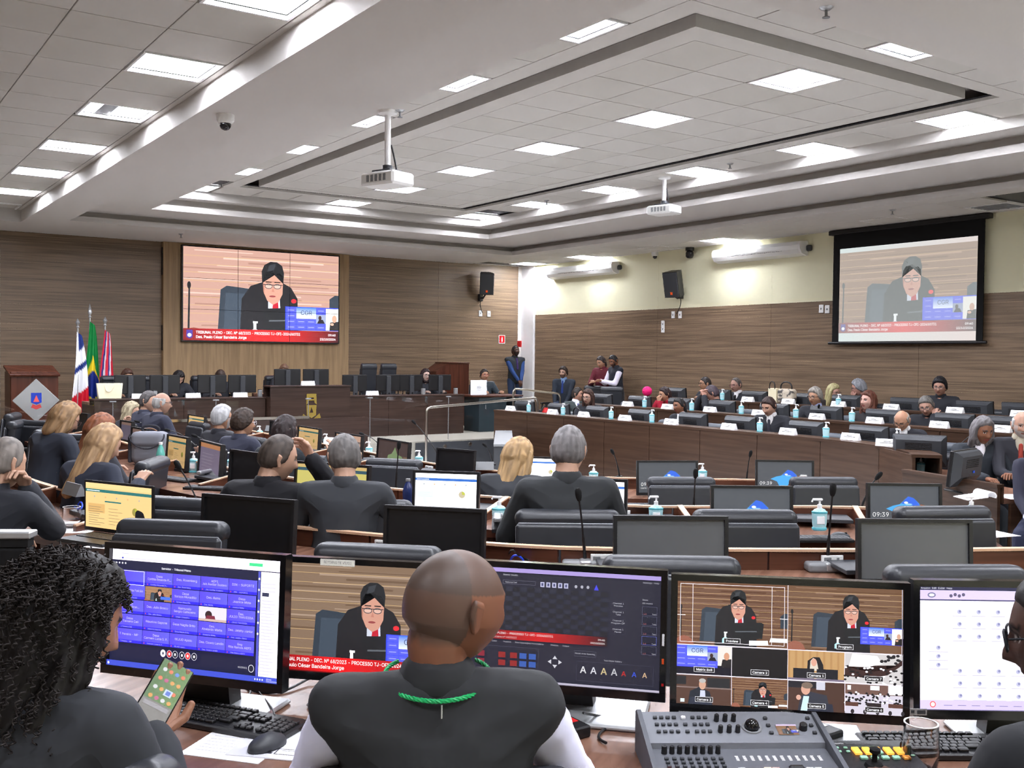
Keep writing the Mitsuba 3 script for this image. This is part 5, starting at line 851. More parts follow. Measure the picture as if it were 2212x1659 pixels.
def titler(w, h):
    a = Art(1.6, 1.0); a.rect(0, 0, 1.6, 1, (40, 40, 58)); a.rect(0, .955, 1.6, 1, (196, 176, 246)); a.text(.28, .925, 'Blaster Studio', .014, (220, 220, 230)); a.text(1.45, .925, 'Settings   Help', .014, (200, 200, 214)); a.frame(.28, .85, .56, .885, .003, (110, 110, 130)); a.text(.30, .86, 'Natural Set', .014, (200, 200, 214))
    for i in range(5): a.rect(.60 + .05 * i, .84, .635 + .05 * i, .885, (206, 206, 240)); a.rect(.61 + .05 * i, .85, .625 + .05 * i, .875, (80, 84, 130))
    for i in range(3): a.ell(.90 + .05 * i, .862, .012, .014, (190, 190, 206))
    a.poly([(1.05, .84), (1.07, .89), (1.09, .84)], (80, 80, 250)); a.ell(.22, .86, .02, .02, (190, 190, 220))
    a.rect(.06, .36, 1.17, .83, (46, 48, 66))
    for i in range(18):
        for j in range(11):
            if (i + j) % 2: a.rect(.06 + i * 1.11 / 18, .36 + j * .47 / 11, .06 + (i + 1) * 1.11 / 18, .36 + (j + 1) * .47 / 11, (32, 32, 42))
    a.grad(.06, .36, .6, .44, (110, 8, 12), (226, 22, 26)); a.grad(.6, .36, 1.17, .44, (226, 22, 26), (30, 12, 22)); a.text(.12, .405, 'TRIBUNAL PLENO - PROCESSO TJ-OFI-2024/60731', .018, (250, 240, 240), bold=True, maxw=.6); a.text(.12, .372, 'Corte Judiciária nº 68/2023', .016, (240, 225, 225)); a.text(1.15, .405, '09:40', .015, (250, 240, 240), 1, True); a.text(1.15, .375, '23/10/2024', .015, (250, 240, 240), 1, True)
    for i, t in enumerate(['Channel 1|Preview', 'Channel 1|Take', 'Channel 1|Program Off', 'Channel 1|Pause']): a.frame(1.19, .70 - .075 * i, 1.32, .76 - .075 * i, .002, (70, 70, 90)); [a.text(1.255, .735 - .075 * i - .022 * j, q, .014, (206, 206, 220), .5) for j, q in enumerate(t.split('|'))]
    a.text(1.45, .78, 'Show', .013, (210, 210, 224)); a.text(1.45, .752, 'All Layers', .013, (210, 210, 224))
    for i in range(5): y = .655 - .085 * i; a.frame(1.45, y, 1.57, y + .075, .002, (120, 120, 150) if i != 3 else (130, 140, 255)); a.rect(1.455, y + .02, 1.565, y + .072, (30, 32, 52)); a.text(1.46, y + .005, '1.0', .012, (220, 120, 120)); a.text(1.53, y + .005, 'Text', .012, (210, 210, 224))
    for i, t in enumerate(['Text', 'Color', 'Position', 'Row Spacing', 'Text Function', 'Color', 'Shadow', 'Output']): a.text(.10 + .10 * i, .335, t, .013, (206, 206, 220))
    for x0, cs in ((.08, (150, 40, 60)), (.26, (160, 40, 40)), (.36, (160, 40, 40)), (.44, (60, 100, 190)), (.52, (60, 100, 190))):
        for j in range(2): a.rect(x0, .20 - .07 * j, x0 + .06, .25 - .07 * j, cs)
    a.frame(.06, .10, .60, .30, .002, (90, 90, 116)); a.poly([(.72, .22), (.74, .25), (.76, .22)], (226, 226, 236)); a.poly([(.72, .17), (.76, .17), (.74, .14)], (226, 226, 236)); a.poly([(.68, .195), (.71, .215), (.71, .175)], (226, 226, 236)); a.poly([(.80, .195), (.77, .215), (.77, .175)], (226, 226, 236)); a.frame(.90, .26, 1.08, .31, .002, (110, 110, 130)); a.text(.99, .28, 'Reset Area Spacing', .013, (206, 206, 220), .5)
    a.frame(.92, .05, 1.55, .22, .002, (80, 80, 104)); a.text(1.22, .235, 'Text Style Gallery', .013, (206, 206, 220), .5)
    for i, c in enumerate([(240, 240, 244), (230, 230, 240), (220, 200, 150), (206, 206, 214), (210, 40, 40), (60, 90, 230), (226, 190, 150)]): a.text(.95 + .085 * i, .12, 'A', .055 if i < 4 else .04, c, bold=True)
    a.rect(0, 0, 1.6, .018, (206, 200, 222)); return fit(a, w, h)
def multiview(w, h):
    a = Art(1.6, .92); a.rect(0, 0, 1.6, .92, (236, 226, 240)); g_ = .004
    def cell(x, y, w_, h_, art, t, lab=True):
        a.put(fit(art, w_ - g_, h_ - g_), x, y, 1)
        if lab: tw = .010 * len(t) + .03; a.rect(x + w_ / 2 - tw / 2 - .01, y + .018, x + w_ / 2 + tw / 2 + .01, y + .058, (236, 236, 240)); a.rect(x + w_ / 2 - tw / 2 - .007, y + .021, x + w_ / 2 + tw / 2 + .007, y + .055, (30, 28, 32)); a.text(x + w_ / 2, y + .029, t, .017, (245, 245, 248), .5, True)
    pv = video(banner=False, inset=False, plate=True, tint=(108, 76, 58)); cell(0, .44, .8, .48, pv, 'Preview'); pg = video(banner=False, inset=True, tint=(112, 82, 62)); cell(.8, .44, .8, .48, pg, 'Program')
    for q in (.02, .11, .68, .77): a.rect(q, .46, q + .004, .90, (244, 236, 246))
    a.rect(.02, .46, .774, .464, (244, 236, 246)); a.rect(.02, .896, .774, .90, (244, 236, 246)); a.rect(0, .66, .06, .665, (244, 236, 246)); a.rect(.74, .66, .8, .665, (244, 236, 246))
    mt = Art(1.6, .9).rect(0, 0, 1.6, .9, (14, 12, 30)); mt.rect(0, .22, 1.2, .9, (60, 66, 236)); conf(mt, 0, .24, 1.2, .66); mt.rect(1.2, .3, 1.6, .9, (226, 220, 214)); mt.poly([(1.3, .25), (1.34, .5), (1.6, .52), (1.6, .25)], (30, 26, 28)); mt.ell(1.46, .60, .08, .12, (206, 150, 120)); cell(0, .22, .4, .22, mt, 'Matrix 8x8')
    cell(.4, .22, .4, .22, Art(1.6, .9).rect(0, 0, 1.6, .9, (14, 10, 14)), 'Camera 2')
    c1_ = Art(1.6, .9).rect(0, 0, 1.6, .9, (190, 150, 100)); [c1_.rect(.2 * i, 0, .2 * i + .06, .9, (178, 136, 88)) for i in range(8)]; c1_.poly([(.55, .3), (.56, .6), (.72, .72), (.9, .72), (1.0, .5), (1.02, .3)], (28, 26, 30)); c1_.poly([(.62, .3), (.64, .6), (.72, .7), (.82, .6), (.88, .3)], (214, 204, 190)); c1_.ell(.74, .56, .08, .12, (214, 160, 140)); c1_.rect(.15, .05, .75, .36, (26, 26, 34)); c1_.rect(.82, .05, 1.42, .36, (26, 26, 34)); c1_.rect(0, 0, 1.6, .06, (120, 110, 130)); cell(.8, .22, .4, .22, c1_, 'Camera 1')
    r = np.random.default_rng(5)
    c7 = Art(1.6, .9).rect(0, 0, 1.6, .9, (200, 196, 196)); c7.poly([(0, .5), (.3, .42), (.8, .36), (1.3, .5), (1.6, .75), (1.6, .6), (1.2, .28), (.7, .16), (0, .2)], (58, 36, 34)); [c7.ell(r.uniform(0, 1.6), r.uniform(0, .5), .04, .03, (20, 20, 24) if i % 3 else (235, 232, 240)) for i in range(60)]; c7.poly([(.1, .5), (.2, .9), (.9, .86), (1.05, .62), (.6, .5)], (240, 238, 238)); [c7.ell(r.uniform(1.0, 1.6), r.uniform(.66, .9), .05, .04, (30, 28, 34)) for _ in range(14)]; cell(1.2, .22, .4, .22, c7, 'Camera 7')
    c3_ = Art(1.6, .9).rect(0, 0, 1.6, .9, (84, 58, 48)); c3_.rect(0, .6, .28, .86, (32, 32, 36)); c3_.rect(.9, .54, 1.56, .84, (36, 36, 40)); c3_.rect(0, .50, 1.6, .54, (130, 110, 106)); c3_.poly([(.34, 0), (.40, .40), (.66, .54), (.98, .40), (1.06, 0)], (34, 38, 48)); c3_.poly([(.68, .1), (.70, .44), (.84, .44), (.86, .1)], (200, 206, 226)); c3_.ell(.76, .62, .10, .16, (206, 160, 136)); c3_.ell(.76, .74, .10, .07, (180, 176, 172)); c3_.poly([(.38, .0), (.42, .22), (1.0, .2), (1.06, 0)], (46, 50, 66)); c3_.rect(.12, .05, .24, .16, (214, 230, 236)); cell(0, 0, .4, .22, c3_, 'Camera 3'); cell(.4, 0, .4, .22, video(banner=False, inset=False, plate=True, tint=(112, 78, 58)), 'Camera 4')
    c5 = Art(1.6, .9).rect(0, 0, 1.6, .9, (74, 50, 42)); c5.rect(0, .7, .9, .9, (34, 32, 40)); c5.poly([(.28, 0), (.36, .44), (.62, .60), (1.1, .5), (1.2, 0)], (52, 54, 66)); c5.poly([(.36, .0), (.44, .45), (.6, .45), (.55, .0)], (200, 226, 240)); c5.ell(.50, .66, .13, .17, (210, 160, 140)); c5.ell(.54, .78, .16, .10, (122, 104, 92)); c5.ell(.30, .40, .07, .08, (214, 166, 148)); c5.poly([(.6, 0), (.62, .26), (1.26, .24), (1.3, 0)], (40, 44, 60)); c5.rect(.8, .66, 1.05, .9, (200, 200, 214)); cell(.8, 0, .4, .22, c5, 'Camera 5')
    c6 = Art(1.6, .9).rect(0, 0, 1.6, .9, (206, 200, 214)); c6.rect(0, .6, 1.6, .9, (110, 82, 74)); c6.rect(.06, .72, .16, .86, (240, 240, 244)); c6.rect(.7, .74, .96, .88, (226, 230, 246)); c6.rect(1.2, .62, 1.6, .9, (236, 234, 240)); [c6.ell(r.uniform(0, 1.6), r.uniform(.3, .66), .035, .03, (26, 26, 32) if i % 4 else (230, 230, 236)) for i in range(80)]; c6.rect(0, .24, .36, .36, (88, 56, 48)); c6.rect(1.2, .24, 1.6, .36, (88, 56, 48)); c6.rect(.6, .2, 1.0, .36, (40, 32, 36)); [c6.ell(.2 + .35 * i, .08, .05, .07, (40, 36, 44)) for i in range(5)]; cell(1.2, 0, .4, .22, c6, 'Camera 6')
    return fit(a, w, h)
def mapview(w, h):
    a = Art(1.6, 1.0); a.rect(0, 0, 1.6, 1, (240, 236, 252)); a.rect(0, .965, 1.6, 1, (40, 40, 70)); a.grad(0, .89, 1.6, .965, (206, 190, 246), (214, 206, 250)); a.rect(0, .88, 1.6, .89, (60, 56, 96)); a.ell(.10, .925, .03, .022, (120, 116, 150)); a.ell(.10, .925, .02, .012, (236, 232, 250)); [a.ell(.24 + .03 * i, .92 + .01 * (i % 2), .012, .014, (90, 84, 110)) for i in range(4)]; a.text(.02, .975, 'Arquivo  Edit  Exibir  Help', .014, (220, 220, 236))
    rows = [(.79, .30, 9), (.69, .30, 9), (.59, .30, 9), (.31, .30, 10), (.21, .30, 10), (.11, .30, 10)]
    for y, x0, n in rows:
        for i in range(n): x = x0 + .14 * i; hot = (y == .11 and i == 4); a.ell(x, y, .016, .018, (196, 150, 176) if hot else (178, 178, 208)); a.ell(x + .004, y + .004, .008, .010, (150, 120, 160) if hot else (128, 130, 170)); a.rect(x - .05, y - .038, x + .05, y - .033, (190, 186, 206))
    for i in range(3): y = .50 - .07 * i; a.ell(.14, y, .016, .018, (178, 178, 208)); a.ell(.144, y + .004, .008, .01, (128, 130, 170)); a.rect(.07, y - .036, .21, y - .031, (190, 186, 206))
    a.grad(0, 0, 1.6, .075, (206, 192, 248), (190, 178, 246)); a.ell(.10, .04, .022, .026, (236, 90, 90)); a.ell(.10, .04, .015, .018, (244, 236, 246)); [a.rect(.18 + .1 * i, .03, .24 + .1 * i, .036, (140, 132, 170)) for i in range(8)]; return fit(a, w, h)
def big_monitor(label, p, q, ztop, h, art, gain, base, logo=None, sticker=None, neck='m_black', tilt=3):
    k = monitor(label, p[:2], q[:2], ztop, .75, art, 'large monitors of the operators', gain, tilt, h, 'large_monitor', 'm_blackgloss')
    p, q = np.array(p[:2]), np.array(q[:2]); c = (p + q) / 2; th = math.degrees(math.atan2(q[1] - p[1], q[0] - p[0])) + 90; w = np.linalg.norm(q - p); st = at(c[0], c[1], .75, th)
    scene.pop(k + '__stand'); part(k, 'neck', P(hullp(*[np.array([[sx * a, y, z] for sx in (-1, 1) for y in (.045, .10)]) for a, z in ((.075, .014), (.055, (ztop - h - .75) + .12))]), neck, 30), st); part(k, 'foot', P(cbox(base, .03, .007, .34, .24, .014, .005), 'm_silver', 30), st)
    fr = T().translate([c[0], c[1], ztop]).rotate([0, 0, 1], th - 90).rotate([1, 0, 0], -tilt).translate([0, 0, -h])
    if logo: m = meshkit.text_mesh(logo, .011, .001); m.apply_translation((-m.bounds[1][0] / 2, 0, 0)); part(k, 'logo', P(m, 'm_silver', False), fr @ T().translate([.0, -.0155, .006]).rotate([1, 0, 0], 90))
    if sticker: a = Art(.10, .018).rect(0, 0, .10, .018, (226, 226, 216)); a.text(.05, .0055, sticker, .007, (110, 110, 110), .5, maxw=.08); part(k, 'sticker', a.shape(1, glow=False, bsdf='m_vcol'), fr @ T().translate([-.09, -.0165, h - .020]))
    return k, fr, w
big_monitor('large monitor at the left showing a blue grid video call', *((0.658, 2.882, 1.201), (1, 2.453, 1.195)), 1.19, .350, call, 1.0, .03)
big_monitor('large monitor half hidden by the shaven head showing the robed man with a red banner', *((1.073, 2.692, 1.134), (1.443, 2.317, 1.149)), 1.142, .335, onair, .85, .02, 'DELL', 'RETORNO DE VÍDEO')
_, fr3, w3 = big_monitor('large dark monitor with a checkerboard titling program right of the shaven head', *((1.456, 2.332, 1.151), (1.825, 1.932, 1.151)), 1.153, .338, titler, .62, .05)
for y, m, hh in ((.16, 'm_white', .03), (.105, 'm_orange', .014), (.045, 'm_red', .007)): part('large_monitor_002', 'side_light', P(box(0, 0, 0, .006, .002, hh), m, False), fr3 @ T().translate([w3 / 2 - .008, -.016, y]))
k4, fr4, w4 = big_monitor('large monitor showing eight camera views in tiles', *((1.756, 1.847, 1.166), (2.173, 1.464, 1.171)), 1.168, .338, multiview, .9, .03, 'DELL')
big_monitor('bright white-violet monitor with rows of small icons at the right edge', *((2.23, 1.497, 1.163), (2.696, 1.165, 1.159)), 1.164, .338, mapview, 1.0, .03)
TAG = P(cat(box(0, 0, 0, .045, .003, .016)), 'm_silver', False); TAG2 = P(cat(box(.009, -.002, 0, .020, .001, .009), box(-.012, -.002, .001, .008, .001, .007)), 'm_darkgrey', False)
for kk, c in ((k4, fr4 @ T().translate([-w4 / 2 + .045, -.018, -.004])), ('large_monitor_004', (lambda p: at(*p, 56))(((2.205, 1.456, 0.85))))): t_ = part(kk, 'asset_tag', TAG, c); put(t_ + '__lettering', TAG2, c)
keyboard('black keyboard in front of the video-call monitor, partly under the woman\'s hand', 0.867, 2.56, .75, 33, 'keyboards on the operators\' desk'); keyboard('black keyboard at the lower right in front of the white-violet monitor', 2.295, 1.415, .75, 56, 'keyboards on the operators\' desk')
for n in list(scene):
    if n.endswith('__keys') and labels.get(n.split('__')[0], {}).get('group') == 'keyboards on the operators\' desk':
        base = scene.pop(n); labels.pop(n, None); to = base['to_world']; q = n.split('__')[0]
        KW = {u: P(cbox(0, 0, .004, u * .0185 - .003, .0155, .008, .002), 'm_black', 30) for u in (1, 1.5, 2, 5)}
        for r, (y, us) in enumerate(zip((.052, .026, .007, -.012, -.031, -.050), ([1] * 15, [1] * 13 + [2], [1.5] + [1] * 12 + [1.5], [1.5] + [1] * 11 + [2], [2] + [1] * 10 + [2], [1.5, 1, 1, 5, 1, 1, 1.5]))):
            x = -.208
            for u in us: part(q, 'key', KW[u], to @ T().translate([x + u * .00925, y, .018])); x += u * .0185
            if 0 < r < 6:
                for c in range(3):
                    if r in (1, 2) or (r == 4 and c == 1) or r == 5: part(q, 'key', KW[1], to @ T().translate([.083 + c * .0185, y, .018]))
                for c in range(4): part(q, 'key', KW[1], to @ T().translate([.148 + c * .0185, y, .018]))
k_ = 'keyboard_004'; part(k_, 'sticker', P(box(0, 0, 0, .028, .012, .001), 'm_paper', False), at(0.948, 2.556, .7705, 33))
# mouse pad, mouse, paper
k = thing('mouse_pad', 'grey-white mouse pad printed DATEN under the black mouse', 'mouse pad'); c = (0.94, 2.331); a = Art(.22, .18).rect(0, 0, .22, .18, (206, 206, 212)); a.text(.12, .035, 'DATEN', .016, (40, 40, 52)); a.frame(.05, .12, .11, .155, .003, (50, 50, 60)); a.rect(.115, .145, .135, .155, (50, 50, 60)); a.rect(.06, .13, .10, .132, (70, 70, 80))
part(k, 'pad', P(cbox(0, 0, .0015, .22, .18, .003, .001), 'm_paper', 30), at(*c, .75, 225)); part(k, 'print', a.shape(1, standing=False, glow=False, bsdf='m_vcol'), at(*c, .7535, 225) @ T().translate([0, -.09, 0]))
x, y = 0.898, 2.333; mouse('large black computer mouse on the grey-white pad', x, y, .7535, 20)
paper('printed sheet under the near keyboard', 0.777, 2.334, .75, 40)
cable('thin black mouse lead between keyboard and large mouse', [((0.937, 2.41, 0.76)), ((0.969, 2.483, 0.755)), ((0.987, 2.523, 0.77)), ((1.025, 2.726, 0.755)), ((1.038, 2.815, 0.755)), ((1.023, 2.871, 0.76))], .0022, 'm_black')
for lab, q in [('black monitor lead looping between the first two large monitors', [((0.968, 2.791, 0.78)), ((1.011, 2.759, 0.755)), ((1.069, 2.698, 0.755)), ((1.149, 2.725, 0.76)), ((1.206, 2.726, 0.77))]), ('black lead hanging to the foot of the titling monitor', [((1.606, 2.002, 0.8)), ((1.701, 2.043, 0.76)), ((1.709, 2.005, 0.755)), ((1.642, 1.971, 0.755)), ((1.602, 1.905, 0.755))]), ('black lead curling behind the titling monitor foot', [((1.014, 2.805, 0.755)), ((0.985, 2.706, 0.755)), ((0.927, 2.654, 0.755)), ((0.916, 2.64, 0.755))])]: cable(lab, q, .0035, 'm_black', 'black leads on the operators\' desk')
# video mixing console
k = thing('video_mixer', 'dark grey video mixing console with rows of lit red and white buttons', 'console'); c = (1.821, 1.723); to = at(*c, .75, 57.5); mat('m_console', (84, 86, 92), .6, .3); mat('m_consoletop', (112, 114, 120), .6, .3)
cw = .205
def slope(y0, z0, y1, z1): return lambda y: z0 + (z1 - z0) * (y - y0) / (y1 - y0)
zb, zf_ = slope(-.01, .098, -.125, .066), slope(-.135, .052, -.34, .030)
body = trimesh.convex.convex_hull(np.array([[sx * cw, y, z] for sx in (-1, 1) for y, z in ((0, 0), (0, .088), (-.01, .098), (-.125, .066), (-.132, 0))])); fbody = trimesh.convex.convex_hull(np.array([[sx * cw, y, z] for sx in (-1, 1) for y, z in ((-.126, 0), (-.126, .053), (-.34, .030), (-.36, 0))]))
part(k, 'raised_panel', P(body, 'm_consoletop', 30), to); part(k, 'front_panel', P(fbody, 'm_console', 30), to)
for s_ in (-1, 1): part(k, 'end_cheek', P(hullp(*[np.array([[s_ * (cw + .001), y, z], [s_ * (cw + .012), y, z]]) for y, z in ((.004, 0), (.004, .095), (-.01, .104), (-.125, .072), (-.34, .036), (-.362, 0))]), 'm_console', 30), to)
BTN = P(cbox(0, 0, .003, .0095, .0075, .006, .001), 'm_darkgrey', 30); KNB = P(lathe([(0, 0), (.0062, 0), (.0056, .016), (.004, .018), (0, .018)], 12), 'm_black', 40); CAPM = {n: P(cbox(0, 0, .004, .0175, .0165, .008, .0015), n, 30) for n in ('m_btn_white', 'm_btn_pink', 'm_btn_grey')}
for n, c_, e_ in (('m_btn_white', (214, 222, 216), 0), ('m_btn_pink', (226, 170, 160), 0), ('m_btn_grey', (150, 160, 156), 0)): mat(n, c_, .4, .4)
RB = thing  # (kept short below)
def onb(v): y = -.012 - v * .108; return y, zb(y)
def onf(v): y = -.137 - v * .20; return y, zf_(y)
def stick(name, shape, u, yz, ang=0, **kw): part(k, name, shape, to @ T().translate([-cw + u * 2 * cw, yz[0], yz[1]]).rotate([1, 0, 0], ang), **kw)
for r in range(3):
    for c_ in range(4): stick('button', BTN, .07 + .037 * c_, onb(.22 + .24 * r), 15)
    stick('button', BTN if r else P(cbox(0, 0, .003, .0105, .0085, .006, .001), 'm_paper', 30), .235, onb(.22 + .24 * r), 15)
    for c_ in range(3): stick('button', BTN, .29 + .037 * c_, onb(.22 + .24 * r), 15)
    for u in (.715, .965): stick('button', BTN, u, onb(.25 + .25 * r), 15)
for r in range(2):
    for c_ in range(3): stick('knob', KNB, .425 + .05 * c_, onb(.30 + .38 * r), 15)
stick('trackball_ring', P(lathe([(.019, 0), (.024, 0), (.023, .003), (.019, .003), (.019, 0)], 24), 'm_greyplastic', 40), .615, onb(.55), 15); stick('trackball', P(tr(trimesh.creation.icosphere(3, .017), 0, 0, .006), 'm_blackgloss', True), .615, onb(.55), 15)
a = Art(.048, .034).put(fit(video(banner=False, inset=True), .048, .034), 0, 0, 1); a.rect(0, .028, .048, .034, (226, 206, 244)); part(k, 'display', a.shape(SCREEN * .7, standing=False), to @ T().translate([-cw + .815 * 2 * cw, onb(.8)[0], onb(.8)[1] + .0012]).rotate([1, 0, 0], 15.5)); stick('dial', P(lathe([(0, 0), (.0095, 0), (.009, .014), (.007, .016), (0, .016)], 20), 'm_black', 40), .91, onb(.6), 15)
for c_ in range(8): stick('knob', P(lathe([(0, 0), (.0068, 0), (.006, .018), (0, .019)], 12), 'm_black', 40) if c_ == 0 else KNB, .075 + .043 * c_, onf(.05), 6)
for r in range(3):
    for c_ in range(8): stick('small_button', BTN, .075 + .043 * c_, onf(.20 + .085 * r), 6)
EM = lambda rgb, p_: {'emitter': {'type': 'area', 'radiance': {'type': 'rgb', 'value': [p_ * q for q in srgb(*rgb)]}, 'sampling_weight': .02}}
for r in range(2):
    for c_ in range(8):
        hot = (r == 0 and c_ == 0); stick('lit_button', CAPM['m_btn_pink' if (c_ in (0, 5)) or r else 'm_btn_white'], .075 + .043 * c_, onf(.50 + .11 * r), 6, **(EM((255, 70, 50), .9) if hot else {}))
for c_, n in ((.46, 0), (.60, 1), (.645, 2), (.83, 0), (.875, 0)): stick('lit_button', CAPM['m_btn_white' if n == 0 else 'm_btn_pink'], c_, onf(.48), 6, **(EM((255, 170, 110), 1.2) if n == 1 else {}))
MK = P(cat([box(.0, .006 * j, .0006, .007, .003, .0008) for j in range(4)]), 'm_paper', False)
for c_ in range(12): stick('legend', MK, .47 + .042 * c_, onf(.22), 6)
stick('fader_slot', P(cbox(0, 0, .0008, .006, .09, .0016, .0004), 'm_blackmatte', 30), .73, onf(.72), 6); stick('fader_lever', P(cbox(0, 0, .016, .034, .014, .03, .004), 'm_black', 30), .73, onf(.62), 6)
# camera controller
k = thing('camera_controller', 'small black camera controller with orange and green lit buttons', 'controller'); c = (2.058, 1.504); to = at(*c, .75, 57.5); part(k, 'body', P(trimesh.convex.convex_hull(np.array([[sx * .10, y, z] for sx in (-1, 1) for y, z in ((0, 0), (0, .045), (-.16, .030), (-.165, 0))])), 'm_black', 30), to)
zc = lambda y: .045 - .015 * (-y) / .16
mat('m_btn_orange', (240, 160, 70), .4, .4); mat('m_btn_green', (150, 200, 170), .4, .4); BO, BG, BS = P(cbox(0, 0, .003, .017, .014, .006, .001), 'm_btn_orange', 30), P(cbox(0, 0, .003, .017, .012, .006, .001), 'm_btn_green', 30), P(cbox(0, 0, .002, .009, .006, .004, .001), 'm_btn_green', 30)
def on(name, sh, x, y, **kw): part(k, name, sh, to @ T().translate([x, y, zc(y)]).rotate([1, 0, 0], 5.4), **kw)
for c_ in range(5):
    on('lit_button', BO, -.035 + .025 * c_, -.050, **EM((255, 160, 60), .35)); on('lit_button', BO if c_ != 2 else BG, -.035 + .025 * c_, -.066, **(EM((255, 160, 60), .3) if c_ != 2 else {})); on('lit_button', BG if c_ < 4 else BO, -.030 + .025 * c_, -.090)
for x, y in ((-.075, -.04), (-.055, -.04), (-.075, -.058), (-.055, -.058), (.09, -.03), (.09, -.055), (.09, -.078)): on('button', BS, x, y)
m = meshkit.text_mesh('Panasonic', .006, .0005); on('logo', P(m, 'm_paper', False), -.09, -.018); m = meshkit.text_mesh('Remote Camera Controller', .0035, .0005); on('lettering', P(m, 'm_silver', False), -.045, -.017)
on('knob', KNB, .078, -.045); on('knob', KNB, .085, -.065); on('joystick', P(cat(lathe([(0, 0), (.022, 0), (.018, .008), (.006, .012), (.006, .03), (.012, .034), (.012, .042), (0, .045)], 18)), 'm_blackmatte', 40), -.02, -.125); on('display', P(box(0, 0, .0006, .06, .008, .001), 'm_tealdark2', False), -.01, -.034); mat('m_tealdark2', (60, 76, 50), .3, .4)
glass('large clear drinking glass in the lower right corner', 2.107, 1.381, .75, .115, .038, group='drinking glasses on the operators\' desk')
k = thing('equipment_case', 'black upright case with a pale top edge at the left picture border', 'case'); c = ((0.482, 3.535, 1.139)); part(k, 'body', P(cbox(0, 0, .55, .20, .05, 1.08, .01), 'm_blackmatte', 30), at(c[0], c[1], 0, 58)); part(k, 'top_edge', P(cbox(0, 0, c[2] - .011, .21, .06, .022, .004), 'm_silver', 30), at(c[0], c[1], 0, 58)); part(k, 'cap', P(box(0, 0, (1.09 + c[2] - .022) / 2, .19, .045, c[2] - .022 - 1.09), 'm_blackmatte', False), at(c[0], c[1], 0, 58))
for lab, p in [('slim white-topped black box behind the mixing console', (2.08, 1.653)), ('black and red small box by the foot of the titling monitor', (1.569, 2.021))]:
    k = thing('adapter_box', lab, 'box', 'small boxes on the operators\' desk'); part(k, 'case', P(cbox(p[0], p[1], .765, .07, .11, .03, .004), 'm_black', 30)); part(k, 'label', P(box(p[0], p[1], .7806, .05, .03, .001), 'm_red' if 'red' in lab else 'm_paper', False))

# ================================================================ people
scene['m_skin'] = {'type': 'twosided', 'bsdf': {'type': 'principled', 'base_color': {'type': 'mesh_attribute', 'name': 'vertex_color'}, 'roughness': .48, 'specular': .35}}
scene['m_hair'] = {'type': 'twosided', 'bsdf': {'type': 'principled', 'base_color': {'type': 'mesh_attribute', 'name': 'vertex_color'}, 'roughness': .55, 'specular': .35}}
_cm = {}
def cloth(rgb, rough=.85):
    if rgb not in _cm: _cm[rgb] = mat(f'm_cloth_{len(_cm)}', rgb, rough, .25, sheen=.5)
    return _cm[rgb]
ICO1, ICO2 = trimesh.creation.icosphere(1, 1.0).vertices, trimesh.creation.icosphere(2, 1.0).vertices
def sph(c, r): return ICO1 * np.asarray(r) + np.asarray(c)
def hull(*s): return M3.hull_points(np.vstack(s))
def rx(a): a = math.radians(a); return np.array([[1, 0, 0], [0, math.cos(a), -math.sin(a)], [0, math.sin(a), math.cos(a)]])
def ry(a): a = math.radians(a); return np.array([[math.cos(a), 0, math.sin(a)], [0, 1, 0], [-math.sin(a), 0, math.cos(a)]])
def rz(a): a = math.radians(a); return np.array([[math.cos(a), -math.sin(a), 0], [math.sin(a), math.cos(a), 0], [0, 0, 1]])
HA, HB, HC = .076, .097, .118
def head_surface(d, fat=0.0):
    """points of the bare head for the unit directions d (x right, y to the face, z up)"""
    p = d * [HA, HB, HC]; x, y, z = p.T
    g = lambda q, s: np.exp(-(q / s) ** 2)
    low = np.clip((-z - .03) / .09, 0, 1); p = p.copy()
    p[:, 0] *= 1 - .22 * low + fat * .2; p[:, 1] = np.where((y < 0), y * (1 - .45 * low), y)
    f = y > 0
    nose = np.where(f, .024 * g(x, .011 + .004 * (z < -.015)) * np.clip((.018 - z) / .045, 0, 1) * (z > -.042) * np.clip((z + .042) / .010, 0, 1), 0)
    eye = np.where(f, -.009 * g(np.abs(x) - .031, .015) * g(z - .010, .012), 0); brow = np.where(f, .004 * g(np.abs(x) - .028, .025) * g(z - .030, .010), 0)
    lip = np.where(f, .0045 * g(x, .024) * g(z + .055, .008), 0); chin = np.where(f, .010 * g(x, .024) * g(z + .098, .020), 0); cheek = np.where(f, .003 * g(np.abs(x) - .045, .02) * g(z + .02, .02), 0)
    p[:, 1] += nose + brow + lip + chin + cheek + eye
    return p
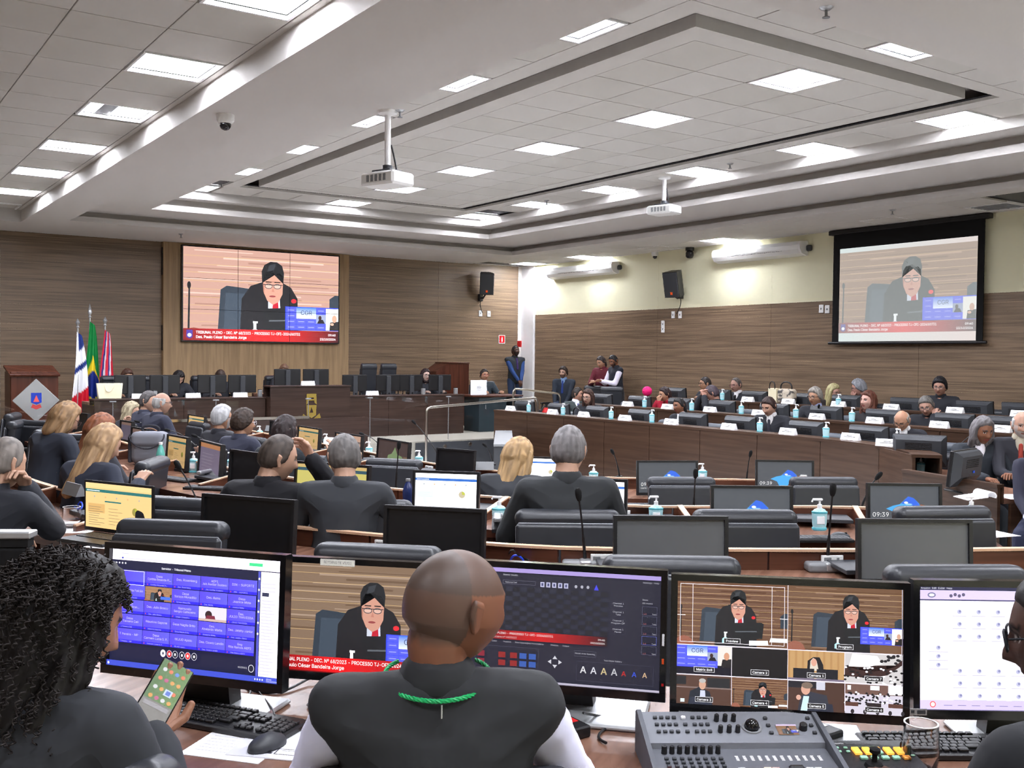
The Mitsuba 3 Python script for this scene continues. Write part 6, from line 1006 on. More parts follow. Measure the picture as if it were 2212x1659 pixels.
def head_color(q, skin, hair, beard, female, stubble):
    """colour per point of the head, in head coordinates"""
    x, y, z = q.T; c = np.broadcast_to(np.array(srgb(*skin)), (len(q), 3)).copy(); f = y > .03; ax = np.abs(x)
    def put_(m, rgb, a=1.0): c[m] = c[m] * (1 - a) + np.array(srgb(*rgb)) * a
    if stubble: put_((z > .035 - .5 * np.minimum(y, 0) * 0) & (y < .075) & (z > -.02 + .35 * (y + .02)), hair, .75); put_((y < -.02) & (z > -.07), hair, .75)
    if beard: put_(f & (z < -.035) & (z > -.14) & ~((ax < .022) & (z > -.062) & (z < -.050)), hair, .8); put_(f & (ax > .05) & (z < .01), hair, .6)
    put_(f & (np.abs(z - .028 - .004 * (ax - .03)) < .0048) & (ax > .013) & (ax < .05), [max(0, int(v * .7)) for v in hair])
    e = ((ax - .031) / .0135) ** 2 + ((z - .010) / .0062) ** 2; put_(f & (e < 1.25), (60, 42, 36)); put_(f & (e < .8), (222, 216, 210)); put_(f & (((ax - .031) ** 2 + (z - .010) ** 2) < .0058 ** 2), (40, 26, 20))
    lp = (x / .025) ** 2 + ((z + .056) / .0075) ** 2; put_(f & (lp < 1), (176, 84, 84) if female else [int(v * .78) for v in skin[:1]] + [int(v * .62) for v in skin[1:]])
    return c
def hand_hulls(w, d, n, side, curl=.5, s=1.0):
    """hand at wrist w: d towards the knuckles, n out of the palm, side +1 right / -1 left; palm, four fingers of unequal length, thumb"""
    d = d / np.linalg.norm(d); n = n - d * (n @ d); n /= np.linalg.norm(n); t = np.cross(d, n) * side   # t towards the thumb
    H = [hull(sph(w, .022 * s), sph(w + d * .085 * s + t * .030 * s, .012 * s), sph(w + d * .085 * s - t * .030 * s, .011 * s), sph(w + d * .03 * s + t * .028 * s, .014 * s))]
    for k, L in enumerate((.072, .080, .075, .058)):
        a = w + s * (d * (.085 - .004 * abs(k - 1)) + t * (.030 - .020 * k)); an = curl * .9; v1 = d * math.cos(an) + n * math.sin(an); an2 = curl * 2.1; v2 = d * math.cos(an2) + n * math.sin(an2)
        b = a + v1 * L * .52 * s; c = b + v2 * L * .48 * s; r = .0088 * s
        H += [hull(sph(a, r * 1.12), sph(b, r)), hull(sph(b, r), sph(c, r * .82))]
    a = w + s * (d * .025 + t * .026); b = a + s * (d * .030 + t * .026 + n * .010); c = b + s * (d * .026 + t * .004 + n * (.008 + .016 * curl))
    H += [hull(sph(a, .013 * s), sph(b, .0105 * s)), hull(sph(b, .0105 * s), sph(c, .0085 * s))]; return H
def elbow(S, W, a, b, hint):
    v = W - S; L = min(np.linalg.norm(v), (a + b) * .995); v = v / np.linalg.norm(v); W = S + v * L
    k = (a * a - b * b + L * L) / (2 * L); h = math.sqrt(max(a * a - k * k, 1e-6)); u = hint - v * (hint @ v); u /= np.linalg.norm(u); return S + v * k + u * h, W
def finish(m, edge, it=8):
    t = m.refine_to_length(edge).to_mesh(); t = trimesh.Trimesh(t.vert_properties[:, :3], t.tri_verts, process=False)
    if it: trimesh.smoothing.filter_taubin(t, lamb=.5, nu=.53, iterations=it)
    return t
HAIRLINE = ([-1, -.4, .05, .30, .45, .75, 1], [-.62, -.52, -.22, -.02, .36, .60, .66])
def hair_mesh(style, level, rng):
    """hair in head coordinates, closed mesh"""
    base = trimesh.creation.icosphere(4 if level < 2 else 5, 1.0); d = np.array(base.vertices); x, y, z = d.T
    line = np.interp(y, *HAIRLINE); thick = np.full(len(d), .013)
    if style in ('long', 'bob', 'full'): line = np.where(y < .38, -1.0, line); thick = .020 + .012 * np.clip(-z + .2, 0, 1)
    if style == 'crop': thick = np.full(len(d), .007)
    if style == 'afro': thick = np.full(len(d), .030)
    if style == 'thick': thick = .018 + .010 * np.clip(z, 0, 1)
    if style == 'receding': line = np.interp(np.minimum(y + .34 * np.clip(1.6 - 1.5 * np.abs(x), 0, 1), 1.2), [-1, -.4, .05, .30, .45, .75, 1, 1.2], [-.62, -.52, -.22, -.02, .34, .60, .85, 1.1]); thick = np.full(len(d), .009)
    if style == 'balding': line = np.where(z > .45, 2.0, np.where(y > .3, 2, line)); thick = np.full(len(d), .008)
    m = np.clip((z - line) / .20, 0, 1) ** .6; m = np.where(line < -.9, 1.0, m)
    p = head_surface(d); n = d / np.linalg.norm(d, axis=1, keepdims=True); wob = meshkit.fbm(d * (9 if style != 'afro' else 14) + rng.uniform(0, 50), 3) - .5
    q = p + n * np.where(z > line, thick * (1 + .7 * wob) * m + .0008, -.010)[:, None]
    o = M3(manifold3d.Mesh(q.astype(np.float32), base.faces.astype(np.uint32)))
    if style in ('long', 'bob', 'full', 'tail'):
        L = {'long': .36, 'bob': .14, 'full': .20, 'tail': .10}[style]; add = [hull(sph((0, -.045, .01), (.082, .06, .09)), sph((0, -.06, -L * .5), (.085, .045, .06)), sph((0, -.07, -L), (.07, .035, .04)))]
        if style != 'tail':
            for s in (-1, 1): add += [hull(sph((s * .075, .0, .02), .028), sph((s * .088, .01, -L * .45), .03), sph((s * .08, -.02, -L * .95), .03))]
        o = M3.batch_boolean([o] + add, manifold3d.OpType.Add); t = finish(o, .014 if level < 2 else .007, 3)
        v = np.array(t.vertices); w = meshkit.noise(v * [70, 70, 9] + 5) - .5; t.vertices = v + t.vertex_normals * (w * .012)[:, None]
    else: mm = o.to_mesh(); t = trimesh.Trimesh(mm.vert_properties[:, :3], mm.tri_verts, process=False)
    return t
_seed = [11]
def person(label, pos, th, pose='sit', lean=8, twist=0, head=(0, 0, 0), skin=(206, 160, 132), hair=('short', (40, 34, 30)), top=(24, 24, 28), sleeve=None, shirt=None, tie=None, legs=(28, 28, 34), glasses=None, beard=False, female=False, arms=None, level=0, s=1.0, hsc=(1, 1, 1), bulk=1.0, robe=True, stubble=False, cuffs=None, seat=.46, curl=.55, hands=None, group=None, key='person', nohair=False):
    _seed[0] += 1; rng = np.random.default_rng(_seed[0]); k = thing(key, label, 'person', group)
    Rl = rz(twist) @ rx(-lean); sw = .185 if not female else .168
    Pz = seat + .09 if pose == 'sit' else .93; Pv = np.array([0, 0, Pz]); up = lambda x, y, z: Pv + Rl @ np.array([x, y, z])
    N = up(0, -.01, .49); Rh = rz(twist) @ rx(-lean * .5) @ rz(head[0]) @ rx(head[1]) @ ry(head[2]); NT = N + Rl @ np.array([0, .012, .06]); H = NT + Rh @ np.array([0, .028, .068])
    SH = {q: up(q * sw, 0, .425) for q in (-1, 1)}
    A = {'desk': ((-.20, .40, .72), (.20, .40, .72)), 'lap': ((-.10, .30, .60), (.10, .30, .60)), 'hang': ((-.24, .04, .78), (.24, .04, .78)), 'front': ((-.03, .24, .88), (.03, .25, .89)), 'phone': ((-.04, .34, 1.14), (.06, .33, 1.15))}
    if arms is None: arms = 'desk' if pose == 'sit' else 'hang'
    arms = A[arms] if isinstance(arms, str) else arms
    def local(w): d_ = (np.array(w) - np.array(pos)) / s; return rz(90 - th) @ d_
    arms = [local(w[1]) if isinstance(w, tuple) and w[0] == 'w' else w for w in arms]
    if hands: hands = [None if h_ is None else ((rz(90 - th) @ np.array(h_[1])), (rz(90 - th) @ np.array(h_[2]))) if h_[0] == 'w' else h_ for h_ in hands]
    body, jack, slv = [], [], []; E, W, HD = {}, {}, []
    hint = {-1: np.array([-.5, -.25, -.8]), 1: np.array([.5, -.25, -.8])}
    for i, q in enumerate((-1, 1)):
        w = arms[i]
        if not isinstance(w, str): pass
        elif w == 'chin': w = H + Rh @ np.array([q * .035, .105, -.125])
        elif w == 'cheek': w = H + Rh @ np.array([q * .085, .075, -.10])
        elif w == 'mouth': w = H + Rh @ np.array([q * .03, .13, -.10])
        E[q], W[q] = elbow(SH[q], np.asarray(w, float), .285, .255, hint[q])
        fd = (W[q] - E[q]) / np.linalg.norm(W[q] - E[q]); up_ = isinstance(arms[i], str); nn = np.array([0, -1.0, 0]) if up_ else np.array([0, 0, -1.0]); dd = fd
        if hands and hands[i] is not None: dd, nn = np.array(hands[i][0], float), np.array(hands[i][1], float)
        HD += hand_hulls(W[q], dd, nn, q, .85 if up_ else curl)
        body += [hull(sph(SH[q], .050), sph(E[q], .036)), hull(sph(E[q], .037), sph(W[q], .023))]
        cuff = E[q] + (W[q] - E[q]) * .93; ww = .012 if robe else .0
        slv += [hull(sph(SH[q], .068) if sleeve is None else sph(SH[q] + (E[q] - SH[q]) * .18, .058), sph(E[q], .050 + ww)), hull(sph(E[q], .050 + ww), sph(cuff, .036 + ww))]
    body += [hull(sph(Pv, (.15, .10, .10)), sph(up(0, 0, .2), (.13, .09, .10)), sph(up(0, 0, .36), (.15, .095, .10))), hull(sph(up(0, -.01, .40), .07), sph(NT, .054)), hull(sph(NT, .055 * hsc[0]), sph(H + Rh @ np.array([0, -.012, -.04]), .062))]
    wd = sw / .185; hp = 1.08 if female else 1.0
    vr = .066
    jack += [hull(sph(Pv, (.178 * hp * bulk, .135, .12)), sph(up(0, .01, .20), (.165 * wd * bulk, .128, .12))), hull(sph(up(0, .01, .20), (.165 * wd * bulk, .128, .12)), sph(up(0, 0, .34), (.185 * wd, .120, .12))), hull(sph(up(0, 0, .34), (.180 * wd, .118, .11)), sph(SH[-1], vr), sph(SH[1], vr), sph(up(0, -.015, .47), (.075, .062, .03)))]
    if pose == 'sit':
        K = {q: np.array([q * .11, .44, seat + .02]) for q in (-1, 1)}; F = {q: np.array([q * .12, .42, .09]) for q in (-1, 1)}; hipz = seat + .06
    else:
        K = {q: np.array([q * .095, .02, .50]) for q in (-1, 1)}; F = {q: np.array([q * .10, -.01, .09]) for q in (-1, 1)}; hipz = .90
    leg = []
    for q in (-1, 1):
        hj = np.array([q * .095, 0, hipz]); body += [hull(sph(hj, .075), sph(K[q], .052)), hull(sph(K[q], .052), sph(F[q], .036))]
        leg += [hull(sph(hj, .092), sph(K[q], .068)), hull(sph(K[q], .066), sph(F[q], .050))]
        part(k, 'shoe', P(hullp(sph(F[q] + [0, -.03, -.055], (.038, .04, .034)), sph(F[q] + [0, .13, -.065], (.036, .05, .024))), 'm_black', 40), at(*pos, th, s))
    if robe and pose == 'sit': leg += [hull(sph((0, 0, hipz), (.17, .12, .10)), sph((-.12, .36, seat), .09), sph((.12, .36, seat), .09))]
    if robe and pose == 'stand': jack += [hull(sph((0, 0, .92), (.17, .13, .06)), sph((0, 0, .78), (.185, .14, .02)))]
    # head: joined into the body
    hs = trimesh.creation.icosphere(5 if level >= 2 else 4, 1.0); hv = (head_surface(np.array(hs.vertices)) * hsc) @ Rh.T + H; HM = M3(manifold3d.Mesh(hv.astype(np.float32), hs.faces.astype(np.uint32)))
    ears = [hull(*(sph(H + Rh @ np.array([q * (HA - .002 + o), -.012 + a, b]) * hsc, (.006, .010, .011)) for o, a, b in ((0, .006, -.028), (.002, .010, .012), (.011, -.010, .018), (.010, -.012, -.004), (.003, .0, -.03)))) for q in (-1, 1)]
    core = finish(M3.batch_boolean(body, manifold3d.OpType.Add), .05 if level < 2 else .025, 5)
    CM = M3(manifold3d.Mesh(np.array(core.vertices, np.float32), np.array(core.faces, np.uint32)))
    B = M3.batch_boolean([CM, HM] + ears + HD, manifold3d.OpType.Add); bm = B.to_mesh(); V, Fc = np.array(bm.vert_properties[:, :3]), np.array(bm.tri_verts)
    skin = tuple(skin); q = (V - H) @ Rh / hsc; near = np.linalg.norm(q / [1, 1.1, 1.2], axis=1) < .135
    C = np.broadcast_to(np.array(srgb(*skin)), V.shape).copy(); C[near] = head_color(q[near], skin, hair[1], beard, female, stubble)
    to = at(*pos, th, s); put(k + '__body', mikit.ply((V, Fc), 'm_skin', smooth=True, color=C * .62), to); _used[k + '__body'] = 1
    e = .045 if level < 1 else .028 if level < 2 else .016
    def garment(name, hl, rgb, it=None, fold=.004):
        t = finish(M3.batch_boolean(hl, manifold3d.OpType.Add), e, it or (8, 30, 60)[level])
        if level >= 1: v = np.array(t.vertices); t.vertices = v + t.vertex_normals * ((meshkit.fbm(v * [9, 9, 14] + _seed[0], 3) - .5) * fold * 3 * (level + 1) / 2)[:, None]
        part(k, name, P(t, cloth(rgb), True), to)
    if sleeve is None: garment('robe' if robe else 'jacket', jack + slv, top)
    else: garment('vest', jack, top); garment('sleeve', slv[:2], sleeve); garment('sleeve', slv[2:], sleeve)
    garment('trousers', leg, legs if not robe or pose == 'stand' else top)
    if shirt:
        part(k, 'shirt', P(hullp(sph(up(0, .045, .445), .048), sph(up(0, .035, .49), .045), sph(up(0, .118, .24), .012)), cloth(shirt), 40), to); part(k, 'collar', P(hullp(sph(N + Rl @ np.array([0, .008, .035]), (.066, .064, .016)), sph(N + Rl @ np.array([0, .012, -.005]), (.075, .070, .02))), cloth(shirt), 40), to)
    else: part(k, 'collar', P(hullp(sph(N + Rl @ np.array([0, .004, .022]), (.068, .066, .018)), sph(N + Rl @ np.array([0, .0, -.02]), (.085, .072, .02))), cloth(top), 40), to)
    if tie: part(k, 'tie', P(hullp(sph(up(0, .092, .445), (.018, .014, .02)), sph(up(0, .124, .36), (.016, .012, .02)), sph(up(0, .136, .22), (.026, .010, .02))), cloth(tie), 40), to)
    if cuffs:
        for q_ in (-1, 1): part(k, 'cuff', P(cyl(E[q_] + (W[q_] - E[q_]) * .86, E[q_] + (W[q_] - E[q_]) * .985, .042, .039), cloth(cuffs), 40), to)
    if hair and not nohair:
        hm = hair_mesh(hair[0], level, rng); v = np.array(hm.vertices); col = np.array(srgb(*hair[1])); hi = np.array(srgb(*[min(255, int(c * 1.45 + 8)) for c in hair[1]])); a = np.clip((meshkit.noise(v * [80, 80, 10]) - .25) * 1.6, 0, 1)[:, None] * .75
        put(k + '__hair', mikit.ply((v @ Rh.T + H, np.array(hm.faces)), 'm_hair', smooth=True, color=(col * (1 - a) + hi * a) * .55), to); _used[k + '__hair'] = 1
    if glasses:
        G = []
        for q_ in (-1, 1):
            c = np.array([q_ * .032, HB + .006, .006]); t = np.linspace(0, 2 * np.pi, 19); G.append(tube(np.column_stack([c[0] + .025 * np.sign(np.cos(t)) * np.abs(np.cos(t)) ** .6, np.full(19, c[1]) - .10 * (np.cos(t) * .025 * q_ + .01).clip(0) , c[2] + .018 * np.sign(np.sin(t)) * np.abs(np.sin(t)) ** .6]), .0022, 5)); G.append(tube([(q_ * .057, HB - .004, .012), (q_ * .079, .03, .014), (q_ * .081, -.02, .010)], .0022, 5))
        G.append(tube([(-.008, HB + .008, .012), (.008, HB + .008, .012)], .0022, 5)); g = cat(G); g.vertices = np.array(g.vertices) @ Rh.T + H; part(k, 'glasses', P(g, cloth(glasses, .3), 40), to)
    return k, dict(H=H, Rh=Rh, W=W, E=E, N=N, SH=SH, to=to, up=up, Rl=Rl)
BLK, NAVY = (40, 41, 46), (32, 36, 52)
g = 'people seated in the left rows'
def sitter(label, c, zf, th, lean=10, s=1.0, **kw):
    """head at c; the seat lies behind it by as much as the trunk leans, and as high as the head asks for"""
    t = math.radians(th); b = (math.sin(math.radians(lean)) * .62 + .03) * s; kw['seat'] = float(np.clip((c[2] - zf) / s - .09 - .612 * math.cos(math.radians(lean)), .34, .66))
    return person(label, (c[0] - b * math.cos(t), c[1] - b * math.sin(t), zf), th, lean=lean, s=s, **kw)
LIGHT, TAN, BROWN, DEEP = (222, 176, 150), (202, 152, 122), (150, 100, 74), (92, 60, 46)
# left rows, near to far
sitter('man in a black robe at the left edge with his fist against his cheek', ((0.755, 5.412, 1.166)), 0, 40, 12, head=(-10, -8, 0), skin=LIGHT, hair=('receding', (120, 112, 106)), top=(46, 48, 54), arms=((-.2, .4, .72), 'cheek'), cuffs=(230, 230, 240), level=1, s=1.02)
sitter('balding man in a black robe leaning his face on his hand, white cuff showing', ((2.041, 5.316, 1.141)), 0, 50, 14, twist=-12, head=(-42, -8, 8), skin=LIGHT, hair=('receding', (70, 60, 54)), arms=((-.22, .38, .72), (.20, .30, 1.08)), cuffs=(236, 236, 244), level=1, s=1.04, hands=(None, ((-.5, .3, .75), (-.8, -.4, .3))))
sitter('man with short grey hair seen from behind at the yellow screen', ((2.352, 4.982, 1.155)), 0, 56, 10, head=(18, -12, 0), skin=LIGHT, hair=('short', (96, 92, 90)), top=(50, 52, 56), robe=False, level=1, s=1.02)
sitter('grey-haired man in a black robe seen from behind at the centre, thinning crown', ((3.264, 4.235, 1.209)), 0, 57, 6, head=(-14, -10, 0), skin=LIGHT, hair=('short', (112, 108, 108)), top=(44, 46, 48), level=1, s=1.08)
sitter('blonde woman in a black robe bending forward beside the grey-haired man', ((4.033, 5.825, 1.012)), -.15, 44, 22, head=(-30, -16, 0), skin=LIGHT, hair=('full', (166, 134, 92)), top=(44, 46, 50), female=True, level=1, s=1.1)
sitter('woman with dark hair and a colourful blouse raising her hand, left of the gold emblem', ((3.318, 8.259, 1.046)), -.15, 38, 6, head=(-22, -4, 0), skin=LIGHT, hair=('full', (38, 26, 26)), top=(38, 42, 46), female=True, arms=((-.1, .4, .72), (.26, .42, .92)), level=0, s=1.05, hands=(None, ((.0, .3, 1), (-1, .2, 0))), shirt=(112, 108, 150))
sitter('woman with short dark curly hair and white glasses in the inner row', ((3.311, 9.236, 1.056)), -.15, 26, 8, head=(-20, 0, 0), skin=TAN, hair=('afro', (52, 38, 30)), top=(50, 52, 66), female=True, glasses=(225, 225, 230))
sitter('white-haired bearded man with glasses in the inner row', ((3.379, 10.038, 1.052)), -.15, 18, 4, head=(-16, 2, 0), skin=TAN, hair=('thick', (196, 196, 198)), top=(38, 38, 44), glasses=(50, 46, 46), beard=True)
sitter('bald man with grey sides and glasses, upright in the left inner row', ((3.391, 12.216, 1.111)), -.15, 14, 12, head=(-22, 0, 0), skin=(206, 162, 140), hair=('balding', (176, 172, 168)), top=(46, 48, 62), glasses=(60, 56, 60), s=1.05)
sitter('man with dark grey hair behind the bald man with glasses', ((3.456, 13.021, 1.098)), -.15, 10, 10, head=(-50, 0, 0), skin=LIGHT, hair=('short', (88, 84, 84)), top=(50, 52, 66), s=1.05)
sitter('pale-haired woman with headphones partly hidden at the left', ((3.445, 13.874, 0.94)), -.15, 10, 10, head=(-40, -10, 0), skin=LIGHT, hair=('bob', (176, 160, 132)), top=(50, 50, 56), female=True, arms=('lap' and (-.1, .35, .72), 'cheek'))
sitter('woman with short fair hair in a black robe reading, at the left', ((1.57, 8.312, 1.213)), 0, 22, 16, head=(-8, -22, 0), skin=LIGHT, hair=('bob', (150, 118, 84)), top=(42, 46, 56), female=True, glasses=(70, 50, 50), level=1, s=1.02)
sitter('red-haired woman mostly hidden behind the blonde woman at the left', ((1.828, 8.314, 1.106)), 0, 24, 14, head=(-10, -14, 0), skin=LIGHT, hair=('full', (136, 82, 54)), top=(44, 44, 50), female=True, s=1.05)
sitter('woman with long straight blonde hair seen from behind at the left', ((1.577, 7.091, 1.11)), 0, 28, 16, head=(-14, -20, 0), skin=LIGHT, hair=('long', (176, 140, 104)), top=(44, 48, 60), female=True, arms=((-.2, .38, .72), (.26, .26, .80)), level=1, s=1.06)
# dais
for lab, px, py, d, kw in [('woman with dark hair bowing her head at the left of the dais', 383, 813, 17.4, dict(hair=('full', (26, 22, 24)), head=(10, -38, 0), female=True, skin=LIGHT)), ('man with short dark hair bowing his head on the dais', 476, 810, 17.4, dict(hair=('short', (58, 42, 34)), head=(-10, -34, 0), skin=LIGHT)), ('woman with hair pinned up behind the middle block of the dais', 615, 800, 17.3, dict(hair=('tail', (110, 80, 62)), head=(-20, -20, 0), female=True, skin=TAN)), ('pale woman with long dark hair and glasses on the right of the dais', 919, 814, 17.2, dict(hair=('long', (40, 24, 26)), head=(0, 0, 0), female=True, skin=(232, 196, 180), glasses=(60, 40, 44))), ('person half hidden beside the flags at the left end of the dais', 273, 818, 17.2, dict(hair=('bob', (70, 44, 32)), head=(10, -16, 0), female=True, skin=TAN))]:
    x, y, z = (lambda a: a)({383: ((5.054, 17.3, 1.321)), 476: ((5.788, 17.3, 1.344)), 615: ((6.955, 17.3, 1.425)), 919: ((9.784, 17.2, 1.305)), 273: ((4.205, 17.2, 1.287))}[px])
    sitter(lab, (x, y, z), .29, 270, 6, **{**dict(top=BLK), **kw})
x, y, z = (10.98, 16.95, 1.235)
sitter('man in a dark suit with red-framed glasses at the side desk', (x, y, z), .29, 262, 0, skin=TAN, hair=('short', (52, 44, 40)), top=(40, 48, 54), robe=False, shirt=(170, 190, 205), tie=(230, 230, 235), glasses=(150, 40, 44))
x, y, z = (12.828, 18.55, 1.772)
person('guard in a dark blue shirt and black vest standing with folded hands by the pillar', (x, y, .29), 262, 'stand', lean=-2, head=(12, 4, 0), skin=DEEP, hair=('crop', (24, 22, 22)), top=(38, 42, 46), sleeve=(40, 64, 112), legs=(44, 58, 84), robe=False, arms='front', beard=True, s=1.0, tie=(56, 40, 90))
q = np.array(((12.75, 16.686, 1.386)))
sitter('young bearded man in a dark suit and blue tie sitting by the right wall', q, .12, 215, 4, head=(-6, 0, 0), skin=(214, 170, 148), hair=('thick', (48, 36, 30)), top=(40, 46, 56), robe=False, shirt=(120, 150, 190), tie=(40, 60, 120), legs=(44, 52, 72), beard=True, arms='lap')
q = np.array(((12.9, 15.589, 1.627)))
person('woman in a dark red patterned top standing with a phone', (q[0], q[1], .12), 200, 'stand', lean=2, head=(-10, -20, 0), skin=TAN, hair=('tail', (60, 52, 52)), top=(92, 34, 44), legs=(36, 30, 36), female=True, robe=True, arms='phone', s=.98)
q = np.array(((12.85, 15.11, 1.694)))
person('bearded man in white sleeves and a black striped vest standing by the wall', (q[0], q[1], .12), 168, 'stand', lean=4, head=(20, -22, 0), skin=BROWN, hair=('crop', (26, 24, 26)), top=(36, 38, 46), sleeve=(222, 216, 232), legs=(34, 36, 44), robe=False, arms='phone', beard=True, s=1.0)
# right front bench (A), middle bench (B), rear bench (C): heads where the photograph has them
def right(label, c, zf, th, lean=8, **kw): sitter(label, c, zf, th, lean, **{**dict(top=BLK), **kw})
right('woman with brown hair and black glasses at the right front bench', ((10.25, 12.747, 1.074)), -.15, 205, 6, skin=(226, 180, 158), hair=('long', (62, 40, 32)), female=True, glasses=(30, 26, 28), head=(-6, -6, 0))
right('woman with hair tied back and a white blouse leaning on her arm, right front bench', ((10.2, 10.609, 1.024)), -.15, 186, 10, skin=BROWN, hair=('tail', (28, 24, 24)), female=True, shirt=(236, 236, 240), head=(-10, 0, 8), s=.95)
right('man in a dark robe looking down, alone in the middle of the right front bench', ((10.15, 8.904, 1.109)), -.15, 200, 12, skin=(214, 166, 142), hair=('short', (50, 32, 28)), shirt=(216, 214, 214), tie=(50, 50, 58), head=(-12, -16, 0), s=1.04)
right('bald man with glasses and green-blue tie reading at the bench curve', ((10.1, 6.918, 1.054)), -.15, 212, 14, skin=(216, 162, 132), hair=('balding', (150, 140, 130)), shirt=(226, 228, 230), tie=(40, 70, 84), glasses=(70, 60, 56), head=(-18, -26, 0), s=1.0)
right('man in a grey suit turning his profile to the woman with glasses', ((11.35, 14.447, 1.003)), 0, 262, 4, skin=(214, 160, 136), hair=('short', (46, 38, 34)), top=(62, 70, 70), robe=False, shirt=(228, 230, 236), tie=(90, 96, 140), head=(42, 0, 0))
right('woman in a red blouse with both hands before her mouth', ((11.3, 12.086, 1.13)), 0, 184, 12, skin=TAN, hair=('tail', (44, 26, 26)), top=(150, 26, 46), female=True, arms=('mouth', 'mouth'), head=(-22, -6, 0), s=.98)
right('man with a purple-grey crop turning left and holding a phone, middle bench', ((11.2, 10.937, 1.193)), 0, 168, 12, skin=(214, 160, 140), hair=('short', (70, 58, 66)), arms='phone', head=(-38, -14, 0))
right('grey-haired man with glasses and pale blue tie in the middle bench', ((11.35, 9.147, 1.197)), 0, 196, 6, skin=TAN, hair=('thick', (150, 144, 136)), shirt=(150, 160, 196), tie=(190, 196, 214), glasses=(60, 50, 48), head=(-14, -4, 0), s=1.02)
right('woman with long brown hair smiling in the middle bench', ((11.3, 8.262, 1.171)), 0, 190, 4, skin=(226, 176, 160), hair=('long', (92, 52, 38)), top=(44, 42, 44), female=True, head=(-16, 4, 0), s=1.06)
right('man with grey sides resting his face on his hand, blue shirt cuffs', ((11.35, 7.461, 1.158)), 0, 194, 14, skin=(214, 166, 146), hair=('short', (104, 100, 96)), glasses=(90, 80, 80), arms=('cheek', (.2, .4, .72)), cuffs=(110, 136, 210), head=(10, -14, 6), s=1.04)
right('man with black-rimmed glasses in the rear bench, hand raised', ((12.55, 12.432, 1.276)), .12, 176, 8, skin=TAN, hair=('crop', (44, 36, 34)), glasses=(36, 30, 30), arms=((-.22, .36, .90), (.2, .4, .72)), head=(-26, 0, 0))
right('balding man in white shirt and black tie in the rear bench', ((12.6, 11.772, 1.279)), .12, 188, 8, skin=(206, 158, 140), hair=('receding', (92, 84, 80)), shirt=(230, 228, 230), tie=(30, 28, 30), glasses=(110, 60, 70), head=(-10, -6, 0))
right('blonde woman with glasses in profile in the rear bench', ((12.5, 9.779, 1.233)), .12, 236, 10, skin=(222, 172, 152), hair=('long', (190, 170, 124)), top=(44, 38, 36), female=True, glasses=(50, 44, 50), head=(36, -8, 0), s=.98)
right('grey-haired man with glasses leaning his chin on his fist in the rear bench', ((12.75, 9.479, 1.302)), .12, 160, 12, skin=(204, 152, 136), hair=('thick', (140, 142, 148)), glasses=(60, 56, 60), arms=('chin', (.2, .4, .72)), head=(-36, -10, 0))
right('man with black hair and glasses on a cord in the rear bench', ((12.55, 8.055, 1.36)), .12, 196, 8, skin=(210, 158, 136), hair=('thick', (26, 24, 28)), glasses=(120, 110, 110), head=(4, -6, 0), s=1.02)
sitter('woman with grey hair and headset speaking at the bench block, hand on a glass', ((9.076, 5.394, 1.056)), -.10, 222, 8, skin=BROWN, hair=('bob', (110, 106, 108)), top=(40, 44, 50), female=True, shirt=(232, 228, 236), head=(22, -10, 0), arms=((-.2, .36, .72), (.02, .48, .70)), s=1.06)
sitter('bald man with white beard at the right edge, hands on the desk', ((9.295, 5.124, 1.119)), -.12, 212, 10, skin=(216, 166, 142), hair=('balding', (220, 216, 212)), top=(44, 44, 50), robe=False, shirt=(176, 168, 150), tie=(150, 60, 50), beard=True, head=(10, -6, 0), arms=((-.16, .42, .72), (.04, .46, .72)), s=1.06)
sitter('person in dark trousers cut off at the right edge, only hands in lap seen', ((7.995, 4.196, 1.06)), -.15, 200, 6, skin=TAN, hair=('short', (40, 36, 34)), top=(40, 40, 54), robe=False, legs=(32, 36, 56), cuffs=(200, 200, 230), arms=((-.06, .36, .62), (.06, .40, .64)), s=1.02)

# ================================================================ the three operators in the foreground
k, J = sitter('shaven-headed man in a black vest with white sleeves, green cord at his neck', ((1.013, 1.716, 1.211)), 0, 57, 2, twist=4, head=(-56, -8, 0), hsc=(1.16, 1.10, .93), skin=(142, 92, 68), hair=('crop', (84, 70, 62)), nohair=True, stubble=True, top=(38, 39, 41), sleeve=(206, 206, 226), legs=(24, 24, 30), robe=False, arms=((-.22, .40, .79), (.24, .40, .79)), level=2, s=1.0, bulk=1.26, shirt=None)
t = np.linspace(-2.35, 2.35, 40); N, Rl = J['N'], J['Rl']
pts = np.array([N + Rl @ np.array([.088 * math.sin(a) * (1 + .1 * abs(a)), -.082 * math.cos(a) + (.03 if abs(a) > 1.5 else 0), -.010 - .018 * math.cos(a)]) for a in t])
cord = []
for ph in (0, 2.1, 4.2):
    w_ = np.arange(len(pts) * 5) * .55 + ph; ps = spline(pts, len(pts) * 5); tt = np.gradient(ps, axis=0); tt /= np.linalg.norm(tt, axis=1)[:, None]; a1 = np.cross(tt, [0, 0, 1.0]); a1 /= np.linalg.norm(a1, axis=1)[:, None]; b1 = np.cross(tt, a1); cord.append(tube(ps + .0022 * (np.cos(w_)[:, None] * a1 + np.sin(w_)[:, None] * b1), .0026, 5))
mat('m_greencord', (20, 150, 84), .5, .4); part(k, 'lanyard', P(cat(*cord), 'm_greencord', 40), J['to'], label='twisted green neck cord'); part(k, 'lanyard_clip', P(cyl(pts[20] + [0, -.004, -.006], pts[20] + [0, -.007, -.03], .0016, n=6), 'm_silver', 30), J['to'])

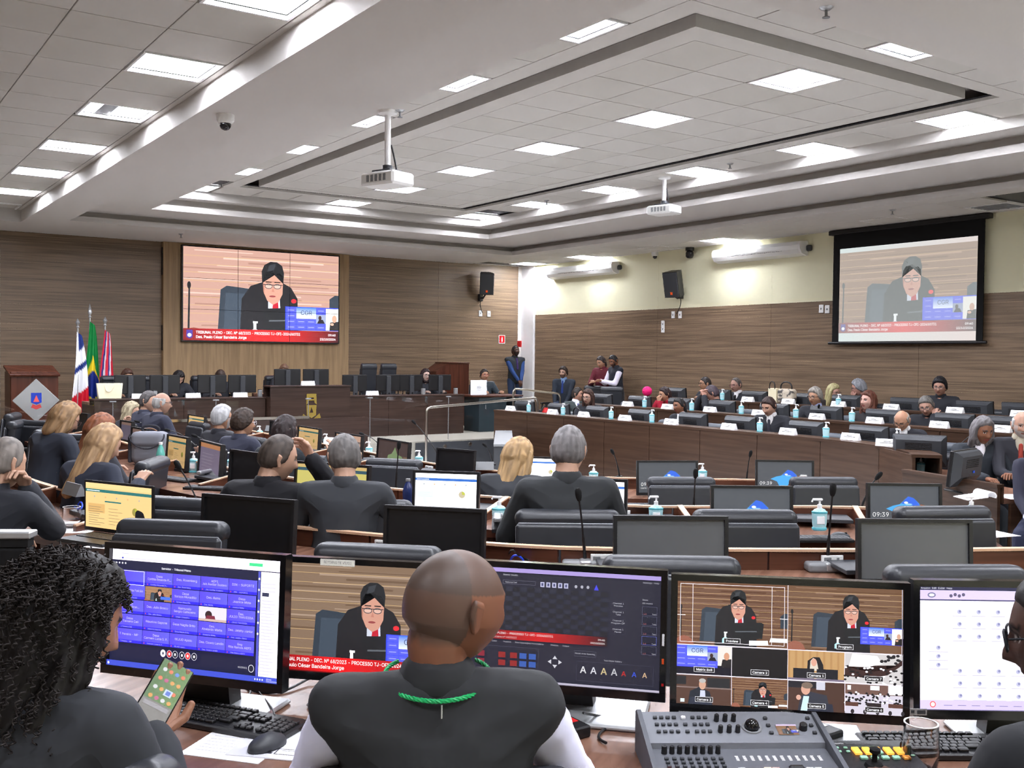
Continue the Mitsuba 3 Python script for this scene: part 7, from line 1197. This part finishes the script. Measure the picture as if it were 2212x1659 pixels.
ph = np.array(((0.631, 2.262, 0.953))); upv = np.array(((0.684, 2.299, 0.989))) - np.array(((0.589, 2.216, 0.901))); upv /= np.linalg.norm(upv); nv = EYE + [0, .0, -.1] - ph; nv -= upv * (nv @ upv); nv /= np.linalg.norm(nv); xv = np.cross(upv, nv)
wr = ph - upv * .088 - nv * .024 + xv * .026
k, J = sitter('woman with big black curly hair in a black robe holding a phone', ((0.407, 2.276, 1.152)), 0, 44, 8, twist=-6, head=(-26, -20, 0), skin=(176, 124, 96), hair=('full', (24, 20, 20)), top=(46, 48, 52), female=True, level=2, s=1.05, arms=((.02, .34, .66), ('w', tuple(wr))), hands=(None, ('w', tuple(upv * .95 - xv * .2), tuple(nv))), curl=.18)
H, Rh = J['H'], J['Rh']; rng = np.random.default_rng(21); curls = []
for i in range(2300):
    d = rng.normal(size=3); d /= np.linalg.norm(d)
    if d[1] > .45 and d[2] < .5: continue
    z_ = rng.uniform(-.22, .06) if d[2] < .1 else 0; q0 = d * [.112, .125, .130] * rng.uniform(.86, 1.12) + [0, -.03, .005]
    if d[2] < .1: q0[2] = z_; q0[:2] *= 1.12 - .5 * max(0, -z_ - .15)
    L = rng.uniform(.018, .034); n_ = 9; u = np.linspace(0, 1, n_); a0 = rng.uniform(0, 6.28); r_ = rng.uniform(.003, .006); ax = np.array([d[0] * .5, d[1] * .5, -.8]); ax /= np.linalg.norm(ax); e1 = np.cross(ax, [0, 1, .3]); e1 /= np.linalg.norm(e1); e2 = np.cross(ax, e1)
    curls.append(tube(q0 + ax * (u * L)[:, None] + r_ * (np.cos(a0 + u * 11)[:, None] * e1 + np.sin(a0 + u * 11)[:, None] * e2), .0018, 4, cap=False))
cm = cat(curls); cm.vertices = np.array(cm.vertices) @ Rh.T + H; mat('m_curls', (34, 29, 28), .6, .3); part(k, 'curls', P(cm, 'm_curls', True), J['to'], stuff=True)
# her phone
kp = thing('phone', 'smartphone with a green home screen held in the woman\'s hand', 'phone'); a = Art(.070, .150); a.grad(0, 0, .07, .15, (74, 110, 50), (96, 132, 60)); a.rect(0, 0, .07, .05, (120, 116, 110))
r = np.random.default_rng(2)
for i in range(4):
    for j in range(4): a.ell(.013 + .0147 * i, .058 + .023 * j, .005, .005, [(220, 110, 60), (206, 206, 210), (180, 70, 120), (90, 130, 210), (214, 150, 60)][int(r.integers(5))], 10)
a.rect(.036, .070, .054, .086, (190, 205, 235)); a.rect(.04, .073, .05, .083, (80, 110, 200)); a.rect(.006, .035, .064, .045, (150, 146, 150))
Mx = np.eye(4); Mx[:3, 0], Mx[:3, 1], Mx[:3, 2], Mx[:3, 3] = xv, -nv, upv, ph; tp = T(Mx.tolist()); part(kp, 'case', P(rbox(0, .005, 0, .076, .010, .158, .0045), 'm_black', 30), tp); part(kp, 'screen', a.shape(SCREEN * .8), tp @ T().translate([0, -.0006, -.075]))
sitter('person with glasses and a black sleeve cut off at the lower right edge', ((1.904, 0.933, 1.203)), 0, 74, 10, head=(40, -8, 0), skin=(84, 56, 46), hair=('crop', (28, 24, 24)), top=(24, 25, 28), legs=(24, 24, 30), glasses=(24, 24, 28), level=1, s=1.03, arms=((-.2, .36, .80), (.2, .36, .80)))
for lab, p, th in [('black chair back at the lower left corner behind the curly-haired woman', (0.347, 2.127), 44), ('chair under the shaven-headed operator', (0.951, 1.602), 57), ('chair under the person at the lower right edge', (1.673, 0.816), 74)]: chair(p[0], p[1], 0, th, lab, 'chairs of the operators', CH_A, .98)
